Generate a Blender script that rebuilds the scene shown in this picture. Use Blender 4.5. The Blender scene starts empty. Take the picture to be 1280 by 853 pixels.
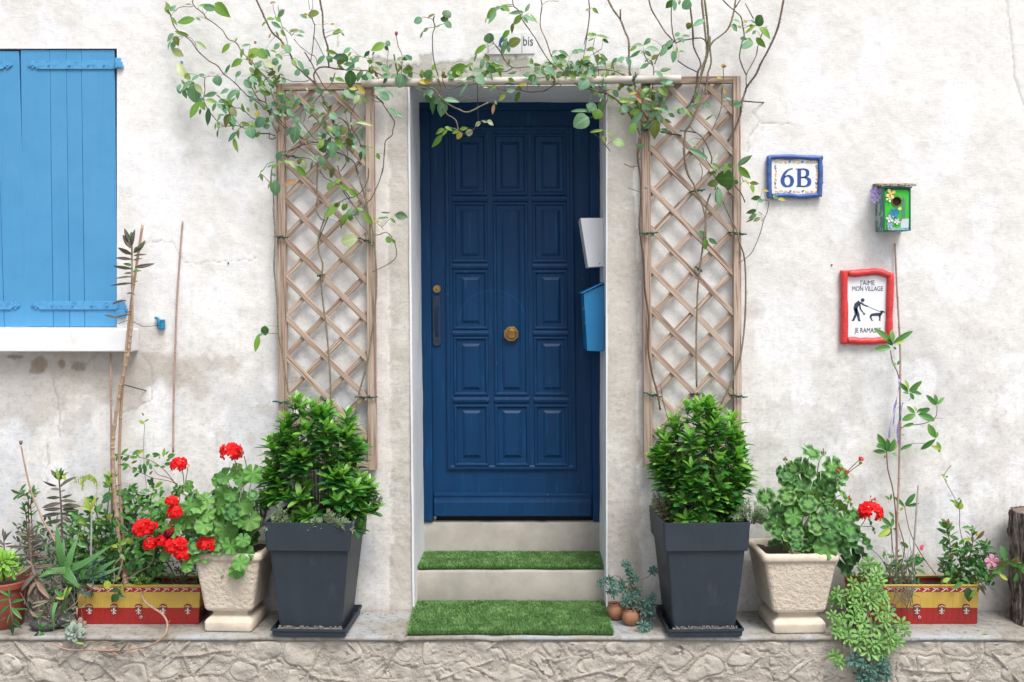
import bpy, math, random
import numpy as np
from mathutils import Vector, Matrix, Euler
random.seed(7)
scene = bpy.context.scene
C = scene.collection
R = math.radians

# ---------------------------------------------------------------- camera, sky, sun, exposure
CAMZ, F0, CX, CY, D0 = 1.896, 1250.0, 650.0, 370.0, 5.0
cam_d = bpy.data.cameras.new('camera'); cam = bpy.data.objects.new('camera', cam_d); C.objects.link(cam)
cam.location = (0, -D0, CAMZ); cam.rotation_euler = (R(90), 0, 0)
cam_d.sensor_width = 36; cam_d.lens = F0/1280*36
cam_d.shift_x = (640-CX)/1280; cam_d.shift_y = -(426.5-CY)/1280
cam_d.clip_end = 500; cam_d.clip_start = 0.05
scene.camera = cam
scene.render.resolution_x = 1024; scene.render.resolution_y = 682
SUN_EL, SUN_AZ = R(60), R(152)      # azimuth clockwise from north (+Y)
w = bpy.data.worlds.new('World'); scene.world = w; w.use_nodes = True
nt = w.node_tree; bg = nt.nodes['Background']
sky = nt.nodes.new('ShaderNodeTexSky'); sky.sky_type = 'NISHITA'; sky.sun_disc = False
sky.sun_elevation = SUN_EL; sky.sun_rotation = SUN_AZ; sky.dust_density = 4.0; sky.air_density = 1.0
hs = nt.nodes.new('ShaderNodeHueSaturation'); hs.inputs['Saturation'].default_value = 0.36
nt.links.new(sky.outputs[0], hs.inputs['Color']); nt.links.new(hs.outputs[0], bg.inputs[0])
bg.inputs[1].default_value = 0.12
sd = bpy.data.lights.new('sun', 'SUN'); sun = bpy.data.objects.new('sun', sd); C.objects.link(sun)
sd.energy = 2.0; sd.angle = R(24); sd.color = (1.0, 0.975, 0.935)
sv = Vector((math.sin(SUN_AZ)*math.cos(SUN_EL), math.cos(SUN_AZ)*math.cos(SUN_EL), math.sin(SUN_EL)))
sun.rotation_euler = sv.to_track_quat('Z', 'Y').to_euler(); sun.location = (3, -6, 8)
scene.view_settings.view_transform = 'Standard'; scene.view_settings.look = 'None'
scene.view_settings.exposure = 0.66; scene.view_settings.gamma = 1

# ---------------------------------------------------------------- coordinates, tags, mesh builder
def P(x, y, Y=0.0):
    d = D0+Y
    return Vector(((x-CX)/F0*d, Y, CAMZ-(y-CY)/F0*d))
def M_(px, Y=0.0): return px/F0*(D0+Y)          # pixels -> metres at a depth
def tag(o, label=None, cat=None, group=None, kind=None):
    if label: o['label'] = label
    if cat: o['category'] = cat
    if group: o['group'] = group
    if kind: o['kind'] = kind
    return o
def empty(name, loc, rz=0.0, label=None, cat=None, group=None, kind=None):
    o = bpy.data.objects.new(name, None); C.objects.link(o); o.location = loc; o.rotation_euler = (0, 0, rz)
    o.empty_display_size = .05
    return tag(o, label, cat, group, kind)
def wl(o):
    v = Vector((0, 0, 0))
    while o is not None: v += o.location; o = o.parent
    return v
def wl_local(o):
    v = Vector((0, 0, 0))
    while o is not None and o.parent is not None: v += o.location; o = o.parent
    return v
def catmull(pts, k=4):
    pts = [Vector(p) for p in pts]
    if len(pts) < 3: return pts
    out = []
    for i in range(len(pts)-1):
        a = pts[max(i-1, 0)]; b = pts[i]; c = pts[i+1]; d = pts[min(i+2, len(pts)-1)]
        for j in range(k):
            t = j/k
            out.append(.5*((2*b)+(c-a)*t+(2*a-5*b+4*c-d)*t*t+(3*b-a-3*c+d)*t**3))
    out.append(pts[-1]); return out
class MB:
    def __init__(s): s.v = []; s.f = []; s.m = []; s.mi = 0
    def add(s, vs, fs):
        n = len(s.v); s.v += [tuple(v) for v in vs]; s.f += [tuple(i+n for i in f) for f in fs]; s.m += [s.mi]*len(fs); return s
    def hexa(s, b):      # 8 corners: bottom 4 ccw, top 4
        return s.add(b, [(3,2,1,0),(4,5,6,7),(0,1,5,4),(1,2,6,5),(2,3,7,6),(3,0,4,7)])
    def box(s, x0, x1, y0, y1, z0, z1):
        return s.hexa([(x0,y0,z0),(x1,y0,z0),(x1,y1,z0),(x0,y1,z0),(x0,y0,z1),(x1,y0,z1),(x1,y1,z1),(x0,y1,z1)])
    def quadbar(s, a, b, c, d, Y0, Y1):   # four pixel corners (tl,tr,br,bl) at depth Y0 (front), extruded back to Y1
        fr = [P(*q, Y0) for q in (d, c, b, a)]
        bk = [Vector((p.x, Y1, p.z)) for p in fr]
        return s.hexa([fr[0], fr[1], bk[1], bk[0], fr[3], fr[2], bk[2], bk[3]])
    def tube(s, pts, r, n=6, cap=True):
        pts = [Vector(p) for p in pts]; N = len(pts)
        rr = r if isinstance(r, (list, tuple)) else [r]*N
        t0 = (pts[1]-pts[0]).normalized(); u = t0.orthogonal().normalized()
        vs = []
        for i, p in enumerate(pts):
            t = (pts[min(i+1, N-1)]-pts[max(i-1, 0)])
            t = t.normalized() if t.length > 1e-9 else t0
            u = (u-t*u.dot(t)); u = u.normalized() if u.length > 1e-6 else t.orthogonal().normalized()
            w_ = t.cross(u)
            for k in range(n):
                a = 2*math.pi*k/n
                vs.append(p+(u*math.cos(a)+w_*math.sin(a))*rr[i])
        fs = [(i*n+k, i*n+(k+1) % n, (i+1)*n+(k+1) % n, (i+1)*n+k) for i in range(N-1) for k in range(n)]
        if cap: fs += [tuple(range(n-1, -1, -1)), tuple((N-1)*n+k for k in range(n))]
        return s.add(vs, fs)
    def lathe(s, prof, c=(0,0,0), n=24):
        vs = [(c[0]+r*math.cos(2*math.pi*k/n), c[1]+r*math.sin(2*math.pi*k/n), c[2]+z) for r, z in prof for k in range(n)]
        N = len(prof)
        fs = [(i*n+k, i*n+(k+1) % n, (i+1)*n+(k+1) % n, (i+1)*n+k) for i in range(N-1) for k in range(n)]
        return s.add(vs, fs)
    def poly(s, pts, Y0, Y1):     # xz polygon extruded along Y (pts world x,z, ccw)
        n = len(pts)
        vs = [(x, Y0, z) for x, z in pts]+[(x, Y1, z) for x, z in pts]
        fs = [tuple(range(n)), tuple(range(2*n-1, n-1, -1))]+[(i, i+n, (i+1) % n+n, (i+1) % n) for i in range(n)]
        return s.add(vs, fs)
    def disc(s, c, r, Y0, Y1, n=16): return s.poly([(c[0]+r*math.cos(2*math.pi*k/n), c[1]+r*math.sin(2*math.pi*k/n)) for k in range(n)], Y0, Y1)
    def strip(s, pts, ws, Y0, Y1):     # flat stroke with widths in the xz plane
        pts = [Vector((p[0], 0, p[1])) for p in pts]; N = len(pts); L = []; Rr = []
        for i, p in enumerate(pts):
            t = (pts[min(i+1, N-1)]-pts[max(i-1, 0)]).normalized(); nrm = Vector((-t.z, 0, t.x))
            wd = (ws[i] if isinstance(ws, (list, tuple)) else ws)/2
            L.append(p+nrm*wd); Rr.append(p-nrm*wd)
        for i in range(N-1):
            q = [Rr[i], Rr[i+1], L[i+1], L[i]]
            vs = [(a.x, Y0, a.z) for a in q]+[(a.x, Y1, a.z) for a in q]
            s.add(vs, [(0,1,2,3),(7,6,5,4),(0,4,5,1),(2,6,7,3)])
        return s
    def mesh(s, name, mats, c=Vector((0,0,0)), smooth=False, rec=True):
        me = bpy.data.meshes.new(name)
        me.from_pydata([(v[0]-c[0], v[1]-c[1], v[2]-c[2]) for v in s.v], [], s.f); me.update()
        mats = mats if isinstance(mats, (list, tuple)) else [mats]
        for m in mats: me.materials.append(m)
        if len(mats) > 1: me.polygons.foreach_set('material_index', s.m)
        if smooth: me.polygons.foreach_set('use_smooth', [True]*len(me.polygons))
        return me
    def build(s, name, mats, parent=None, smooth=False, local=False, bevel=0, label=None, seg=2):
        a = np.array(s.v); c = Vector(((a.min(0)+a.max(0))/2).tolist())
        me = s.mesh(name, mats, c, smooth)
        o = bpy.data.objects.new(name, me); C.objects.link(o)
        if parent is not None:
            o.parent = parent; o.location = c-(wl_local(parent) if local else wl(parent))
        else: o.location = c
        if bevel:
            b = o.modifiers.new('bevel', 'BEVEL'); b.width = bevel; b.segments = seg; b.limit_method = 'ANGLE'; b.angle_limit = R(40)
            me.polygons.foreach_set('use_smooth', [True]*len(me.polygons))
            try: me.set_sharp_from_angle(angle=R(38))
            except Exception: pass
        if label: o['label'] = label
        return o
def fix_normals(o):
    import bmesh
    bm = bmesh.new(); bm.from_mesh(o.data); bmesh.ops.recalc_face_normals(bm, faces=bm.faces); bm.to_mesh(o.data); bm.free(); return o

# ---------------------------------------------------------------- numpy noise
_rng = np.random.RandomState(3); _tab = _rng.rand(256, 256)
def vn(x, y, s=0):
    x = np.asarray(x, float)+s*17.3; y = np.asarray(y, float)+s*9.1
    xi = np.floor(x).astype(int); yi = np.floor(y).astype(int); fx = x-xi; fy = y-yi
    fx = fx*fx*(3-2*fx); fy = fy*fy*(3-2*fy)
    g = lambda a, b: _tab[a % 256, b % 256]
    return (g(xi, yi)*(1-fx)+g(xi+1, yi)*fx)*(1-fy)+(g(xi, yi+1)*(1-fx)+g(xi+1, yi+1)*fx)*fy
def fbm(x, y, o=4, s=0):
    t = 0; a = .5; n = 0
    for i in range(o): t = t+a*vn(x*2**i, y*2**i, s+i*3); n += a; a *= .5
    return t/n
def sstep(a, b, x): t = np.clip((x-a)/(b-a), 0, 1); return t*t*(3-2*t)

# ---------------------------------------------------------------- materials
def newmat(name):
    m = bpy.data.materials.new(name); m.use_nodes = True
    return m, m.node_tree, m.node_tree.nodes['Principled BSDF']
def N(nt, t, **kw):
    n = nt.nodes.new(t)
    for k, v in kw.items(): setattr(n, k, v)
    return n
def coords(nt, stretch=(1,1,1), rnd=True, src='Object'):
    tc = N(nt, 'ShaderNodeTexCoord'); mp = N(nt, 'ShaderNodeMapping'); mp.inputs['Scale'].default_value = stretch
    nt.links.new(tc.outputs[src], mp.inputs[0])
    if rnd:
        oi = N(nt, 'ShaderNodeObjectInfo'); mu = N(nt, 'ShaderNodeMath', operation='MULTIPLY'); mu.inputs[1].default_value = 37.0
        nt.links.new(oi.outputs['Random'], mu.inputs[0]); nt.links.new(mu.outputs[0], mp.inputs['Location'])
    return mp.outputs[0]
def noise(nt, co, scale, detail=6, rough=.6, dist=0):
    n = N(nt, 'ShaderNodeTexNoise'); n.inputs['Scale'].default_value = scale; n.inputs['Detail'].default_value = detail
    n.inputs['Roughness'].default_value = rough; n.inputs['Distortion'].default_value = dist
    nt.links.new(co, n.inputs['Vector']); return n.outputs[0]
def ramp(nt, fac, stops):
    r = N(nt, 'ShaderNodeValToRGB'); e = r.color_ramp.elements
    while len(e) < len(stops): e.new(.5)
    for i, (p, c) in enumerate(stops): e[i].position = p; e[i].color = (*c, 1)
    nt.links.new(fac, r.inputs[0]); return r.outputs[0]
def mixc(nt, fac, a, b, mode='MIX'):
    m = N(nt, 'ShaderNodeMix', data_type='RGBA', blend_type=mode)
    for s, v in ((0, fac), (6, a), (7, b)):
        if isinstance(v, (int, float)): m.inputs[s].default_value = v
        elif isinstance(v, tuple): m.inputs[s].default_value = (*v, 1)
        else: nt.links.new(v, m.inputs[s])
    return m.outputs[2]
def bump(nt, bs, hs_, strength=.3, dist=.01, prev=None):
    b = N(nt, 'ShaderNodeBump'); b.inputs['Strength'].default_value = strength; b.inputs['Distance'].default_value = dist
    nt.links.new(hs_, b.inputs['Height'])
    if prev is not None: nt.links.new(prev, b.inputs['Normal'])
    nt.links.new(b.outputs[0], bs.inputs['Normal']); return b.outputs[0]
def mat(name, c1, c2=None, rough=.6, scale=6, bscale=60, bstr=.3, bdist=.003, stretch=(1,1,1), metal=0, spec=.5, lo=.35, hi=.65, c3=None, coat=0, detail=6):
    m, nt, b = newmat(name); co = coords(nt, stretch)
    c2 = c2 or tuple(x*.75 for x in c1)
    st = [(lo, c1), (hi, c2)]
    if c3: st.append((min(hi+.15, 1), c3))
    nt.links.new(ramp(nt, noise(nt, co, scale, detail), st), b.inputs['Base Color'])
    b.inputs['Roughness'].default_value = rough; b.inputs['Metallic'].default_value = metal
    b.inputs['Specular IOR Level'].default_value = spec; b.inputs['Coat Weight'].default_value = coat
    if bstr: bump(nt, b, noise(nt, co, bscale, 5), bstr, bdist)
    return m
def leafmat(name, c1, c2, c3=None, rough=.42, spot=None, trans=.22, zone=None, spec=.4, sscale=14):
    """colour varies from leaf to leaf (object random + island random)"""
    m, nt, b = newmat(name); out = nt.nodes['Material Output']
    oi = N(nt, 'ShaderNodeObjectInfo'); ge = N(nt, 'ShaderNodeNewGeometry')
    ad = N(nt, 'ShaderNodeMath', operation='ADD'); nt.links.new(oi.outputs['Random'], ad.inputs[0]); nt.links.new(ge.outputs['Random Per Island'], ad.inputs[1])
    fr = N(nt, 'ShaderNodeMath', operation='FRACT'); nt.links.new(ad.outputs[0], fr.inputs[0])
    st = [(0, c1), (.6, c2)]
    if c3: st.append((1, c3))
    col = ramp(nt, fr.outputs[0], st)
    co = coords(nt)
    n1 = noise(nt, co, 9 if zone is None else 5, 4)
    col = mixc(nt, ramp(nt, n1, [(.35, (0,0,0)), (.75, (.35,)*3)]), col, tuple(min(1, x*1.5+.01) for x in c2))
    rb = N(nt, 'ShaderNodeAttribute', attribute_name='rib'); pw = N(nt, 'ShaderNodeMath', operation='POWER'); nt.links.new(rb.outputs['Fac'], pw.inputs[0]); pw.inputs[1].default_value = 7.0
    mr = N(nt, 'ShaderNodeMath', operation='MULTIPLY'); nt.links.new(pw.outputs[0], mr.inputs[0]); mr.inputs[1].default_value = .45
    col = mixc(nt, mr.outputs[0], col, tuple(min(1, x*1.7+.05) for x in c2))
    if zone:      # geranium: darker ring part-way out
        tc = N(nt, 'ShaderNodeTexCoord'); vl = N(nt, 'ShaderNodeVectorMath', operation='LENGTH'); nt.links.new(tc.outputs['Object'], vl.inputs[0])
        add = N(nt, 'ShaderNodeMath', operation='MULTIPLY_ADD'); nt.links.new(n1, add.inputs[0]); add.inputs[1].default_value = .16
        nt.links.new(vl.outputs['Value'], add.inputs[2])
        z = ramp(nt, add.outputs[0], [(.28, (0,0,0)), (.38, (.85,)*3), (.47, (.8,)*3), (.53, (0,0,0))])
        col = mixc(nt, z, col, zone)
    if spot:
        n2 = noise(nt, co, sscale, 3)
        col = mixc(nt, ramp(nt, n2, [(.58, (0,0,0)), (.66, (1,)*3)]), col, spot)
    nt.links.new(col, b.inputs['Base Color']); b.inputs['Roughness'].default_value = rough
    b.inputs['Specular IOR Level'].default_value = spec
    if trans:
        tr = N(nt, 'ShaderNodeBsdfTranslucent'); nt.links.new(mixc(nt, 1.0, col, (1.3, 1.5, .6), 'MULTIPLY'), tr.inputs[0])
        mx = N(nt, 'ShaderNodeMixShader'); mx.inputs[0].default_value = trans
        nt.links.new(b.outputs[0], mx.inputs[1]); nt.links.new(tr.outputs[0], mx.inputs[2]); nt.links.new(mx.outputs[0], out.inputs[0])
    return m

def plaster_mat():
    m, nt, b = newmat('old_lime_plaster')
    at = N(nt, 'ShaderNodeAttribute', attribute_name='tone')
    co = coords(nt, rnd=False)
    g = noise(nt, co, 240, 4, .7)
    col = mixc(nt, .9, at.outputs['Color'], ramp(nt, g, [(.34, (.80,.79,.785)), (.50, (1.0,1.0,1.0))]), 'MULTIPLY')
    g2 = noise(nt, co, 46, 6, .7)
    col = mixc(nt, .55, col, ramp(nt, g2, [(.30, (.85,.84,.83)), (.5, (1,1,1))]), 'MULTIPLY')
    dots = noise(nt, co, 150, 2, .5)
    col = mixc(nt, ramp(nt, dots, [(.70, (0,0,0)), (.76, (.45,)*3)]), col, (.33,.29,.25))
    nt.links.new(col, b.inputs['Base Color']); b.inputs['Roughness'].default_value = .92; b.inputs['Specular IOR Level'].default_value = .15
    cs = coords(nt, (1, 1, 3.2), rnd=False)
    b1 = bump(nt, b, noise(nt, cs, 30, 7, .68, .5), .22, .008)
    at2 = N(nt, 'ShaderNodeAttribute', attribute_name='rough')
    mu = N(nt, 'ShaderNodeMath', operation='MULTIPLY'); nt.links.new(noise(nt, co, 170, 4, .75), mu.inputs[0]); nt.links.new(at2.outputs['Fac'], mu.inputs[1])
    bump(nt, b, mu.outputs[0], .6, .003, b1)
    return m
PLASTER = plaster_mat()
WHITE = mat('white_reveal_paint', (.74,.76,.79), (.60,.62,.64), rough=.7, scale=3, bscale=90, bstr=.35, bdist=.004, lo=.42, hi=.75)
SILLM = mat('white_sill_paint', (.82,.83,.84), (.66,.65,.63), rough=.6, scale=9, bscale=70, bstr=.3, lo=.5, hi=.8)
CONC = mat('cast_concrete', (.43,.40,.355), (.32,.30,.265), rough=.9, scale=7, bscale=260, bstr=.5, bdist=.002, spec=.2, lo=.35, hi=.7)
def ledge_mat():
    m, nt, b = newmat('ledge_cement'); co = coords(nt, rnd=False)
    c = ramp(nt, noise(nt, co, 3.2, 7, .65, .4), [(.36, (.24,.215,.18)), (.5, (.30,.285,.26)), (.62, (.33,.345,.36))])
    c = mixc(nt, .7, c, ramp(nt, noise(nt, co, 40, 5, .7), [(.36, (.50,.47,.43)), (.50, (1,1,1))]), 'MULTIPLY')
    nt.links.new(c, b.inputs['Base Color']); b.inputs['Roughness'].default_value = .8
    bump(nt, b, noise(nt, co, 90, 5), .35, .004); return m
LEDGE = ledge_mat()
STONE = mat('carved_render_stone', (.50,.455,.40), (.40,.365,.32), rough=.93, scale=11, bscale=75, bstr=.8, bdist=.006, spec=.15, c3=(.44,.42,.39), lo=.35, hi=.58)
MORT = mat('render_ribs', (.49,.445,.39), (.39,.35,.305), rough=.93, scale=7, bscale=90, bstr=1.0, bdist=.010, spec=.15)
STREET = mat('street_asphalt', (.24,.235,.23), (.17,.165,.16), rough=.95, scale=4, bscale=300, bstr=.5)
def door_mat():
    m, nt, b = newmat('navy_door_paint'); co = coords(nt, (1,1,.25))
    c = ramp(nt, noise(nt, co, 12, 5, .6), [(.35, (.0022,.031,.094)), (.7, (.0032,.040,.118))])
    st = noise(nt, coords(nt, (1,1,.06)), 60, 3, .5)
    c = mixc(nt, ramp(nt, st, [(.60, (0,0,0)), (.68, (.45,)*3)]), c, (.006,.075,.20))
    ch = noise(nt, coords(nt, (1.6,1,.8)), 30, 2, .4)
    c = mixc(nt, ramp(nt, ch, [(.775, (0,0,0)), (.79, (.6,)*3)]), c, (.16,.14,.12))
    # faint lighter blue marks: an arch with upright strokes on the middle of the door
    ge = N(nt, 'ShaderNodeNewGeometry'); sp_ = N(nt, 'ShaderNodeSeparateXYZ'); nt.links.new(ge.outputs['Position'], sp_.inputs[0])
    def mth(op, a, b_=None):
        n_ = N(nt, 'ShaderNodeMath', operation=op)
        for i_, v_ in enumerate((a, b_)):
            if v_ is None: continue
            if isinstance(v_, (int, float)): n_.inputs[i_].default_value = v_
            else: nt.links.new(v_, n_.inputs[i_])
        return n_.outputs[0]
    ax_ = mth('DIVIDE', mth('SUBTRACT', sp_.outputs[0], -.150), .185); az_ = mth('DIVIDE', mth('SUBTRACT', sp_.outputs[2], 1.765), .165)
    ln_ = mth('SQRT', mth('ADD', mth('MULTIPLY', ax_, ax_), mth('MULTIPLY', az_, az_)))
    up_ = mth('GREATER_THAN', az_, 0.0); ring_ = mth('LESS_THAN', mth('ABSOLUTE', mth('SUBTRACT', ln_, .97)), .022)
    strp = mth('MULTIPLY', mth('LESS_THAN', mth('FRACT', mth('MULTIPLY', ax_, 6.0)), .16), mth('LESS_THAN', ln_, .95))
    mk_ = mth('MULTIPLY', mth('MULTIPLY', mth('MAXIMUM', ring_, mth('MULTIPLY', strp, .55)), up_), mth('MULTIPLY', noise(nt, co, 25, 3, .5), .55))
    c = mixc(nt, mk_, c, (.004,.10,.24))
    nt.links.new(c, b.inputs['Base Color']); b.inputs['Roughness'].default_value = .42; b.inputs['Specular IOR Level'].default_value = .22
    bump(nt, b, noise(nt, coords(nt, (1,1,.05)), 120, 4), .12, .002); return m
NAVY = door_mat()
def shut_mat():
    m, nt, b = newmat('sky_blue_shutter_paint'); co = coords(nt)
    c = ramp(nt, noise(nt, co, 5, 5, .6), [(.3, (.060,.265,.50)), (.7, (.075,.295,.54))])
    sp = noise(nt, coords(nt, (1,1,.6)), 48, 3, .5)
    c = mixc(nt, ramp(nt, sp, [(.70, (0,0,0)), (.76, (.5,)*3)]), c, (.045,.20,.42))
    st = noise(nt, coords(nt, (1,1,.03)), 55, 3, .5)
    c = mixc(nt, ramp(nt, st, [(.62, (0,0,0)), (.72, (.4,)*3)]), c, (.06,.24,.48))
    nt.links.new(c, b.inputs['Base Color']); b.inputs['Roughness'].default_value = .45
    p_ = bump(nt, b, noise(nt, coords(nt, (1,1,.05)), 90, 4), .35, .003); bump(nt, b, noise(nt, co, 40, 3), .15, .004, p_); return m
SHUT = shut_mat()
IRONB = mat('blue_painted_iron', (.085,.32,.59), (.05,.21,.42), rough=.4, scale=30, bscale=120, bstr=.4, lo=.45, hi=.7)
BRASS = mat('tarnished_brass', (.42,.27,.09), (.22,.13,.05), rough=.4, scale=20, bscale=80, bstr=.2, metal=.8)
DARK = mat('dark_interior', (.012,.010,.010), rough=.9, bstr=0)
def wood_mat(name, c1, c2, c3, rs=1.0):
    m, nt, b = newmat(name)
    tc = N(nt, 'ShaderNodeTexCoord'); oi = N(nt, 'ShaderNodeObjectInfo')
    mp = N(nt, 'ShaderNodeMapping'); mp.inputs['Scale'].default_value = (1, .6, .022)
    mu = N(nt, 'ShaderNodeVectorMath', operation='SCALE'); mu.inputs[0].default_value = (13, 7, 29); nt.links.new(oi.outputs['Random'], mu.inputs['Scale'])
    nt.links.new(tc.outputs['Object'], mp.inputs[0]); nt.links.new(mu.outputs[0], mp.inputs['Location'])
    g = noise(nt, mp.outputs[0], 115, 5, .62, 1.1)
    c = ramp(nt, g, [(.38, c3), (.47, c1), (.62, c2)])
    c = mixc(nt, ramp(nt, oi.outputs['Random'], [(0, (0,0,0)), (1, (.45,)*3)]), c, tuple((a+b_)/2*.8 for a, b_ in zip(c1, c3)))
    nt.links.new(c, b.inputs['Base Color']); b.inputs['Roughness'].default_value = .75; b.inputs['Specular IOR Level'].default_value = .25
    bump(nt, b, g, .5, .002); return m
TREL = wood_mat('weathered_trellis_wood', (.41,.30,.23), (.55,.46,.39), (.17,.105,.075))
POLE = mat('cream_pole', (.70,.67,.62), (.45,.39,.33), rough=.6, scale=5, bscale=80, bstr=.3, stretch=(.3,1,1))
CANE = mat('bamboo_cane', (.46,.31,.20), (.33,.21,.14), rough=.5, scale=10, bscale=60, bstr=.2)
CANEP = mat('pinkish_bamboo_cane', (.42,.30,.25), (.30,.19,.15), rough=.5, scale=10, bscale=60, bstr=.2)
GREYST = mat('grey_stick', (.42,.40,.39), (.28,.26,.25), rough=.7, scale=20, bscale=90, bstr=.4)
TIE = mat('green_twine', (.006,.10,.07), (.004,.055,.045), rough=.5, scale=30, bscale=200, bstr=.4)
STEEL = mat('grey_screw_steel', (.45,.45,.45), rough=.35, metal=.9, bstr=.1)
IRON = mat('dark_iron', (.03,.035,.045), (.05,.04,.035), rough=.6, scale=40, bscale=200, bstr=.3)
ANTH = mat('anthracite_plastic', (.026,.038,.053), (.020,.030,.043), rough=.52, scale=9, bscale=300, bstr=.2, bdist=.001, lo=.35, hi=.60, c3=(.050,.060,.072), stretch=(1, 1, .45), detail=9)
SOIL = mat('potting_soil', (.03,.02,.014), (.07,.05,.035), rough=.95, scale=60, bscale=120, bstr=1, bdist=.01)
SANDP = mat('cast_sandstone_pot', (.66,.575,.475), (.54,.465,.38), rough=.9, scale=6, bscale=48, bstr=1.0, bdist=.012, spec=.15, lo=.35, hi=.7)
SANDS = mat('smooth_sandstone_pot', (.64,.555,.45), (.53,.46,.375), rough=.85, scale=12, bscale=120, bstr=.4, bdist=.003, spec=.15, c3=(.33,.29,.25), lo=.4, hi=.62)
TERRA = mat('red_plastic_pot', (.30,.065,.040), (.22,.05,.035), rough=.55, scale=6, bscale=60, bstr=.2)
TERC = mat('terracotta', (.42,.20,.11), (.30,.14,.08), rough=.8, scale=14, bscale=90, bstr=.5)
TRED = mat('trough_red', (.33,.016,.014), (.24,.014,.012), rough=.4, scale=8, bscale=50, bstr=.2)
TYEL = mat('trough_yellow', (.53,.36,.07), (.44,.29,.055), rough=.4, scale=8, bscale=50, bstr=.2)
TWHT = mat('trough_white', (.75,.70,.68), rough=.5, bstr=0)
TGRN = mat('trough_green', (.03,.10,.05), rough=.5, bstr=0)
BLUEF = mat('blue_branch_paint', (.055,.125,.36), (.035,.085,.27), rough=.45, scale=25, bscale=60, bstr=.6, bdist=.004)
REDF = mat('red_branch_paint', (.70,.050,.050), (.55,.035,.04), rough=.4, scale=20, bscale=50, bstr=.7, bdist=.005)
TILEW = mat('glazed_white_tile', (.80,.80,.80), (.76,.76,.77), rough=.15, bstr=.05, coat=.3)
INKB = mat('cobalt_ink', (.03,.09,.33), rough=.3, bstr=0)
INKY = mat('ochre_ink', (.75,.42,.05), rough=.3, bstr=0)
INKD = mat('slate_ink', (.035,.05,.085), rough=.5, bstr=0)
PETROL = mat('petrol_ink', (.01,.12,.22), rough=.3, bstr=0)
BOXB = mat('blue_letterbox_metal', (.012,.20,.44), (.010,.17,.38), rough=.35, scale=5, bscale=100, bstr=.05)
BOXW = mat('white_letterbox_metal', (.66,.67,.70), (.58,.59,.62), rough=.4, scale=5, bscale=100, bstr=.05)
print('materials ok')
# ================================================================ SETTING
LZ = 0.32                       # top of the ledge
def sheet(name, x0, x1, y0, y1, z, m, kind='structure'):
    mb = MB(); mb.add([(x0,y0,z),(x1,y0,z),(x1,y1,z),(x0,y1,z)], [(0,1,2,3)]); o = mb.build(name, m); tag(o, kind=kind); return o
sheet('street', -60, 60, -60, 6, 0.0, STREET)['label'] = 'asphalt street in front of the raised ledge'

# ledge slab with slightly uneven front edge
def make_ledge():
    xs = np.concatenate([np.linspace(-6, -2.8, 12)[:-1], np.arange(-2.8, 2.8, .03), np.linspace(2.8, 6, 12)])
    prof = [(.02, .30), (-.355, .30), (-.374, .301), (-.377, .306), (-.376, .315), (-.370, .3195), (-.34, .32), (-.2, .32), (0.0, .32), (.06, .32)]
    v = []; n = len(prof)
    for i, x in enumerate(xs):
        for j, (y, z) in enumerate(prof):
            e = 1 if y < -.35 else 0
            v.append((x, y+e*(vn(x*9, 3.3, 5)-.5)*.008, z+(vn(x*3, y*8, 2)-.5)*.003-(e*max(0, vn(x*14, 7, 9)-.75)*.03)))
    v = [tuple(map(float, a)) for a in v]
    f = [(i*n+j, (i+1)*n+j, (i+1)*n+j+1, i*n+j+1) for i in range(len(xs)-1) for j in range(n-1)]
    mb = MB(); mb.add(v, f); o = mb.build('ledge', LEDGE, smooth=True); tag(o, kind='structure', label='narrow cement ledge in front of the house wall')
make_ledge()

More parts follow.
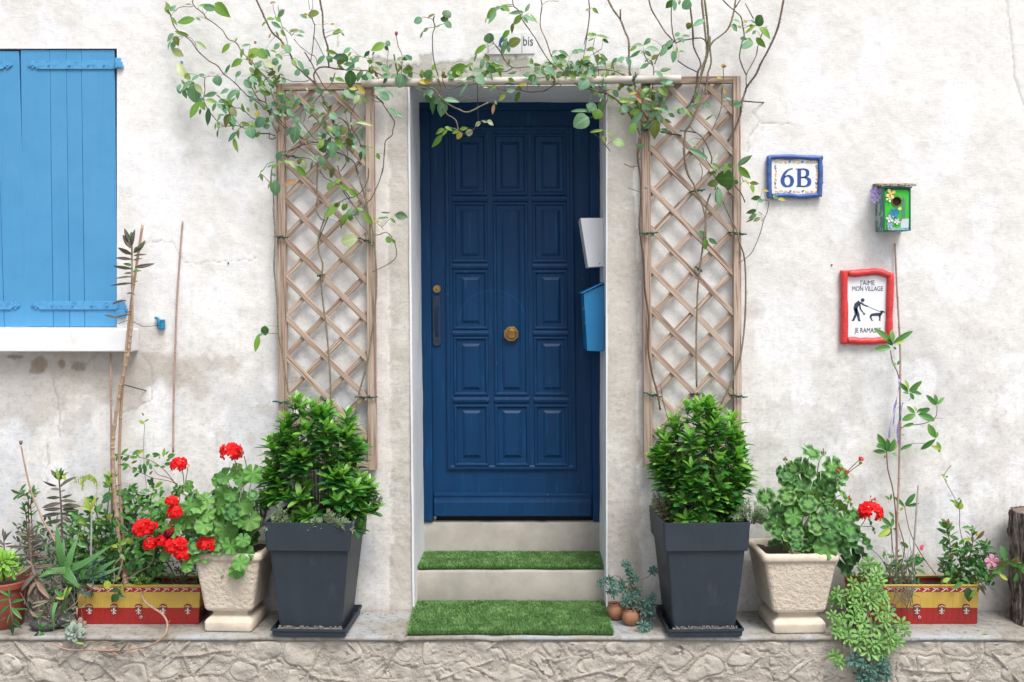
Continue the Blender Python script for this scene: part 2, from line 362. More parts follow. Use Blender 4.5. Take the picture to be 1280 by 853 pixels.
# retaining wall below the ledge: raised ribs + lumpy carved stones
def make_retaining():
    root = empty('retaining_wall', (0, -.37, 0), label='low beige retaining wall of carved render stones and ribs under the ledge', cat='wall')
    rs = np.random.RandomState(11); S = []
    x = -3.0; row = 0
    for z0, hh in ((.045, .09), (.155, .12), (.262, .085)):
        x = -3.05-row*.07
        while x < 3.1:
            S.append((x+rs.uniform(-.03, .03), z0+rs.uniform(-.04, .04)))
            x += rs.uniform(.07, .27)
        row += 1
    S = np.array(S); A = 1.45                    # cells elongated sideways
    def dd(x, z):
        wx = x+(fbm(x*7, z*7, 3, 31)-.5)*.09; wz = z+(fbm(x*7, z*7, 3, 32)-.5)*.07
        d = np.hypot((wx[..., None]-S[:, 0])/A, wz[..., None]-S[:, 1]); idx = np.argmin(d, -1); d.sort(-1)
        return d[..., 0], d[..., 1]-d[..., 0], idx
    xs = np.concatenate([np.linspace(-6, -2.9, 8)[:-1], np.arange(-2.9, 2.9, .0065), np.linspace(2.9, 6, 8)]); zs = np.linspace(0, .302, 48)
    X, Z = np.meshgrid(xs, zs, indexing='ij')
    chip = [(rs.uniform(-2.9, 2.9), rs.uniform(.02, .29), rs.uniform(.012, .042), rs.uniform(0, 6.28), rs.uniform(.6, 1.6), rs.uniform(.005, .010)) for _ in range(330)]
    def relief(x, z):
        y = -(fbm(x*13, z*13, 4, 4)-.5)*.016-(fbm(x*55, z*55, 3, 6)-.5)*.007
        wx = x+(fbm(x*30, z*30, 2, 61)-.5)*.012; wz = z+(fbm(x*30, z*30, 2, 62)-.5)*.012
        for cx_, cz_, r_, a0, span, hh_ in chip:           # scalloped chips: a crisp crescent lip with a hollow inside
            near = (np.abs(x-cx_) < .07) & (np.abs(z-cz_) < .07)
            if not near.any(): continue
            dx, dz = (wx-cx_), (wz-cz_)*1.3; d = np.hypot(dx, dz); an = np.arctan2(dz, dx); da = np.abs((an-a0+np.pi) % (2*np.pi)-np.pi)
            win = np.clip(1-da/span, 0, 1)**.5; s_ = d-r_
            y = y+np.where(near, win*hh_*(sstep(-.022, -.002, s_)*(s_ < 0)-.55*np.exp(-(s_/.006)**2)*(s_ >= 0)), 0)
        return y
    a, e, _ = dd(X, Z)
    rib = np.exp(-(e/.014)**2)*(.2+.8*fbm(X*4, Z*4, 2, 8))
    Y = -.362-rib*.009+relief(X, Z)
    for _ in range(46):      # smooth raised branch-like bars
        x0, z0_ = rs.uniform(-2.8, 2.8), rs.uniform(.02, .26); an = rs.choice([rs.uniform(-.35, .35), rs.uniform(.6, 1.2), rs.uniform(1.9, 2.5)]); L_ = rs.uniform(.10, .28); wd = rs.uniform(.007, .011)
        vx, vz = math.cos(an)*L_, math.sin(an)*L_; tt = np.clip(((X-x0)*vx+(Z-z0_)*vz)/(L_*L_), 0, 1); dd_ = np.hypot(X-x0-tt*vx, Z-z0_-tt*vz+(vn(X*12, Z*12, 3)-.5)*.012)
        Y = np.minimum(Y, -.374*np.exp(-(dd_/wd)**4)-.30*(1-np.exp(-(dd_/wd)**4))-(fbm(X*40, Z*40, 3, 4)-.5)*.004)
    Y = Y+sstep(.285, .300, Z)*.006
    n = len(zs); mb = MB()
    mb.v = list(zip(X.ravel().tolist(), Y.ravel().tolist(), Z.ravel().tolist()))
    mb.f = [(i*n+j, (i+1)*n+j, (i+1)*n+j+1, i*n+j+1) for i in range(len(xs)-1) for j in range(n-1)]; mb.m = [0]*len(mb.f)
    mb.build('mortar_rib', MORT, root, smooth=True)
    ths = np.linspace(0, 2*np.pi, 40, endpoint=False)
    for k, (sx, sz) in enumerate(S):
        if abs(sx) > 2.85: continue
        rr = np.linspace(.004, .2, 70); px = sx+np.outer(np.cos(ths), rr)*1.2; pz = sz+np.outer(np.sin(ths), rr)
        _, ee, idx = dd(px, pz); ok = (idx == k) & (ee > .022) & (pz > .004) & (pz < .292)
        lim = np.array([rr[np.argmin(o_)] if not o_.all() else rr[-1] for o_ in ok])
        lim = (lim+np.roll(lim, 1)*.5+np.roll(lim, -1)*.5)/2
        if lim.mean() < .012: continue
        fr = [1.04, 1.0, .92, .82, .70, .57, .43, .28, .13]; hgt = [-.012, .004, .009, .011, .012, .0125, .013, .0125, .012]
        sc = float(np.clip(lim.mean()/.045, .5, 1.3)); vs = []; tl = rs.uniform(-.35, .35, 2)
        for q, h in zip(fr, hgt):
            X_ = sx+np.cos(ths)*lim*1.2*q; Z_ = sz+np.sin(ths)*lim*q
            nz_ = fbm(X_*17, Z_*17, 4, 40+k % 5); nz_ = .55*nz_+.45*(np.floor(nz_*9)+sstep(.5, 1, (nz_*9) % 1))/9; y = -.358-h*sc*.55-(nz_-.5)*.016*(q < 1)+relief(X_, Z_)-(tl[0]*(X_-sx)+tl[1]*(Z_-sz))*.25
            vs += list(zip(X_.tolist(), y.tolist(), Z_.tolist()))
        m = len(ths); fs = [(i*m+j, i*m+(j+1) % m, (i+1)*m+(j+1) % m, (i+1)*m+j) for i in range(len(fr)-1) for j in range(m)]
        vs.append((float(sx), float(-.356-.012*sc), float(sz))); c = len(vs)-1
        fs += [((len(fr)-1)*m+j, (len(fr)-1)*m+(j+1) % m, c) for j in range(m)]
        mb = MB(); mb.add(vs, fs); mb.build('stone', STONE, root, smooth=True)
make_retaining()

# ---------------------------------------------------------------- HOUSE
house = empty('house', (0, 0, LZ), label='old house front in weathered white lime plaster with a navy door and blue shutters', cat='house')
xr = .430
def xl(z): return -.528+(z-.336)/(2.944-.336)*(-.552+.528)
ZTOP = 2.944
WX0, WX1, WZ0, WZ1 = -3.0, P(146.5, 0).x, P(0, 409).z, P(0, 61).z
def polyd(px, py, pts):
    d = np.full(px.shape, 1e9)
    for (x0, y0), (x1, y1) in zip(pts[:-1], pts[1:]):
        vx, vy = x1-x0, y1-y0; t = np.clip(((px-x0)*vx+(py-y0)*vy)/(vx*vx+vy*vy), 0, 1)
        d = np.minimum(d, np.hypot(px-x0-t*vx, py-y0-t*vy))
    return d
def make_wall():
    xs = np.concatenate([np.linspace(-7, -2.8, 22)[:-1], np.arange(-2.8, 2.8, .0078), np.linspace(2.8, 7, 22)])
    zs = np.concatenate([np.linspace(.30, 3.5, 411), np.linspace(3.5, 6.2, 16)[1:]])
    for arr, vals in ((xs, (-.540, xr, WX1, WX0)), (zs, (ZTOP, WZ0, WZ1))):
        for v_ in vals: arr[np.argmin(abs(arr-v_))] = v_
    X, Z = np.meshgrid(xs, zs, indexing='ij')
    px = CX+X*250; py = CY-(Z-CAMZ)*250
    n1 = fbm(px/90, py/90, 5, 1); n2 = fbm(px/28, py/28, 5, 2); n3 = fbm(px/9, py/9, 4, 3); nf = fbm(px/3.2, py/3.2, 3, 4)
    wob = (fbm(px/30, py/30, 4, 5)-.5); wob2 = (fbm(px/8, py/12, 3, 6)-.5)
    base = np.stack([.80+0*px, .795+0*px, .785+0*px], -1)
    def over(col, m):
        nonlocal base
        base = base*(1-m[..., None])+np.array(col)*m[..., None]
    # large faded patches where the limewash thinned ; greyer foot is dirt plus light falloff put into the colour
    low = sstep(180, 640, py+wob*160)
    over((.60, .575, .545), np.clip(sstep(.46, .62, n1)*.20+low*.24, 0, 1)*(.45+.7*n2))
    over((.50, .51, .55), sstep(.50, .68, fbm(px/60, py/80, 5, 9))*low*.45)
    over((.60, .575, .55), sstep(.53, .66, n2)*(.10+.34*low))
    over((.86, .87, .90), sstep(.52, .62, fbm(px/45, py/70, 4, 12))*.55)
    over((.60, .635, .70), sstep(.46, .56, fbm(px/38, py/55, 5, 14))*(px < 480)*sstep(430, 520, py)*.5)
    # beige bare render under the window sill
    m = sstep(0, 14, py-438+wob2*20)*(1-sstep(-10, 12, py-(545-.30*px)+wob*100))*(px < 330)
    over((.50, .46, .41), m*.62)
    m2 = (1-sstep(.8, 1.0, np.hypot((px-140)/110, (py-455)/34)+wob*.9+wob2*.4))*(py > 441); over((.44, .40, .35), m2*.5)
    for sx, sy, rx, ry in ((49, 459, 13, 14), (78, 455, 5, 7), (98, 458, 10, 8), (18, 446, 14, 4)):
        d = np.hypot((px-sx)/rx, (py-sy)/ry)+wob2*.9+(n3-.5)*.6; over((.25, .19, .125), (1-sstep(.7, 1.0, d))*.72)
    m3 = (1-sstep(.7, 1.05, np.hypot((px-185)/30, (py-425)/30)+wob2*.8)); over((.46,.42,.38), m3*.45)
    # rough beige bands round the doorway
    bl = (px > 487+wob*10+wob2*4) & (px < 640) & (py > 108); br = (px > 640) & (px < 797+wob*22+wob2*5+sstep(500, 700, py)*4) & (py > 104)
    topedge = 76+wob*26+wob2*10-16*((px > 527) & (px < 541))+8*sstep(660, 780, px); tb = (py > topedge) & (px > 470+wob*20) & (px < 800) & (py < 120)
    bm_ = (bl | br | tb).astype(float)
    k = np.ones(5)/5; 
    patch = sstep(.56, .66, fbm(px/34, py/60, 4, 21))*bm_*(1-sstep(100, 120, 200-py))
    over((.53, .495, .445), bm_*.84*(.72+.5*n2)); over((.70, .69, .67), patch*.40)
    halo = ((px > 463+wob*14) & (px <= 487+wob*10+wob2*4) & (py > 112)); over((.66, .62, .57), halo*.55)
    halo2 = ((px > 797+wob*22) & (px < 812+wob*26) & (py > 300)); over((.64, .61, .57), halo2*.35)
    # spalls
    for sx, sy, rx, ry in ((494, 735, 9, 22), (503, 745, 6, 9), (793, 597, 6, 6), (940, 388, 17, 14), (330, 512, 12, 9), (314, 548, 8, 7), (85, 535, 12, 14)):
        d = np.hypot((px-sx)/rx, (py-sy)/ry)+wob2*1.1; over((.55, .52, .48), (1-sstep(.75, 1.0, d))*.5)
    foot_band = sstep(30, 0, 770-py+wob*24)*.35; over((.40, .36, .31), foot_band)  # darker band, then a thin darker line, along the foot of the wall
    over((.33, .30, .27), sstep(6, 0, 766-py+wob2*6)*.5)
    # rain streaks from sill and lintel
    st = sstep(.60, .72, fbm(px/5, py/160, 3, 33)); over((.58, .57, .55), st*.22*low)
    # cracks
    crk = np.zeros(px.shape)
    for pts, wd in (([(66,474),(72,500),(75,525),(76,548)],1.1), ([(88,454),(112,455),(122,441)],1.3), ([(176,442),(190,460),(188,500),(160,515),(150,520)],1.0), ([(60,556),(62,580),(55,592),(60,606)],.8),
                    ([(1258,0),(1264,40),(1267,92),(1280,132)],1.2), ([(940,140),(948,150),(946,162),(936,172),(934,190)],.7), ([(947,153),(975,156),(990,155)],.7), ([(340,90),(300,96),(262,92)],.5),
                    ([(170,305),(215,302),(232,330)],.7), ([(232,330),(300,326),(322,322)],.5), ([(420,30),(421,52),(423,60)],.9)):
        d = polyd(px+wob2*7, py+wob2*7, pts); crk = np.maximum(crk, np.exp(-(d/wd)**2)*(.4+n3))
    over((.34, .31, .29), np.clip(crk, 0, 1)*.62)
    base *= (.93+.13*n3)[..., None]*(1-.10*sstep(.60,.72,nf)*(.4+low))[..., None]
    base = np.clip(base*np.array([.985, .98, .972]), 0, .86)
    rough = .25+bm_*.9+m*.4
    # relief
    Y = -(n2-.5)*.006-(n1-.5)*.010-(n3-.5)*.0020-(nf-.5)*.0010+bm_*.0035-bm_*(nf-.5)*.0022+np.clip(crk, 0, 1)*.003
    fade = np.ones_like(X)
    # left door edge leans a little
    sh = (-.540-X); fall = np.clip(1-np.abs(sh)/.35, 0, 1); Xl = -.528+(Z-.336)/(2.944-.336)*(-.024)
    Xn = X+(Xl+.540)*fall*fall
    nx, nz = X.shape
    edge = ((np.abs(Xn-Xl) < .006) | (np.abs(X-xr) < .006)) & (Z < ZTOP+.006) | ((np.abs(Z-ZTOP) < .006) & (X > -.56) & (X < .44))
    Y = np.where(edge, 0.0, Y)
    V = np.stack([Xn, Y, Z], -1).reshape(-1, 3)
    I = np.arange(nx*nz).reshape(nx, nz)
    cx = (X[:-1, :-1]+X[1:, 1:])/2; cz = (Z[:-1, :-1]+Z[1:, 1:])/2
    hole = ((cx > -.540) & (cx < xr) & (cz < ZTOP)) | ((cx > WX0) & (cx < WX1) & (cz > WZ0) & (cz < WZ1))
    Fq = np.stack([I[:-1, :-1], I[1:, :-1], I[1:, 1:], I[:-1, 1:]], -1)[~hole]
    me = bpy.data.meshes.new('wall'); me.vertices.add(len(V)); me.vertices.foreach_set('co', (V-np.array([0, 0, LZ])).ravel().astype(np.float32))
    me.loops.add(Fq.size); me.loops.foreach_set('vertex_index', Fq.ravel().astype(np.int32))
    me.polygons.add(len(Fq)); me.polygons.foreach_set('loop_start', np.arange(0, Fq.size, 4, dtype=np.int32)); me.polygons.foreach_set('use_smooth', np.ones(len(Fq), bool))
    me.update(calc_edges=True)
    at = me.color_attributes.new('tone', 'FLOAT_COLOR', 'POINT'); at.data.foreach_set('color', np.concatenate([base.reshape(-1, 3), np.ones((nx*nz, 1))], -1).ravel().astype(np.float32))
    ar = me.attributes.new('rough', 'FLOAT', 'POINT'); ar.data.foreach_set('value', rough.ravel().astype(np.float32))
    me.materials.append(PLASTER)
    o = bpy.data.objects.new('wall', me); C.objects.link(o); o.parent = house
make_wall()

# doorway reveal: both jambs and soffit in white paint, slightly wavy arris
def make_reveal():
    mb = MB(); ny = 8; nz = 60
    def grid(fn, a, b):
        n0 = len(mb.v); vs = [fn(i/a, j/b) for i in range(a+1) for j in range(b+1)]
        mb.add(vs, [(i*(b+1)+j, (i+1)*(b+1)+j, (i+1)*(b+1)+j+1, i*(b+1)+j+1) for i in range(a) for j in range(b)])
    def wv(a, b, s): return float(fbm(a*3, b*3, 3, s)-.5)*.008
    def bot(y): return LZ-.01 
    grid(lambda s, t: (xl(bot(0)+(ZTOP-bot(0))*t)+s*(.010-.004*t)+ (wv(s, t*4, 3) if 0 < s else -.001), s*.50-.004, bot(0)+(ZTOP-bot(0))*t), ny, nz)
    grid(lambda s, t: (xr+.001+(wv(s, t*4, 5) if s > 0 else 0)+s*.003, (1-s)*0+s*.50-.004, ZTOP-(ZTOP-bot(0))*t), ny, nz)
    grid(lambda s, t: (xl(ZTOP)+(xr-xl(ZTOP))*t, s*.50-.004, ZTOP+.001+s*.004+(wv(s, t*3, 7) if s > 0 else 0)), ny, 30)
    mb.build('door_reveal', WHITE, house, smooth=False)
make_reveal()
# thin proud white arris strips along the jamb corners (paint lapping on to the render)
mb = MB(); mb2 = MB()
for t in range(24):
    z0 = LZ+.02+t*(ZTOP-LZ-.02)/24; z1 = LZ+.02+(t+1)*(ZTOP-LZ-.02)/24
    a = .006+.006*vn(t*.7, 1, 3); b = .006+.006*vn((t+1)*.7, 1, 3)
    mb.add([(xl(z0)-a,-.0045,z0),(xl(z0)+.001,-.0045,z0),(xl(z1)+.001,-.0045,z1),(xl(z1)-b,-.0045,z1)], [(0,1,2,3)])
    a = .004+.006*vn(t*.7, 5, 3); b = .004+.006*vn((t+1)*.7, 5, 3)
    mb2.add([(xr,-.0045,z0),(xr+a,-.0045,z0),(xr+b,-.0045,z1),(xr,-.0045,z1)], [(0,1,2,3)])
mb.build('painted_edge', WHITE, house); mb2.build('painted_edge', WHITE, house)

# steps
def make_step(y0, z1, name='step'):
    n = 40; mb = MB()
    prof = [(y0+.004, LZ-.01), (y0, LZ+.01), (y0, z1-.014), (y0+.003, z1-.005), (y0+.010, z1), (.56, z1)]
    vs = []
    for i in range(n+1):
        x = -.56+i*1.02/n
        for y, z in prof: vs.append((x, y+float(fbm(x*9, z*9, 3, 6)-.5)*.008*(y < .5), z-float(max(0, vn(x*13, y0*7, 8)-.7))*.012*(z > z1-.01)))
    m = len(prof); mb.add(vs, [(i*m+j, (i+1)*m+j, (i+1)*m+j+1, i*m+j+1) for i in range(n) for j in range(m-1)])
    o = mb.build('step', CONC, smooth=True); tag(o, kind='structure'); return o
S1Z, S2Z = CAMZ-(713-CY)/F0*5.12, CAMZ-(652.5-CY)/F0*5.45
make_step(.12, S1Z)['label'] = 'lower concrete step of the doorway'; make_step(.445, S2Z)['label'] = 'upper concrete step right under the door'

# door frame, leaf and panels
YD = .458
def lean(y): return 3.8*(y-160)/420
def DP(x, y, Y): return P(x+lean(y), y, Y)
fr = MB()
def dbar(mb, x0, y0, x1, y1, Yf, Yb):
    q = [DP(x0, y1, Yf), DP(x1, y1, Yf), DP(x1, y0, Yf), DP(x0, y0, Yf)]
    b = [Vector((p.x, Yb, p.z)) for p in q]
    mb.hexa([q[0], q[1], b[1], b[0], q[3], q[2], b[2], b[3]])
dbar(fr, 524, 137.6, 537, 652, YD-.022, YD+.05); dbar(fr, 736.5, 137.6, 748.5, 652, YD-.022, YD+.05); dbar(fr, 524, 126, 748.5, 137.5, YD-.0225, YD+.05)
fr.build('door_frame', NAVY, house, bevel=.003)
door = MB(); dbar(door, 537.2, 137.9, 736.3, 646.0, YD-.004, YD+.04)
# stepped rails and the proud field frame
def ring(mb, x0, y0, x1, y1, prof, base, fill=True):
    """nested rectangles: prof = [(inset_px, proud_m)...]"""
    vs = []
    for ins, pr in prof:
        for (x, y) in ((x0+ins, y1-ins), (x1-ins, y1-ins), (x1-ins, y0+ins), (x0+ins, y0+ins)): vs.append(DP(x, y, base-pr))
    fs = [(i*4+j, i*4+(j+1) % 4, (i+1)*4+(j+1) % 4, (i+1)*4+j) for i in range(len(prof)-1) for j in range(4)]
    if fill: k = (len(prof)-1)*4; fs.append((k, k+1, k+2, k+3))
    mb.add(vs, fs)
door_o = door.build('door', NAVY, house, bevel=.002)
ff = MB(); ring(ff, 555, 157.5, 717, 588, [(0, 0), (.5, .011), (2.5, .013), (4.5, .012), (6, .007), (8.5, .007)], YD-.0045, True)
ff.build('moulded_frame', NAVY, door_o)
pc = [(564.3, 607.8), (615.3, 658.3), (664.7, 707.3)]; pi = [(575, 598), (625.3, 648.7), (676, 698.6)]
rows = [(167, 244, 178, 236), (253, 328, 262.5, 320), (338, 412, 347, 404), (421, 494.5, 430, 487), (506, 583, 513.5, 572)]
def panel(x0, x1, a0, a1, y0, y1, b0, b1):
    mb = MB(); base = YD-.0115
    ins = a0-x0
    ring(mb, x0, y0, x1, y1, [(0, 0), (.3, .008), (1.6, .0095), (3.0, .008), (4.0, .0035), (4.6, -.002)], base, False)
    # flat margin to raised field (uses its own rectangle)
    vs = []
    for (X0, Y0, X1, Y1, pr) in ((x0+4.6, y0+4.6, x1-4.6, y1-4.6, -.002), (a0-1.2, b0-1.2, a1+1.2, b1+1.2, -.004), (a0, b0, a1, b1, .001), (a0+3.2, b0+3.2, a1-3.2, b1-3.2, .0085), (a0+3.4, b0+3.4, a1-3.4, b1-3.4, .0085)):
        for (x, y) in ((X0, Y1), (X1, Y1), (X1, Y0), (X0, Y0)): vs.append(DP(x, y, base-pr))
    mb.add(vs, [(i*4+j, i*4+(j+1) % 4, (i+1)*4+(j+1) % 4, (i+1)*4+j) for i in range(4) for j in range(4)]+[(16, 17, 18, 19)])
    mb.build('door_panel', NAVY, door_o)
for ci in range(3):
    for ri, (y0, y1, b0, b1) in enumerate(rows):
        if ci == 1 and ri in (1, 2, 3): continue
        panel(pc[ci][0], pc[ci][1], pi[ci][0], pi[ci][1], y0, y1, b0, b1)
panel(pc[1][0], pc[1][1], pi[1][0], pi[1][1], 253, 494.5, 262.5, 487)
# horizontal glazing-bar like mouldings across the field
for y in (248.7, 333, 416.7, 500.3):
    for ci, (x0, x1) in enumerate(pc):
        if ci == 1 and y in (333, 416.7): continue
        mb = MB(); c = [(-4.2, .0), (-2.8, .0055), (0, .009), (2.8, .006), (4.2, .0)]
        vs = [DP(x, y+dy, YD-.0125-pr) for x in (x0-.5, x1+.5) for dy, pr in c]; m = len(c)
        mb.add(vs, [(j, j+1, m+j+1, m+j) for j in range(m-1)]); mb.build('rail_moulding', NAVY, door_o)
kb = MB(); 
vs = []
prof = [(615.5, .001), (616.5, .012), (620, .014), (620.5, .010), (623.5, .011), (624, .017), (627.5, .020), (628, .022), (645, .024), (646, .004)]
for x in (541.0-lean(630)+2, 738.0-lean(630)): vs += [DP(x, y, YD-.0045-pr) for y, pr in prof]
m = len(prof); kb.add(vs, [(j, j+1, m+j+1, m+j) for j in range(m-1)]+[tuple(range(m)), tuple(range(2*m-1, m-1, -1))]); fix_normals(kb.build('weather_board', NAVY, door_o))
tb = MB(); dbar(tb, 541, 645.5, 738, 653.5, YD+.03, YD+.06); tb.build('threshold_gap', DARK, house)
# knob (octagonal), lock rosette, long plate
def oct_(c, r, Y0, Y1, mb, n=8, r2=None):
    r2 = r2 or r; vs = [(c.x+r2*math.cos(2*math.pi*(k+.5)/n), Y0, c.z+r2*math.sin(2*math.pi*(k+.5)/n)) for k in range(n)]+[(c.x+r*math.cos(2*math.pi*(k+.5)/n), Y1, c.z+r*math.sin(2*math.pi*(k+.5)/n)) for k in range(n)]
    mb.add(vs, [tuple(range(n)), tuple(range(2*n-1, n-1, -1))]+[(k, (k+1) % n+0, (k+1) % n+n, k+n)[::-1] for k in range(n)])
kc = P(639, 417.6, YD-.02); mb = MB(); r = M_(10.2, YD)
oct_(kc, r*.62, YD-.03, YD-.004, mb); oct_(kc, r, YD-.042, YD-.028, mb, r2=r*.94); oct_(kc, r*.70, YD-.047, YD-.040, mb, r2=r*.55)
for k in range(8):
    a = 2*math.pi*(k+.5)/8; mb.tube([(kc.x+r*.5*math.cos(a), YD-.046, kc.z+r*.5*math.sin(a)), (kc.x+r*.92*math.cos(a), YD-.042, kc.z+r*.92*math.sin(a))], .0012, 4)
fix_normals(mb.build('door_knob', BRASS, door_o, bevel=.0015))
kc = P(545.8, 361.5, YD-.02); mb = MB(); oct_(kc, M_(5.6), YD-.012, YD-.004, mb, 20, M_(5.2)); oct_(kc, M_(3.2), YD-.017, YD-.011, mb, 20, M_(2.9)); fix_normals(mb.build('lock_rosette', BRASS, door_o, bevel=.001))
mb = MB(); mb.add([(kc.x-.0015,YD-.0175,kc.z-.006),(kc.x+.0015,YD-.0175,kc.z-.006),(kc.x+.0015,YD-.0175,kc.z+.006),(kc.x-.0015,YD-.0175,kc.z+.006)], [(0,1,2,3)]); mb.build('key_slot', DARK, door_o)
mb = MB(); pts = []
for k in range(9): a = math.pi*k/8; p = P(545.8, 374, YD); pts.append((p.x+M_(5.6)*math.cos(a), p.z+M_(4)*math.sin(a)))
for k in range(9): a = math.pi+math.pi*k/8; p = P(546.5, 429, YD); pts.append((p.x+M_(5.6)*math.cos(a), p.z+M_(4)*math.sin(a)))
mb.poly(pts, YD-.014, YD-.004); fix_normals(mb.build('handle_plate', mat('worn_dark_navy', (.004,.016,.05), (.010,.03,.06), rough=.55, scale=60, bstr=.4), door_o, bevel=.0015))
mb = MB(); a = P(546, 385, YD); b = P(546.5, 420, YD)
mb.tube(catmull([(a.x, YD-.01, a.z), (a.x, YD-.022, a.z-.01), (b.x, YD-.026, (a.z+b.z)/2), (b.x, YD-.022, b.z+.01), (b.x, YD-.01, b.z)], 3), .0045, 8); mb.build('handle_pull', NAVY, door_o, smooth=True)

# shutters, sill, dark window recess
mb = MB(); mb.box(WX0, WX1+.0, .10, .12, WZ0, WZ1); mb.build('window_recess', DARK, house)
mb = MB()
for a, b in (((WX1, WZ0), (WX1, WZ1)), ((WX1, WZ1), (WX0, WZ1))):
    mb.add([(a[0], -.004, a[1]), (b[0], -.004, b[1]), (b[0], .10, b[1]), (a[0], .10, a[1])], [(0,1,2,3)])
mb.add([(WX0,-.004,WZ0),(WX1,-.004,WZ0),(WX1,.1,WZ0),(WX0,.1,WZ0)], [(0,1,2,3)])
mb.build('window_reveal', PLASTER if False else WHITE, house)
mb = MB(); a = P(165, 412, -.085); b = P(0, 440, -.085)
mb.box(-3.2, a.x, -.085, .004, b.z, a.z+.001); mb.build('window_sill', SILLM, house, bevel=.006)
def shutter(xa, xb, ya, yb, off):
    """xa,xb at top ; off = shift at bottom"""
    root = empty('shutter', P((xa+xb)/2, yb, .02)); root.parent = house; root.location = P((xa+xb)/2, yb, .02)-wl(house)
    root['label'] = 'sky blue plank shutter'
    k = 4; ed = [0, .31, .485, .645, 1.0] if xb > 100 else [0, .25, .5, .75, 1]
    for i in range(k):
        a0 = xa+(xb-xa)*ed[i]+.25; a1 = xa+(xb-xa)*ed[i+1]-.25; jit = random.uniform(-.0008, .0008)
        mb = MB(); mb.quadbar((a0, ya), (a1, ya), (a1+off, yb), (a0+off, yb), .004+jit, .032); mb.build('plank', SHUT, root, bevel=.0013)
    mb = MB(); mb.quadbar((xa+.5, ya+.5), (xb-.5, ya+.5), (xb-.5+off, yb-.5), (xa+.5+off, yb-.5), .012, .030); mb.build('backing_board', SHUT, root)
    for yy in (81.5, 382):
        t = (yy-ya)/(yb-ya)*off
        def X(f): return P(xa+(xb-xa)*f+t, yy, 0).x
        z = P(0, yy, 0).z; h = M_(5.2); mb = MB()
        xs0, xs1 = X(.17), (X(1.0)+.004)
        if xb < 100: xs0, xs1 = X(.83), X(0)-.004
        sg = 1 if xs1 > xs0 else -1
        L = abs(xs1-xs0)
        pts = [(xs0, z-h), (xs1, z-h), (xs1, z+h), (xs0, z+h), (xs0-sg*.012, z)] 
        mb.poly(pts if sg > 0 else pts[::-1], -.0035, .004)
        for (dx, dz, r) in ((-.028, 0, .010), (-.020, .011, .008), (-.020, -.011, .008), (-.036, 0, .008), (-.010, 0, .010)):
            mb.disc((xs0+sg*dx, z+dz), r, -.003-abs(dx)*.01, .004, 10)
        for f in (.16, .42, .66, .86): mb.lathe([(0, 0)], (0,0,0), 3) if False else mb.disc((xs0+sg*L*f, z), .0062, -.0085, -.003, 8)
        mb.disc((xs0-sg*.021, z), .0055, -.0085, -.003, 8)
        mb.tube([(xs1-sg*.001, -.003, z-h), (xs1-sg*.001, -.003, z+h)], .006, 8)
        fix_normals(mb.build('hinge_strap', IRONB, root, bevel=.0008, seg=1))
    return root
shutter(25.5, 143.0, 62.5, 408.5, 4.6)
shutter(-93.0, 23.6, 64, 409, 11.0)
# hinge pintles on the wall
def pintle(y):
    mb = MB(); p = P(146 if y < 200 else 151, y, 0)
    mb.box(p.x-.004, p.x+.030, -.018, .0, p.z-.022, p.z+.010); mb.box(p.x+.026, p.x+.036, -.012, 0, p.z-.024, p.z-.008)
    mb.tube([(p.x+.002, -.010, p.z-.024), (p.x+.002, -.010, p.z+.026)], .0085, 10)
    mb.box(p.x+.004, p.x+.022, -.012, 0, p.z+.006, p.z+.028)
    mb.build('hinge_pintle', IRONB, house, bevel=.002)
pintle(80); pintle(384)
mb = MB(); mb.box(P(147, 0).x, P(158, 0).x, -.02, 0, P(0, 398).z, P(0, 388).z); mb.build('hinge_bracket', IRONB, house, bevel=.003)
# ================================================================ TRELLISES, POLE, TIES
def clip_line(x0, y0, m, xa, xb, ya, yb):
    """line y = y0 + m (x-x0) clipped to a rectangle (pixels)"""
    f = lambda x: y0+m*(x-x0); g = lambda y: x0+(y-y0)/m
    pts = [(xa, f(xa)), (xb, f(xb)), (g(ya), ya), (g(yb), yb)]
    pts = [p for p in pts if xa-1e-6 <= p[0] <= xb+1e-6 and ya-1e-6 <= p[1] <= yb+1e-6]
    pts.sort()
    return (pts[0], pts[-1]) if len(pts) >= 2 and pts[-1][0]-pts[0][0] > 6 else None
def board(p0, p1, wpx, Yf, Yb, root, name, jit=True):
    """board along p0->p1 (pixels) as an object whose own z axis is its length (so the grain follows it)"""
    a = P(*p0, Yf); b = P(*p1, Yf); L = (b-a).length; d = (b-a).normalized(); c = (a+b)/2; c.y = (Yf+Yb)/2
    mb = MB(); w_ = M_(wpx, Yf)/2; n = 6; vs = []
    for i in range(n+1):
        t = -L/2+L*i/n; e = random.uniform(-.0006, .0006) if jit else 0; yj = random.uniform(-.0008, .0008) if jit else 0
        vs += [(-w_+e, -(Yb-Yf)/2+yj, t), (w_+e, -(Yb-Yf)/2+yj, t), (w_+e, (Yb-Yf)/2, t), (-w_+e, (Yb-Yf)/2, t)]
    fs = [(i*4+j, i*4+(j+1) % 4, (i+1)*4+(j+1) % 4, (i+1)*4+j) for i in range(n) for j in range(4)]+[(3, 2, 1, 0), (n*4, n*4+1, n*4+2, n*4+3)]
    mb.add(vs, fs); me = mb.mesh(name, TREL)
    o = bpy.data.objects.new(name, me); C.objects.link(o); o.parent = root; o.location = c-wl(root)
    o.rotation_euler = (0, math.atan2(d.x, d.z), 0)
    b_ = o.modifiers.new('bevel', 'BEVEL'); b_.width = .0016; b_.segments = 1; b_.limit_method = 'ANGLE'; b_.angle_limit = R(60)
    return o
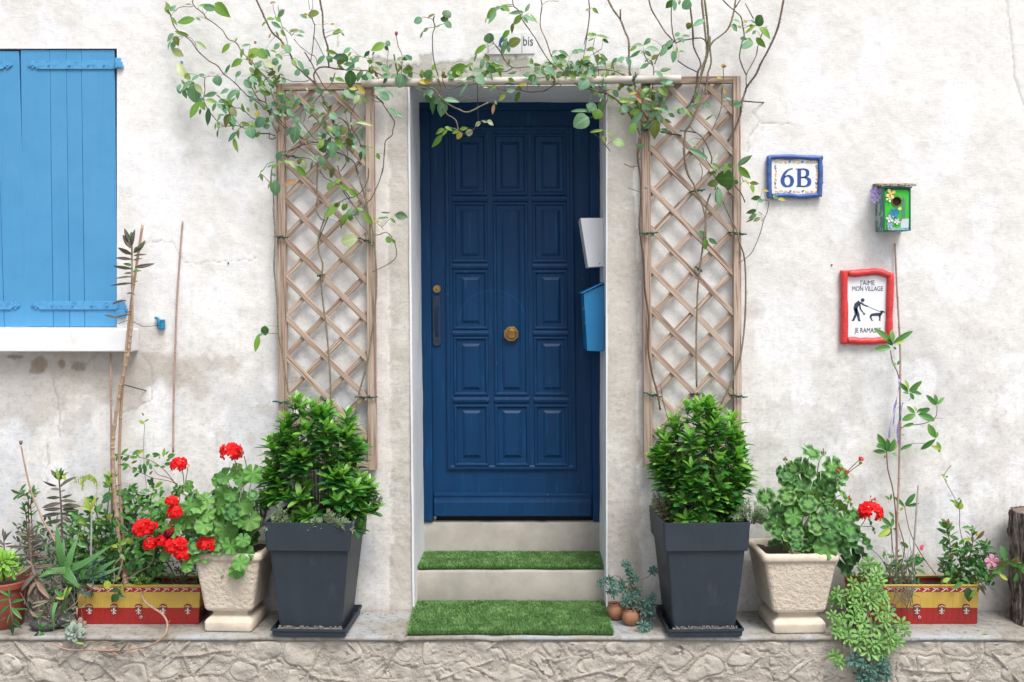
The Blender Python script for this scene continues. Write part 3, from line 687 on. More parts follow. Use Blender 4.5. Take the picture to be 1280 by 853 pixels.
def trellis(L0, L1, R0, R1, ytop, ybot, dn0, dsp, dslope, up0, usp, uslope, label, screw):
    root = empty('garden_trellis', P((L0[0]+R1[1])/2, ybot, -.03), label=label, cat='trellis', group='wooden lattice trellises beside the door')
    # L0=(x top inner..): posts given as (xl,xr) at top and bottom
    (a, b), (c, d) = L0, L1; (e, f), (g, h) = R0, R1
    board(((a+b)/2, ybot), ((a+b)/2, ybot), 1, 0, .01, root, 'post') if False else None
    board(((c+d)/2, ybot), ((a+b)/2, ytop), b-a, -.056, -.018, root, 'post'); board(((g+h)/2, ybot), ((e+f)/2, ytop-1.5), f-e, -.056, -.018, root, 'post')
    board((b+.3, ytop+4), (e-.3, ytop+3), 8.5, -.054, -.022, root, 'top_rail'); board((d+.3, ybot-5), (g-.3, ybot-5), 8.5, -.054, -.022, root, 'bottom_rail')
    xa, xb = (b+d)/2-1.5, (e+g)/2+1.5; ya, yb = ytop+6, ybot-7
    k = -12
    for k in range(-12, 14):
        q = clip_line((b+d)/2, up0+usp*k, -uslope, xa, xb, ya, yb)
        if q: board(q[0], q[1], 6.5+random.uniform(-.5, .5), -.037, -.029, root, 'slat')
    for k in range(-12, 14):
        q = clip_line((b+d)/2, dn0+dsp*k, dslope, xa, xb, ya, yb)
        if q: board(q[0], q[1], 6.8+random.uniform(-.5, .5), -.046, -.038, root, 'slat')
    for x, y in screw:
        p = P(x, y, -.056); mb = MB(); mb.disc((p.x, p.z), .0085, -.0585, -.056, 14); mb.disc((p.x, p.z), .004, -.0605, -.058, 6); mb.build('screw', STEEL, root)
    return root
trellis((344.3, 354.8), (349.2, 358.8), (456.4, 467), (460.6, 470), 104.5, 588, 299.4, 48.6, 1.0, 345.8, 49.5, 1.0, 'weathered wooden lattice trellis to the left of the navy door', [(461.3, 237)])
trellis((801.8, 812.4), (806.2, 815.2), (916.6, 926), (918.4, 927.2), 96.5, 586, 185.2, 50.2, 1.03, 242.5, 50.6, 1.03, 'weathered wooden lattice trellis to the right of the door, beside the blue number plaque', [(807.6, 233.5)])
# round pole lying across the door top
a = P(452, 104, -.082); b = P(851, 99, -.082); mb = MB()
n = 40; mb.tube([a.lerp(b, i/n)+Vector((0, 0, (vn(i*.31, 2, 4)-.5)*.006)) for i in range(n+1)], [.0195+.0012*vn(i*.5, 9, 2) for i in range(n+1)], 14)
o = mb.build('wooden_pole', POLE, bevel=.002); tag(o, 'pale cream round pole lying across the top of the doorway between the trellises', 'pole')

def tie(x0, y0, x1, y1, Y, label, r=.0035, tail=True):
    """twine wound round a post / slat"""
    a = P(x0, y0, Y); b = P(x1, y1, Y); d = b-a; mb = MB(); L = d.length
    turns = 2.0; n = 22; pts = []
    for i in range(n+1):
        t = i/n; q = a+d*(.12+.76*t) if True else a
        ang = t*turns*2*math.pi
        pts.append(q+Vector((0, -.006-.006*math.cos(ang), .006*math.sin(ang)+.002*math.sin(ang*2.3))))
    mb.tube(pts, r*.75, 5)
    mb.tube(catmull([a+Vector((0, .002, .001)), a+d*.15+Vector((0, -.012, .003)), a+d*.5+Vector((0, -.014, 0)), a+d*.85+Vector((0, -.012, -.002)), b+Vector((.0, 0, -.001))], 3), r, 6)
    k = a+d*random.uniform(.4, .7)+Vector((0, -.016, 0))
    mb.tube([k+Vector((-.005, 0, -.003)), k+Vector((.001, -.005, .003)), k+Vector((.006, 0, -.001))], [.002, .0052, .003], 6)
    o = mb.build('plant_tie', TIE, smooth=True); tag(o, label, 'plant tie', 'green twine ties on the trellises'); o['kind'] = ''; del o['kind']
F_ = lambda u, v: (320+u/3.554, 260+v/3.554)
E_ = lambda u, v: (780+u/3.877, 180+v/3.877)
for (q0, q1, Y, lb) in (
    (F_(80, 130), F_(142, 130), -.058, 'green twine tie round the left post of the left trellis, at mid height'),
    (F_(452, 136), F_(528, 156), -.060, 'green twine tie on the right post of the left trellis just below the screw'),
    (F_(272, 306), F_(306, 294), -.052, 'short green twine tie at a slat crossing in the middle of the left trellis'),
    (F_(440, 842), F_(540, 838), -.060, 'green twine tie low on the right post of the left trellis, above the bush'),
    ((341, 502.4), (366, 503.5), -.060, 'green twine tie low on the left post of the left trellis, above the bush'),
    ((400.5, 499), (415.5, 501.5), -.052, 'green twine tie on the slats right above the left bush top'),
    ((348, 194), (377, 197.5), -.060, 'dark green tie near the top of the left post of the left trellis, under leaves'),
    (E_(74, 438), E_(164, 428), -.060, 'green twine tie on the left post of the right trellis, at mid height'),
    (E_(322, 236), E_(392, 220), -.052, 'green twine tie on a slat crossing in the upper middle of the right trellis'),
    (E_(508, 432), E_(594, 437), -.060, 'green twine tie on the right post of the right trellis, left of the birdhouse'),
    (E_(344, 598), E_(378, 618), -.052, 'short green twine tie round the middle cane of the right trellis'),
    ((804.5, 491.5), (827.5, 496), -.060, 'green twine tie low on the left post of the right trellis, above the bush'),
    ((864, 493.5), (876, 491.5), -.052, 'green twine tie on the slats right above the right bush top'),
    ((914, 494.5), (934, 496), -.060, 'green twine tie low on the right post of the right trellis, above the bush'),
    ((801.5, 163), (812, 162), -.060, 'green twine tie near the top of the left post of the right trellis')):
    tie(*q0, *q1, Y, lb)
p = P(793, 98, -.10); mb = MB()
for dx, dz in ((.006, .028), (-.003, -.026), (.016, .02), (-.008, .012)): mb.tube([p, p+Vector((dx, -.006, dz))], .003, 5)
mb.tube([p+Vector((-.01, 0, -.012)), p+Vector((0, -.008, 0)), p+Vector((.008, 0, .012))], .004, 6)
tag(mb.build('plant_tie', TIE, smooth=True), 'green twine knot tying the rose cane to the cream pole', 'plant tie', 'green twine ties on the trellises')

# nails, spikes, hooks on the wall
def spike(q0, q1, Y0, Y1, m, r, label, name='wall_spike'):
    mb = MB(); mb.tube([P(*q0, Y0), (P(*q0, Y0)+P(*q1, Y1))/2+Vector((0,0,-.001)), P(*q1, Y1)], [r, r, r*.8], 6)
    tag(mb.build(name, m, smooth=True), label, 'wall spike', 'metal spikes in the wall')
spike((929, 126.5), (955.5, 128.5), -.075, .0, IRON, .0033, 'dark metal spike sticking out right of the right trellis top')
spike((826, 165), (852, 169.5), -.07, -.05, IRON, .0042, 'dark metal spike behind rose leaves at the top of the right trellis')
spike((492.3, 68), (497.5, 96), -.06, -.02, IRON, .0036, 'dark upright spike above the left end of the cream pole')
spike((155, 481), (183, 488.5), -.10, 0, IRON, .0028, 'thin dark spike in the wall behind the tall bamboo cane')
mb = MB(); mb.tube([P(317, 167, 0), P(337, 167.3, -.05)], .0028, 6)
mb.tube(catmull([P(337, 166.5, -.05), P(336.5, 173, -.052), P(341, 174, -.052), P(345, 172, -.05)], 3), .0026, 6); mb.tube([P(337, 167.3, -.05), P(344, 170, -.05)], .0026, 6)
tag(mb.build('wall_hook', IRON, smooth=True), 'thin dark iron hook between wall and left post of the left trellis', 'hook')
mb = MB(); mb.tube([P(596.5, 96, -.085), P(597, 125, -.083), P(597.8, 151, -.08)], [.0022, .0022, .0012], 6)
tag(mb.build('hanging_wire', IRON), 'short black wire hanging from the cream pole in front of the soffit', 'wire')
# shutter stay (blue) on the wall
p = P(200, 405, 0); mb = MB()
mb.box(p.x-.014, p.x+.004, -.012, 0, p.z-.014, p.z+.006); mb.box(p.x+.006, p.x+.030, -.020, -.008, p.z-.028, p.z+.022)
mb.tube(catmull([(p.x-.020, -.01, p.z+.030), (p.x-.006, -.016, p.z+.026), (p.x+.002, -.02, p.z+.010), (p.x+.004, -.016, p.z-.026)], 3), .0085, 8)
tag(mb.build('shutter_stay', mat('weathered_blue_iron', (.02,.24,.42), (.015,.12,.22), rough=.45, scale=60, bscale=150, bstr=.5), bevel=.003), 'small blue iron shutter stay on the wall right of the sill', 'shutter stay')
mb = MB(); mb.tube(catmull([P(148, 405, -.09), P(160, 401, -.085), P(172, 405, -.07), P(180, 408.5, -.05), P(196, 407, -.015)], 4), .0014, 5); mb.tube(catmull([P(160, 398, -.09), P(168, 403, -.08), P(176, 407, -.06)], 4), .0012, 5)
tag(mb.build('garden_wire', IRON, smooth=True), 'thin dark wire from the tall cane to the blue shutter stay', 'wire')
# tiny blue screw head on the wall
p = P(227.3, 78, 0); mb = MB(); mb.disc((p.x, p.z), .006, -.006, 0.004, 10); tag(mb.build('wall_plug', IRONB), 'tiny blue plug head in the white wall between two rose branches', 'wall plug')
for x, y, lb in ((1039.5, 331.5, 'tiny black nail hole plug left above the red sign'), (285.5, 329, 'tiny black nail in the wall right of the thin cane')):
    p = P(x, y, 0); mb = MB(); mb.disc((p.x, p.z), .004, -.005, .004, 8); tag(mb.build('nail', IRON), lb, 'nail')

# ================================================================ SIGNS
def text_obj(s, size, c, Y, m, parent, name='lettering', ext=.0004, sx=1.0, shear=0, bold=0):
    cu = bpy.data.curves.new(name, 'FONT'); cu.body = s; cu.size = size; cu.align_x = 'CENTER'; cu.align_y = 'CENTER'; cu.extrude = ext; cu.offset = bold; cu.resolution_u = 4
    t = bpy.data.objects.new(name, cu); C.objects.link(t)
    dg = bpy.context.evaluated_depsgraph_get(); dg.update()
    me = bpy.data.meshes.new_from_object(t.evaluated_get(dg)); bpy.data.objects.remove(t); bpy.data.curves.remove(cu)
    me.name = name; me.materials.clear(); me.materials.append(m)
    o = bpy.data.objects.new(name, me); C.objects.link(o); o.parent = parent
    o.location = Vector((c.x, Y, c.z))-wl(parent); o.rotation_euler = (R(90), 0, 0); o.scale = (sx, 1, 1); return o
def branch(mb, pts, Y, r, rs, bumps=()):
    """knobbly painted branch"""
    Pn = catmull([P(x, y, Y) for x, y in pts], 6); n = len(Pn)
    mb.tube([p+Vector((0, 0, (vn(i*.6, rs, 3)-.5)*.004)) for i, p in enumerate(Pn)], [r*(.88+.26*vn(i*.5, rs*2.7, 6)) for i in range(n)], 10)
    for x, y, dx, dz in bumps: p = P(x, y, Y); mb.tube([p, p+Vector((dx*.7, -.004, dz*.7)), p+Vector((dx, -.006, dz))], [r*.6, r*.45, r*.28], 6)
def catm2(pts, k=5): return [(v.x, v.z) for v in catmull([(a, 0, b) for a, b in pts], k)]
def strokes(mb, c, s, items, Y0, Y1):
    """items: list of (pts, widths) in unit space, centred"""
    for pts, ws in items:
        q = catm2([(c.x+x*s, c.z+y*s) for x, y in pts], 5); n = len(q)
        if isinstance(ws, (list, tuple)):
            W = [np.interp(i/(n-1)*(len(ws)-1), range(len(ws)), ws)*s for i in range(n)]
        else: W = ws*s
        mb.strip(q, W, Y0, Y1)
# --- 6B plaque
root = empty('number_plaque', P(993.5, 248, 0), label='white tile plaque reading 6B with yellow and blue border in a blue branch frame', cat='house number')
mb = MB(); mb.quadbar((964.5, 200.5), (1023, 201), (1023, 243.5), (964.5, 242.5), -.018, -.002); mb.build('tile', TILEW, root, bevel=.001)
for pts, bp in ((((960, 197.5), (980, 196.3), (1005, 197.2), (1028, 197.8)), ((968, 198, 0, -.006),)), (((961.3, 196.5), (961, 215), (961.6, 232), (961.8, 248)), ()), (((1024.8, 199), (1025.6, 215), (1025, 232), (1024.2, 246)), ((1026, 229, .010, .002),)), (((966, 245.6), (980, 244.2), (1000, 246), (1022, 244.2)), ((1003, 246, 0, -.010),))):
    mb = MB(); branch(mb, pts, -.020, .0125, pts[0][0], bp); mb.build('frame_branch', BLUEF, root, smooth=True)
c6 = P(984.2, 222.3, -.0195); s6 = M_(22.5); mb = MB()
strokes(mb, c6, s6, [([(.30, .50), (.08, .44), (-.14, .24), (-.25, -.05), (-.25, -.25), (-.14, -.43), (.02, -.485)], [.05, .08, .14, .21, .215, .15, .08]),
                     ([(-.18, .0), (.02, .11), (.20, .02), (.27, -.18), (.20, -.40), (.02, -.485)], [.05, .09, .165, .215, .165, .08])], -.0195, -.018)
mb.build('numeral_six', INKB, root)
cB = P(1003.6, 222.3, -.0195); mb = MB()
strokes(mb, cB, s6, [([(-.20, -.5), (-.20, .5)], .205), ([(-.38, .485), (.05, .485)], .035), ([(-.38, -.485), (.08, -.485)], .035),
                     ([(-.12, .475), (.10, .465), (.25, .36), (.25, .16), (.10, .035), (-.12, .02)], [.06, .08, .18, .18, .08, .05]),
                     ([(-.12, .02), (.14, .01), (.34, -.12), (.34, -.34), (.14, -.47), (-.12, -.475)], [.05, .08, .205, .205, .08, .06])], -.0195, -.018)
mb.build('letter_b', INKB, root)
mbY, mbB = MB(), MB()
def curl(mb, x, y, r, ph, n=7, k=1.4):
    c = P(x, y, 0); mb.strip([(c.x+r*(1-.5*i/n)*math.cos(ph+k*math.pi*i/n), c.z+r*(1-.5*i/n)*math.sin(ph+k*math.pi*i/n)) for i in range(n+1)], .0032, -.0192, -.018)
rr = random.Random(4)
for i in range(10):
    x = 969+i*5.4
    for y in (203.8, 240.2):
        if i in (3, 6): [curl(mbB, x+dx, y+dy, .005, rr.uniform(0, 6)) for dx, dy in ((0, 0), (1.5, -.8))]
        else: curl(mbY, x, y+rr.uniform(-.5, .5), .0052, rr.uniform(0, 6)); curl(mbY, x+2.2, y+rr.uniform(-.6, .6), .0035, rr.uniform(0, 6))
for y in (209, 214, 219, 224, 229, 234):
    for x in (968.3, 1019.3): (curl(mbB, x, y, .0058, rr.uniform(0, 6)) or curl(mbB, x, y+2, .004, rr.uniform(0, 6))) if y in (209, 229) else (curl(mbY, x, y, .0048, rr.uniform(0, 6)), curl(mbY, x+.5, y+2, .0032, rr.uniform(0, 6)))
mbY.build('yellow_scrollwork', INKY, root)['kind'] = 'stuff'; mbB.build('blue_scrollwork', INKB, root)['kind'] = 'stuff'
# --- small plaque above the door
root = empty('number_tiles', P(639, 68, 0), label='plain white tiles with blue numeral and the word bis above the doorway', cat='house number')
mb = MB(); mb.quadbar((610.5, 40.5), (652, 40.2), (652, 67.6), (610.5, 68.2), -.011, .006); mb.build('tile', TILEW, root, bevel=.0015)
mb = MB(); mb.quadbar((652.6, 40.2), (668.5, 40), (668.5, 67.2), (652.6, 67.6), -.011, .006); mb.build('tile', TILEW, root, bevel=.0015)
c = P(630, 53.2, 0); mb = MB()
strokes(mb, c, M_(17), [([(.30, .50), (.06, .46), (-.18, .24), (-.28, -.05), (-.26, -.28), (-.14, -.43), (.02, -.47)], [.10, .14, .17, .18, .17, .15, .13]), ([(-.20, .0), (.02, .12), (.20, .03), (.27, -.18), (.20, -.38), (.02, -.47)], [.10, .13, .16, .17, .15, .13])], -.0125, -.011)
mb.build('numeral_six', PETROL, root)
text_obj('bis', M_(17), P(660, 52.8, 0), -.0118, mat('dark_teal_ink', (.015,.06,.09), rough=.4, bstr=0), root, sx=.72)

# --- red framed sign
root = empty('red_framed_sign', P(1084, 430, 0), label='white sign reading J AIME MON VILLAGE JE RAMASSE in a red painted branch frame', cat='sign')
mb = MB(); mb.quadbar((1058.5, 344), (1109, 345), (1109, 422.5), (1058.5, 422.5), -.012, 0); mb.build('sign_board', mat('sign_white', (.80,.81,.84), (.78,.79,.83), rough=.35, bstr=0), root)
for pts, r, bp in ((((1060.5, 342), (1075, 341.5), (1096, 340), (1112, 344)), .0165, ()), (((1054.8, 338.2), (1055, 360), (1055.5, 395), (1054.8, 430)), .0185, ((1053, 381, -.008, 0),)), (((1113.2, 341.5), (1112.3, 370), (1111.6, 395), (1111, 426)), .0165, ()), (((1059, 425.5), (1075, 426.5), (1090, 426.8), (1110, 424.6)), .0175, ())):
    mb = MB(); branch(mb, pts, -.018, r, pts[0][1]*.37, bp); mb.build('frame_branch', REDF, root, smooth=True)
text_obj("J'AIME", M_(8.6), P(1083.3, 354, 0), -.0128, INKD, root, sx=.80); text_obj("MON VILLAGE", M_(8.2), P(1083.3, 361.3, 0), -.0128, INKD, root, sx=.74); text_obj("JE RAMASSE", M_(8.6), P(1083.8, 413.2, 0), -.0128, INKD, root, sx=.74)
G_ = lambda u, v: (1030+u/5.333, 300+v/5.333)
def gp(u, v): p = P(*G_(u, v), 0); return (p.x, p.z)
mb = MB(); k = M_(1/5.333)
mb.disc(gp(252, 402), 12.5*k, -.0132, -.012, 12)
for pts, ws in (([(232, 412), (212, 432), (203, 460)], [22, 30, 26]), ([(203, 455), (208, 495), (190, 535)], [22, 18, 13]), ([(207, 460), (222, 500), (228, 536)], [20, 18, 13]), ([(180, 536), (196, 537)], 7), ([(222, 537), (238, 538)], 7),
                ([(236, 418), (262, 434), (286, 444)], [12, 9, 8]), ([(230, 425), (238, 462), (256, 486)], [12, 9, 7]), ([(286, 444), (375, 481)], 2.2), ([(256, 488), (268, 496)], 9), ([(262, 486), (258, 500)], 3),
                ([(308, 500), (340, 497), (374, 497)], [15, 20, 22]), ([(312, 500), (306, 516), (314, 538)], [12, 9, 7]), ([(366, 500), (366, 538)], [14, 6]), ([(310, 536), (322, 536)], 4), ([(360, 536), (372, 536)], 4),
                ([(304, 500), (300, 512), (302, 524)], 3), ([(372, 496), (382, 482)], [16, 10]), ([(372, 478), (388, 478), (400, 484)], [14, 11, 6]), ([(374, 472), (372, 488)], 6)):
    mb.strip([gp(*q) for q in pts], [w_*k for w_ in ws] if isinstance(ws, list) else ws*k, -.0132, -.012)
mb.build('dog_walker_pictogram', INKD, root)

# ================================================================ LETTERBOXES on the right jamb
def lbox(name, pts, Y0, Y1, m, label, knobs=None):
    root = empty(name, P(pts[-1][0], pts[-1][1], Y0), label=label, cat='letterbox')
    fr = [P(x, y, Y0) for x, y in pts]; xmax = xr+.001
    fr = [Vector((min(p.x, xmax), Y0, p.z)) if abs(p.x-xmax) > .03 else Vector((xmax, Y0, p.z)) for p in fr]
    n = len(fr); vs = fr+[Vector((p.x, Y1, p.z)) for p in fr]
    mb = MB(); mb.add(vs, [tuple(range(n)), tuple(range(2*n-1, n-1, -1))]+[(i, i+n, (i+1) % n+n, (i+1) % n) for i in range(n)])
    fix_normals(mb.build('box_body', m, root, bevel=.002)); return root, fr
root, fr_ = lbox('letterbox', [(725.6, 273), (753, 272.5), (753.4, 333), (735.2, 334.5)], .14, .34, BOXW, 'white metal letterbox on the right door jamb, above the blue one')
p = P(751, 331, .14); mb = MB(); mb.disc((p.x-.006, p.z+.006), .0045, .135, .14, 8); mb.build('rivet', STEEL, root)
root, fr_ = lbox('letterbox', [(729.5, 366), (754.7, 356), (755.4, 439.5), (734, 439)], .115, .40, BOXB, 'bright blue metal letterbox with sloping lid on the right door jamb')
a = P(727.0, 367.2, .105); b = P(755, 353.6, .105); mb = MB()
b.x = xr-.001
mb.add([(a.x, .105, a.z-.001), (b.x, .105, b.z-.003), (b.x, .41, b.z-.003), (a.x, .41, a.z-.001), (a.x, .105, a.z+.005), (b.x, .105, b.z+.005), (b.x, .41, b.z+.005), (a.x, .41, a.z+.005)], [(3,2,1,0),(4,5,6,7),(0,1,5,4),(1,2,6,5),(2,3,7,6),(3,0,4,7)])
fix_normals(mb.build('sloping_lid', BOXB, root, bevel=.0015))
for y in (386, 404):
    q = P(733.0-(1.2 if y < 390 else 0), y, .115); mb = MB(); mb.tube([(q.x-.007, .165, q.z), (q.x+.01, .165, q.z)], .007, 8); mb.build('hinge_pin', STEEL, root)

# ================================================================ BIRDHOUSE
root = empty('birdhouse', P(1120, 290, -.06), label='small green painted birdhouse with bark roof and glued flowers on the white wall', cat='birdhouse')
BG = mat('bright_green_paint', (.05,.55,.035), (.04,.45,.03), rough=.4, scale=20, bstr=.1)
BD = mat('deep_green_paint', (.005,.17,.09), (.004,.12,.07), rough=.4, scale=20, bstr=.2)
BS = mat('flaking_side_paint', (.07,.21,.20), (.45,.45,.42), rough=.7, scale=18, bstr=.4, lo=.5, hi=.58, c3=(.12,.25,.15))
YF = -.115
fl, frr = P(1104.5, 288.5, YF), P(1138, 236, YF); X0, X1, Z0, Z1 = fl.x, frr.x, fl.z, frr.z
mb = MB(); mb.box(X0, X1, YF+.006, -.004, Z0, Z1); mb.build('box_wall', BS, root, bevel=.001)
HX, HZ = P(1120.7, 252, YF).x, P(0, 252, YF).z
# front board with a real hole
mb = MB(); n = 24; ro = M_(5.6, YF); outer = []
for k in range(n):
    a = 2*math.pi*(k+.5)/n; ca, sa = math.cos(a), math.sin(a)
    tx = ((X1-.004-HX)/ca if ca > 0 else (X0+.004-HX)/ca) if abs(ca) > 1e-6 else 9; tz = ((Z1-.004-HZ)/sa if sa > 0 else (Z0+.004-HZ)/sa) if abs(sa) > 1e-6 else 9
    t = min(tx, tz); outer.append((HX+ca*t, YF, HZ+sa*t))
inn = [(HX+ro*math.cos(2*math.pi*(k+.5)/n), YF, HZ+ro*math.sin(2*math.pi*(k+.5)/n)) for k in range(n)]
inb = [(x, YF+.0055, z) for x, y, z in inn]
mb.add(outer+inn+inb, [(k, (k+1) % n, n+(k+1) % n, n+k) for k in range(n)]+[(n+k, n+(k+1) % n, 2*n+(k+1) % n, 2*n+k) for k in range(n)])
fix_normals(mb.build('front_board', BG, root))
mb = MB(); mb.disc((HX, HZ), ro*1.02, YF+.0056, YF+.0058, 20); mb.build('entrance_hole', DARK, root)
mb = MB()
for k in range(26):
    a = 2*math.pi*k/26; c = Vector((HX+ro*1.1*math.cos(a), YF-.002, HZ+ro*1.1*math.sin(a))); mb.tube([c+Vector((0,0,-.002)), c+Vector((.001,-.001,.002))], .0028, 5)
mb.build('entrance_ring', mat('braided_cord', (.45,.24,.12), (.3,.08,.06), rough=.7, scale=120), root)
for bx in ((X0-.001, X0+.006, Z0, Z1), (X1-.006, X1+.001, Z0, Z1)): mb = MB(); mb.box(bx[0], bx[1], YF-.004, YF+.01, bx[2], bx[3]); mb.build('corner_trim', BD, root, bevel=.001)
mb = MB(); mb.box(X0+.0065, X1-.0065, YF-.004, YF+.01, Z1-.006, Z1+.001); mb.build('trim_board', BD, root, bevel=.001)
mb = MB(); mb.box(X0-.002, X1+.004, YF-.012, -.002, Z1+.0015, Z1+.008); mb.build('roof_board', BD, root, bevel=.001)
BK = mat('bark_chips', (.40,.34,.29), (.10,.075,.06), rough=.95, scale=50, bscale=90, bstr=1, bdist=.006, lo=.42, hi=.6)
for k in range(15):
    x = X0-.004+(X1-X0+.014)*k/14; mb = MB(); a = random.uniform(-.3, .3)
    pts = [(x-.010, YF-.014+random.uniform(-.005, .004), Z1+.009), (x+.012, YF-.018, Z1+.011), (x+.012, -.003, Z1+.030), (x-.010, -.003, Z1+.028)]
    pts += [(p[0]+random.uniform(-.002, .002), p[1], p[2]+.005+random.uniform(0, .006)) for p in pts]
    mb.hexa(pts); mb.build('bark_chip', BK, root)
def flat_flower(cx, cz, r, n, m, Y, name='glued_flower', core=None, ph=0):
    mb = MB()
    for k in range(n):
        a = ph+2*math.pi*k/n; c, s_ = math.cos(a), math.sin(a)
        pts = [(0, 0), (r*.5, -r*.30), (r*.9, -r*.26), (r, 0), (r*.9, r*.26), (r*.5, r*.30)]
        mb.add([(cx+x*c-z*s_, Y-.002-.004*(x/r), cz+x*s_+z*c) for x, z in pts], [tuple(range(6))])
    mb.disc((cx, cz), r*.2, Y-.006, Y-.001, 8); mb.build(name, m, root)
bx = lambda u, v: P(940+u/5.818, 180+v/5.818, YF)
for (u, v, r, n, col, ph) in ((905, 350, 42, 5, (.30,.20,.52), .3), (900, 400, 30, 5, (.30,.26,.55), .9), (1005, 365, 38, 4, (.85,.62,.22), .5), (995, 400, 26, 4, (.85,.78,.42), .2), (1030, 505, 38, 6, (.03,.22,.42), .1),
                              (1000, 545, 30, 5, (.75,.72,.76), .5), (1050, 565, 24, 5, (.75,.70,.74), 1), (1000, 590, 26, 5, (.32,.42,.65), .2), (1070, 470, 14, 5, (.85,.80,.45), .7)):
    q = bx(u, v); flat_flower(q.x, q.z, M_(r/5.818, YF), n, mat('glued_flower_%d' % u, col, rough=.7, bstr=0), (YF-.003) if u > 950 else YF+.02, ph=ph)
mb = MB()
for (u, v, r) in ((1085, 590, 0),): pass
a = bx(1080, 628); b = bx(1138, 545); mb.box(a.x, b.x, YF-.002, YF, a.z, b.z); mb.build('glued_card', mat('pale_card', (.60,.66,.72), rough=.7, bstr=0), root)
mb = MB()
for u in (1092, 1102, 1112): a = bx(u, 548); b = bx(u+3, 380+u % 20); mb.tube([(a.x, YF-.002, a.z), (b.x, YF-.002, b.z)], .0012, 4)
mb.build('glued_stalk', mat('lilac_stalk', (.25,.27,.50), rough=.7, bstr=0), root)
mb = MB(); a = bx(985, 628); b = bx(1138, 610); mb.box(a.x, b.x, YF-.0035, YF-.001, a.z, b.z); mb.build('painted_strip', mat('teal_strip', (.08,.33,.42), (.45,.5,.52), rough=.6, scale=60), root)
a = bx(1045, 585); b = bx(1095, 520); mb = MB(); mb.strip(catm2([(a.x, a.z), ((a.x+b.x)/2+.004, (a.z+b.z)/2-.003), (b.x, b.z)]), [.003, .009, .010, .004, .003, .008, .010, .008, .006, .005, .003][:11], YF-.005, YF-.003); mb.build('painted_leaf', mat('sage_paint', (.12,.26,.10), rough=.6, bstr=0), root)

# ================================================================ CANES
def cane(pts, Y, r, m, label, nodes=6, cat='bamboo cane', name='bamboo_cane', taper=.8):
    Ys = Y if isinstance(Y, (list, tuple)) else [Y]*len(pts)
    q = catmull([P(x, y, yy) for (x, y), yy in zip(pts, Ys)], 6); n = len(q); rad = [r*(taper+(1-taper)*i/(n-1)) for i in range(n)]
    mb = MB(); mb.tube(q, rad, 8)
    for k in range(1, nodes):
        i = int(k*(n-1)/nodes); d = (q[min(i+1, n-1)]-q[i]).normalized(); mb.tube([q[i]-d*.004, q[i], q[i]+d*.004], [rad[i]*1.02, rad[i]*1.28, rad[i]*1.02], 8)
    return tag(mb.build(name, m, smooth=True), label, cat)
cane([(178.3, 281), (170, 336), (164.5, 375), (157.5, 440), (152, 498), (149.8, 545), (149, 580), (151.5, 640), (155.5, 690), (160, 736)], -.13, .0085, CANE, 'tall tan bamboo cane supporting the tall kalanchoe stem right of the shutters')
cane([(228.3, 277), (225, 320), (221, 380), (219, 440), (217, 500), (216.5, 566)], [-.005, -.012, -.02, -.03, -.045, -.07], .0055, CANEP, 'thin pinkish cane leaning on the white wall right of the blue shutter stay', 5)
cane([(138.3, 442), (138.8, 500), (139.2, 560), (140, 640), (140.5, 660)], [-.03, -.05, -.06, -.08, -.08], .0062, CANEP, 'thin pinkish cane under the right end of the window sill', 4)
cane([(114.4, 641), (114, 680), (113.4, 722)], -.22, .0050, GREYST, 'short thin pale grey stick standing in front of the aloe', 1, 'stick', 'stick')
cane([(1118.6, 304.5), (1121, 355), (1122.4, 382), (1125.3, 440), (1125, 500), (1124, 587), (1122, 640), (1120, 722)], [-.01, -.02, -.03, -.05, -.07, -.10, -.13, -.15], .0058, CANEP, 'long thin cane rising past the red sign to below the birdhouse', 8)
cane([(1148, 606), (1145.5, 640), (1142, 692), (1139.5, 736)], [-.13, -.14, -.15, -.16], .0058, GREYST, 'short grey stick leaning in the right hand trough', 1, 'stick', 'stick')

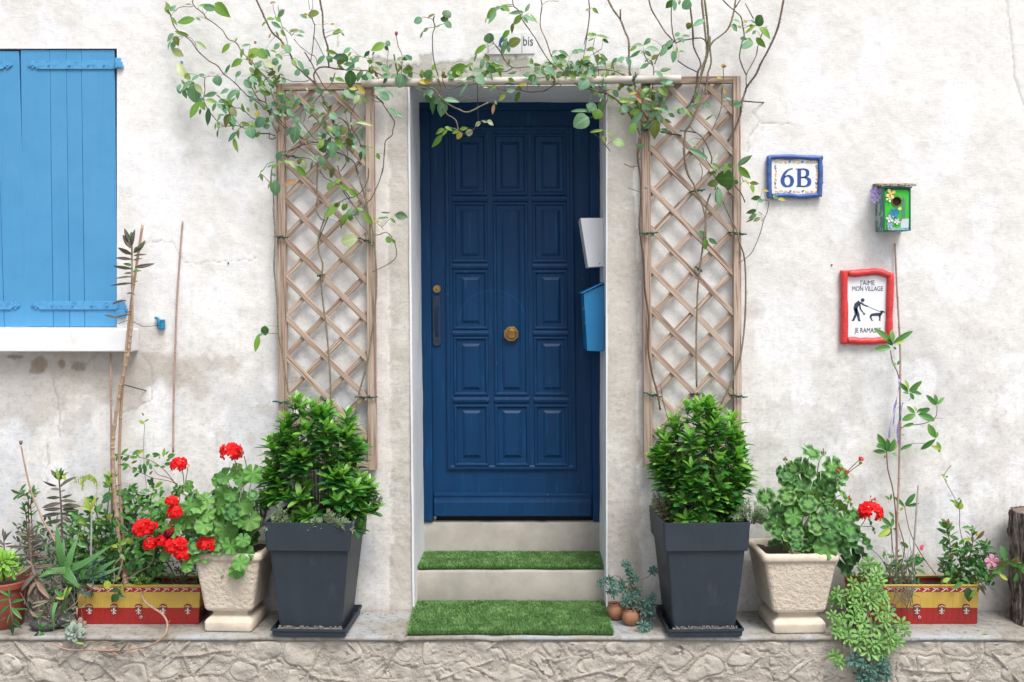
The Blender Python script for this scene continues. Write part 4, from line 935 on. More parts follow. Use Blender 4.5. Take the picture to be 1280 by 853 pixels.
# ================================================================ LOG at the right
def make_log():
    cx, cy, r0 = 2.53, -.165, .128; z0, z1 = LZ+.003, P(0, 640, -.17).z
    na, nz = 180, 44; V = []
    rs = np.random.RandomState(5)
    for j in range(nz+1):
        t = j/nz; z = z0+(z1-z0)*t
        for i in range(na):
            a = 2*np.pi*i/na; rid = fbm(a*9+.6*np.sin(t*5), t*2.2, 4, 51); fine = fbm(a*34, t*9, 3, 52)
            r = r0*(1+.05*math.cos(a*2+1)+.06*(1-t)**3)+(abs(rid-.5)*2)*.034-(fine-.5)*.020
            V.append((cx+r*math.cos(a), cy+r*math.sin(a), z+(j == nz)*float(rid-.5)*.014))
    f = [(j*na+i, j*na+(i+1) % na, (j+1)*na+(i+1) % na, (j+1)*na+i) for j in range(nz) for i in range(na)]
    m, nt, b = newmat('weathered_bark'); co = coords(nt, (1, 1, .16), rnd=False)
    c = ramp(nt, noise(nt, co, 75, 6, .7), [(.40, (.025,.02,.018)), (.5, (.13,.10,.085)), (.62, (.30,.265,.24))]); nt.links.new(c, b.inputs['Base Color']); b.inputs['Roughness'].default_value = .95
    bump(nt, b, noise(nt, co, 110, 5), .9, .006)
    root = empty('tree_log', (cx, cy, z0), label='upright weathered grey log with cracked bark at the right edge of the ledge', cat='log')
    mb = MB(); mb.add([tuple(map(float, v)) for v in V], f); mb.build('bark', m, root, smooth=True)
    mb = MB(); k = 40; vs = []
    for q, rr_ in enumerate((1.0, .75, .5, .25)):
        for i in range(k):
            a = 2*math.pi*i/k; r = (r0+.002)*rr_*(1+.05*math.cos(a*2+1)); vs.append((cx+r*math.cos(a), cy+r*math.sin(a), z1-.006+float(fbm(a*3, rr_*9, 3, 8)-.5)*.012))
    vs.append((cx, cy, z1-.004)); fs = [(q*k+i, q*k+(i+1) % k, (q+1)*k+(i+1) % k, (q+1)*k+i) for q in range(3) for i in range(k)]+[(3*k+i, 3*k+(i+1) % k, 4*k) for i in range(k)]
    mb.add(vs, fs); mb.build('cut_end', mat('cut_log_end', (.22,.17,.125), (.12,.09,.065), rough=.9, scale=30, bscale=80, bstr=.7), root, smooth=True)
make_log()
# ================================================================ LEAF TOOLS
_lm = {}
def leafmesh(shape, m):
    """unit leaf: length 1 along +y, width about 1 along x (scaled when placed), normal +z"""
    key = (shape, m.name)
    if key in _lm: return _lm[key]
    kind, var = shape[:-1], int(shape[-1])
    rs = random.Random(hash((kind[0], len(kind), var)) % 999 if False else sum(map(ord, kind))*7+var)
    prof = {'ovate': [(0, .04), (.10, .55), (.28, .95), (.48, 1.0), (.68, .78), (.86, .38), (1, 0)],
            'round': [(0, .1), (.10, .65), (.28, .97), (.5, 1.06), (.72, .88), (.9, .48), (1, .04)],
            'lance': [(0, .06), (.14, .52), (.32, .88), (.52, 1.0), (.72, .88), (.90, .50), (1, .04)],
            'obov': [(0, .10), (.2, .32), (.42, .68), (.62, .98), (.78, 1.0), (.92, .66), (1, .12)],
            'kalan': [(0, .35), (.15, .7), (.35, 1.0), (.55, .95), (.75, .7), (.9, .36), (1, 0)],
            'aloe': [(0, 1.0), (.15, 1.0), (.35, .9), (.55, .72), (.75, .48), (.9, .22), (1, 0)],
            'needle': [(0, .8), (.3, 1.0), (.6, .9), (.85, .6), (1, .1)]}[kind]
    fold = {'ovate': .16, 'round': .10, 'lance': .20, 'obov': .16, 'kalan': .30, 'aloe': .34, 'needle': .2}[kind]+rs.uniform(-.05, .05)
    curl = rs.uniform(-.12, .40) if kind != 'aloe' else 0
    tw = rs.uniform(-.25, .25); side = rs.uniform(-.06, .06)
    thick = {'obov': .10, 'kalan': .07, 'aloe': .10}.get(kind, 0)
    v = []; f = []
    for t, wd in prof:
        zc = -curl*t*t; xc = side*math.sin(t*math.pi); a = tw*t
        wv = rs.uniform(-.05, .05) if kind in ('ovate', 'round', 'kalan') else 0
        for sx in (-1, -.5, 0, .5, 1):
            x = sx*(wd*.5+wv*wd*.5); z = fold*abs(x)*(1.2-.4*abs(sx))
            v.append((xc+x*math.cos(a), t, zc+z+x*math.sin(a)*.5))
    n = len(prof)
    f = [(i*5+j, i*5+j+1, (i+1)*5+j+1, (i+1)*5+j) for i in range(n-1) for j in range(4)]
    if thick:
        for t, wd in prof: v.append((side*math.sin(t*math.pi), t, -curl*t*t-thick*(1-t*.8)))
        for i in range(n-1): f += [(i*5, (i+1)*5, n*5+i+1, n*5+i), (i*5+4, n*5+i, n*5+i+1, (i+1)*5+4)]
    if kind in ('ovate', 'round') and var % 2 == 0:      # short petiole
        k = len(v); v += [(-.012, -.16, 0), (.012, -.16, 0), (.012, .03, 0), (-.012, .03, 0)]; f.append((k, k+1, k+2, k+3))
    mb = MB(); mb.add(v, f); me = mb.mesh('leaf', m, smooth=True)
    ra = me.attributes.new('rib', 'FLOAT', 'POINT'); ra.data.foreach_set('value', [1.0 if (i < n*5 and i % 5 == 2) else 0.0 for i in range(len(v))])
    _lm[key] = me; return me
def frame(dir_, nrm):
    y = dir_.normalized(); x = y.cross(nrm)
    if x.length < 1e-4: x = y.orthogonal()
    x.normalize(); z = x.cross(y); return x, y, z
def place(me, pos, dir_, nrm, L, W, parent, name='leaf', local=False, H=None):
    x, y, z = frame(dir_, nrm); H = H or (L+W)/2
    o = bpy.data.objects.new(name, me); C.objects.link(o); o.parent = parent
    off = pos-(wl_local(parent) if local else wl(parent))
    m = Matrix(((x.x*W, y.x*L, z.x*H, off.x), (x.y*W, y.y*L, z.y*H, off.y), (x.z*W, y.z*L, z.z*H, off.z), (0, 0, 0, 1)))
    o.matrix_basis = m; return o
def stamp(mb, me, pos, dir_, nrm, L, W, H=None):
    """same as place() but joined into a stuff mesh"""
    x, y, z = frame(dir_, nrm); H = H or (L+W)/2
    mb.add([pos+x*(v.co.x*W)+y*(v.co.y*L)+z*(v.co.z*H) for v in me.vertices], [tuple(p.vertices) for p in me.polygons])
def rv(s=1.0): return Vector((random.gauss(0, s), random.gauss(0, s), random.gauss(0, s)))

# ================================================================ CLIMBING ROSES (traced stems and leaves)
ROSE = {'G': leafmat('rose_leaf_fresh', (.17,.30,.035), (.10,.23,.035), (.24,.34,.06)),
        't': leafmat('rose_leaf_bluish', (.11,.25,.14), (.17,.32,.20), (.09,.20,.09), rough=.5),
        'T': leafmat('rose_leaf_dark_teal', (.035,.10,.06), (.06,.15,.09)),
        'D': leafmat('rose_leaf_dark', (.02,.075,.02), (.045,.12,.02)),
        'g': leafmat('rose_leaf_mid', (.11,.22,.06), (.17,.29,.07), spot=(.24,.20,.06)),
        'o': leafmat('rose_leaf_bronzed', (.08,.12,.025), (.13,.16,.03), spot=(.20,.09,.04)),
        'y': leafmat('rose_leaf_yellow', (.52,.42,.06), (.40,.38,.08), spot=(.50,.22,.05)),
        'p': leafmat('rose_leaf_pale', (.30,.38,.16), (.42,.46,.28), spot=(.45,.36,.20)),
        'b': leafmat('rose_leaf_withered', (.30,.11,.06), (.40,.22,.12), rough=.7)}
BARK_G = mat('green_rose_cane', (.16,.15,.055), (.10,.085,.045), rough=.55, scale=40, bscale=120, bstr=.3)
BARK_B = mat('brown_rose_cane', (.085,.050,.036), (.13,.09,.06), rough=.6, scale=40, bscale=120, bstr=.4)
BARK_Y = mat('grey_green_rose_cane', (.23,.19,.13), (.15,.13,.075), rough=.7, scale=30, bscale=120, bstr=.5)
T = {'L1': (200, 0, 8.533), 'L2': (200, 90, 8.533), 'L3': (310, 0, 8.533), 'L4': (310, 90, 8.533), 'L5': (310, 180, 8.533), 'L6': (420, 30, 8.533), 'L7': (420, 120, 8.533), 'L8': (400, 210, 8.533),
     'M1': (510, 0, 8.533), 'M2': (520, 90, 8.533), 'M3': (620, 0, 8.533), 'M4': (620, 90, 8.533), 'M5': (730, 0, 8.533), 'M6': (730, 90, 8.533), 'M7': (850, 0, 7.35), 'M8': (850, 110, 7.35), 'M9': (850, 190, 7.35),
     'F': (320, 260, 3.554), 'E': (780, 180, 3.877), 'S': (300, 480, 4.265), 'U': (730, 480, 3.878)}
def g_(t, u, v): a, b, s = T[t]; return a+u/s, b+v/s
rose_l = empty('climbing_rose', P(400, 690, -.06), label='climbing rose with sparse green leaves spreading over the left trellis', cat='climbing rose', group='climbing roses trained over the doorway')
rose_r = empty('climbing_rose', P(870, 690, -.06), label='climbing rose reaching over the door and the right trellis towards the number plaque', cat='climbing rose', group='climbing roses trained over the doorway')
STEMS = """
L1 G1.6|345 -12|345 0|365 65|460 145|500 200|590 260|665 325|730 420|810 455|880 565|960 640|1070 770|1160 880|1195 1010|1260 1180|1268 1400
L1 B1.8|62 60|100 130|150 280|210 345|330 440|400 540|520 650|610 700|680 790|770 860|880 970|940 1030|1040 1090|1130 1170|1230 1260|1330 1370
L1 B1.0|350 70|250 75|200 85|165 120
L1 B.9|260 375|340 415|385 490|400 540
L2 B1.4|480 60|475 130|480 200|465 290|500 380|570 480|660 570|740 580|830 575|910 605
L2 B1.3|600 245|700 320|800 380|860 390|930 440|1000 500|1090 500|1170 490
L2 B1.0|780 470|820 530|870 590
L2 B.9|400 170|430 240|465 290
L2 B.9|460 60|560 45|600 50
L4 B1.8|40 165|110 290|190 330|215 400|238 480|270 570|310 650
L4 B1.6|130 20|145 150|185 280|190 330
L4 B1.4|0 255|60 280|130 320|230 410|340 510|430 600|550 690|640 730|745 755
L4 B1.2|200 190|290 260|380 250|450 300
L4 Y1.4|155 20|265 120|280 200|320 270|330 420|325 640
L3 B2.6|82 -30|90 0|150 130|200 240|260 350|330 410|370 460|440 560|500 690|580 770|670 850|740 920|790 1020|840 1130|880 1200|920 1310
L3 B2.8|765 -20|775 50|795 150|800 300|812 380|850 500|858 600|862 715
L3 B2.2|1024 740|940 738|850 718|760 725|712 770|704 830|735 900|770 960
L3 B1.5|680 100|688 210|712 280|700 400|690 520|670 640|650 650
L3 B1.2|700 390|750 480|810 600
L3 B1.8|605 560|670 660|740 800|790 890|825 940
L3 B1.2|490 420|560 500|650 570|720 610|740 700
L3 B1.2|320 60|340 190|370 310|410 410|430 540
L3 B1.3|200 770|280 800|420 850|480 870|600 870|650 855
L3 B.9|640 -10|660 110
L3 B.9|690 -10|690 100
L3 B1.0|370 290|430 340|460 380
L3 b.9|270 20|270 90|300 180
L4 G2.4|705 90|750 170|790 260|835 350|870 430|905 540
L4 Y2.0|770 320|830 400|900 500|915 590
L4 Y1.6|680 450|760 540|840 640|900 700
L4 Y1.8|930 10|885 130|810 200|760 260|700 340|670 410
L4 B1.3|590 390|562 450|560 520|610 590|680 680|750 750
L4 B1.2|605 400|612 460|600 510|590 540
L4 B1.1|540 340|600 385|680 465|740 500
L4 Y1.4|300 320|400 380|470 480|540 500
L4 Y1.5|550 690|620 770|740 780|850 880
L4 B1.4|460 845|560 780|650 760|740 752|850 730
L4 B1.3|950 490|1000 500|1060 570|1100 660
L4 B1.2|380 480|400 560|390 680|370 860
L5 B1.3|370 90|480 60|580 15|640 0
L5 G1.5|530 30|620 90|690 135|740 180
L5 B1.3|580 145|660 160|720 205|745 240
L5 Y3.0|745 190|742 300|735 430|742 560|735 650
L5 B1.3|610 345|700 420|720 430
L5 B1.4|760 280|820 360|890 400
L5 Y2.4|725 660|740 740|785 805|825 812
L5 Y2.4|255 260|245 400|270 540|275 700|282 850
L5 B1.2|105 355|150 330|230 410
L5 B1.0|165 280|210 210
F Y2.6|76 0|82 60|85 150|80 260|88 350|95 430|100 560|115 640|130 740|150 850|166 905
F Y2.7|310 20|300 60|278 130|280 200|296 250|290 340|300 440|315 560|325 680|330 760|332 880
F Y2.6|510 60|520 110|530 200|536 320|530 440|515 560|495 690|472 770|450 860|438 940
L8 B2.0|200 380|150 430|100 490|60 590|20 680|-10 760
L8 Y2.8|380 -30|400 60|440 180|470 270|500 370|510 450|530 600|540 740|555 830
L8 B1.4|200 380|270 335|370 310|450 240|505 140|518 60|515 0
L8 B1.6|190 -20|215 90|240 230|310 340|350 390|380 425
L8 B1.3|0 45|60 110|130 150|210 180
L8 B1.0|370 510|430 600|500 670|510 720
L8 Y1.4|550 710|620 715|715 690|780 770|815 870|805 960|720 1030|560 1110
L8 B1.5|670 0|640 120|580 260|545 330|505 370
L8 B.8|600 580|650 630|675 660
L8 B1.6|260 240|300 290|325 330
L8 Y1.8|470 250|480 320|500 370
L7 B2.0|0 600|130 655|205 730|240 830
L7 B1.7|130 300|135 430|118 540|125 640|100 730|50 800
L7 B1.8|205 100|160 210|168 340|200 400|235 450|268 540
L7 B1.6|0 225|70 250|130 300
L7 B1.0|95 150|110 230|130 300
L7 B1.0|0 310|50 275
L7 B1.7|395 0|480 60|520 120|570 190|625 285|605 360|598 420|530 480|520 560|512 650|500 790|480 850
L7 B1.2|380 35|430 65|480 60
L7 Y1.5|145 570|220 650|250 690
L7 Y1.2|0 540|70 600|130 655
L6 B1.6|-20 480|60 485|230 495|420 515|510 570|570 605|630 640
L6 B1.5|630 655|760 640|890 622
L6 Y1.5|380 710|450 675|560 660|640 650|800 670|880 705|930 750
L6 B1.3|420 520|450 570|470 650
L6 B1.2|640 120|665 240|705 340|702 450|700 540
L6 B.9|250 345|330 365|400 380
L6 B.9|560 270|545 400|552 480
L6 B1.0|350 490|355 430
L6 b.9|760 580|820 525|910 545
L6 B1.4|375 760|430 770|510 850
L6 b.9|20 480|20 410
M1 B1.6|280 180|270 215|288 290|262 370|265 560|285 690|320 810|350 950|360 1080|365 1180
M1 b.9|270 215|240 195|215 195
M1 b.9|285 290|250 295|215 300
M1 b.9|288 285|340 268|390 250
M1 B1.2|905 435|920 470|970 520|1010 600|1040 660|1120 725
M2 Y2.2|30 120|110 155|200 190|260 270|340 340|440 395|530 430|600 415|680 370|770 330
M2 Y1.5|0 180|100 240|190 305|260 350
M2 Y1.8|310 415|340 460|410 500|440 560|445 620|400 600
M2 b1.0|445 625|500 655|560 655|600 630|640 580|700 530|800 525
M2 B1.3|280 60|300 130|345 190|440 165|500 145|560 140|660 125
M2 B1.3|300 235|390 275|500 265|580 290|650 295
M2 G1.4|230 0|240 100|245 230
M2 b.9|900 240|880 200|850 165
M3 B1.4|-10 485|50 560|90 640|180 725|320 715|440 725
M3 B1.5|180 725|100 765|0 770|-80 790
M3 B1.6|175 -10|190 70|240 110|275 200|350 310|430 430|510 570|590 680|640 710|700 740|760 790|800 860
M3 B1.5|475 -10|490 60|475 180|475 300|530 420|590 600|640 690
M3 B1.3|985 -10|1000 150|978 330|960 450|935 600|890 760|880 850
M3 b.8|490 60|530 25|590 12|670 15
M3 B1.2|760 690|800 760|840 850
M4 B2.2|-30 150|90 195|220 188|330 210|430 212|520 200|620 140|730 95|800 100|890 150|1000 180
M4 B1.4|720 0|760 60|790 100
M6 B3.0|40 168|130 205|200 215|270 250|340 290|400 350|460 410|510 490|560 580|595 670|605 760|580 850
M6 B1.8|258 280|215 380|200 450|200 560|200 660
M6 B1.5|165 705|220 770|280 850
M6 Y3.0|490 0|510 80|545 150|553 200|585 330|620 400|700 510|780 600
M6 B1.6|630 450|700 530|740 570
M6 Y1.6|690 150|700 350|690 500|690 850
M6 b1.2|150 120|180 180|250 200
M6 B1.0|600 500|640 550|700 540
M6 Y1.4|250 0|235 150|255 270
M6 Y1.2|60 10|150 90|180 180
M5 Y2.8|245 -20|310 100|390 215|430 320|475 430|480 600|488 820
M5 B2.6|388 215|388 105
M5 B1.7|80 750|200 745|320 760|420 800|500 835
M5 B1.1|320 750|305 680
M5 B1.9|688 -20|720 100|800 240|870 350|960 445
M5 B1.6|940 -10|930 150|945 350|975 450
M5 B1.6|960 455|850 485|830 540|790 600|750 690
M5 B1.4|640 580|680 660|740 715|738 850|730 960
M5 Y1.2|110 430|95 540|130 650|155 750|155 870
M5 b1.0|100 580|150 545|190 520
M5 B1.4|50 0|60 100|42 290|0 480
M7 B2.0|-40 400|20 375|90 360|170 350|220 365|245 400|248 450
M7 Y3.2|198 -15|215 150|235 330|246 420|240 520|210 610|185 720|150 850|120 950
M7 G3.2|225 -10|250 200|262 400|250 500|225 600|195 700|165 810|140 900
M7 Y2.8|275 335|275 450|287 570|255 680|245 790|235 870
M7 Y2.6|513 -15|490 130|450 250|400 310|330 360|290 400|275 440
M7 b1.6|560 -10|510 70
M7 B1.8|385 -10|430 40|500 100|560 160|575 240|590 330|562 420|548 530|575 620|608 690
M7 Y1.7|800 240|755 310|715 430|700 510|645 620|610 690|610 790
M7 B3.0|953 -10|920 170|880 310|800 480|740 590|690 700|620 790|590 870|565 950|553 1060|500 1190|440 1300
M7 B2.6|88 20|110 200|120 330|125 430|190 585|165 660|155 740|140 850|110 930|60 990
M7 B2.0|-20 560|60 615|160 665
M7 B1.4|600 35|675 175
M7 G1.2|395 610|400 740|385 860
M8 Y3.0|215 0|200 90|150 210|90 340|50 400|40 520|40 600|60 750|90 830
M8 B1.6|130 60|90 150|60 185
M8 G1.5|380 -30|385 100|370 210|310 360|290 390
M8 B1.8|0 395|130 410|210 460|270 580|292 650|285 700
M8 B1.2|90 350|130 400|195 440
M8 B1.4|210 550|230 640|270 700|330 790
M8 B1.2|180 690|205 760|190 850|150 890
M8 b1.0|140 460|200 470|230 430
M9 Y2.7|30 -40|50 130|80 220|130 310|150 370|190 450|225 560|237 640|236 780|240 860
M9 Y2.0|320 210|330 290|320 350
M9 Y2.2|395 455|440 560|500 680|530 740|548 853
M9 B1.6|500 310|560 380|597 465
M9 B1.2|820 450|800 560|765 640|740 740|695 853|640 950|540 1020
M9 b.9|810 450|760 440|720 440
M9 b.8|860 400|830 440
M9 b.8|550 310|580 275
E Y2.6|420 240|400 300|396 380|388 440|380 510|368 600|358 700|352 850|350 960|352 1180
E Y2.6|560 480|583 550|590 680|586 853|570 1000|545 1090|500 1200|470 1260
E B3.0|78 -40|66 60|80 170|82 290|75 400|95 560|100 700|115 800|120 853|118 1000|140 1130|160 1200|176 1290
E b1.3|0 98|40 112|75 105
E b1.0|20 215|50 225|78 235
U B1.3|370 0|385 90|410 180
"""
BK_ = {'G': BARK_G, 'B': BARK_B, 'Y': BARK_Y, 'b': BARK_B}
from mathutils.kdtree import KDTree
STP = []
si = 0; thorns = {0: MB(), 1: MB()}
for line in STEMS.strip().split('\n'):
    head, *pp = line.split('|'); t, mk = head.split(); pts = [g_(t, *map(float, p.split())) for p in pp]
    r = float(mk[1:])*.0016 if float(mk[1:]) > 1.3 else float(mk[1:])*.0015
    si += 1; cx = sum(p[0] for p in pts)/len(pts); root = rose_l if (cx < 612 and t != 'M3') else rose_r
    yb = -.075 if t not in ('M1', 'M2') else -.095
    q = []
    for i, (x, y) in enumerate(pts):
        x += 0
        Y = yb-.022*vn(i*.55+si*3.1, si*1.7, 9)-(.03 if r < .0016 else 0)*vn(x*.03, y*.03, 3)
        if x > 930 or x < 335: Y += .02
        q.append(P(x, y, Y))
    q = catmull(q, 4); n = len(q)
    q = [p+Vector((0, 0, (vn(i*.7, si, 2)-.5)*.003)) for i, p in enumerate(q)]
    STP.extend((p.copy(), r) for p in q)
    rad = [r*(.85+.35*vn(i*.8, si*2.2, 7)) for i in range(n)]
    mb = MB(); mb.tube(q, rad, 6); mb.build('stem', BK_[mk[0]], root, smooth=True)
    if r > .0022:
        for i in range(2, n-1):
            for _ in range(2):
                if random.random() < .75:
                    a = random.uniform(0, 6.28); d = Vector((math.cos(a), -abs(math.sin(a))*.6, math.sin(a)*.3)); p = q[i].lerp(q[min(i+1, n-1)], random.random())
                    thorns[0 if root is rose_l else 1].tube([p, p+d*r*2.3], [r*.5, r*.08], 4, False)
thorns[0].build('thorns', BARK_B, rose_l)['kind'] = 'stuff'; thorns[1].build('thorns', BARK_B, rose_r)['kind'] = 'stuff'
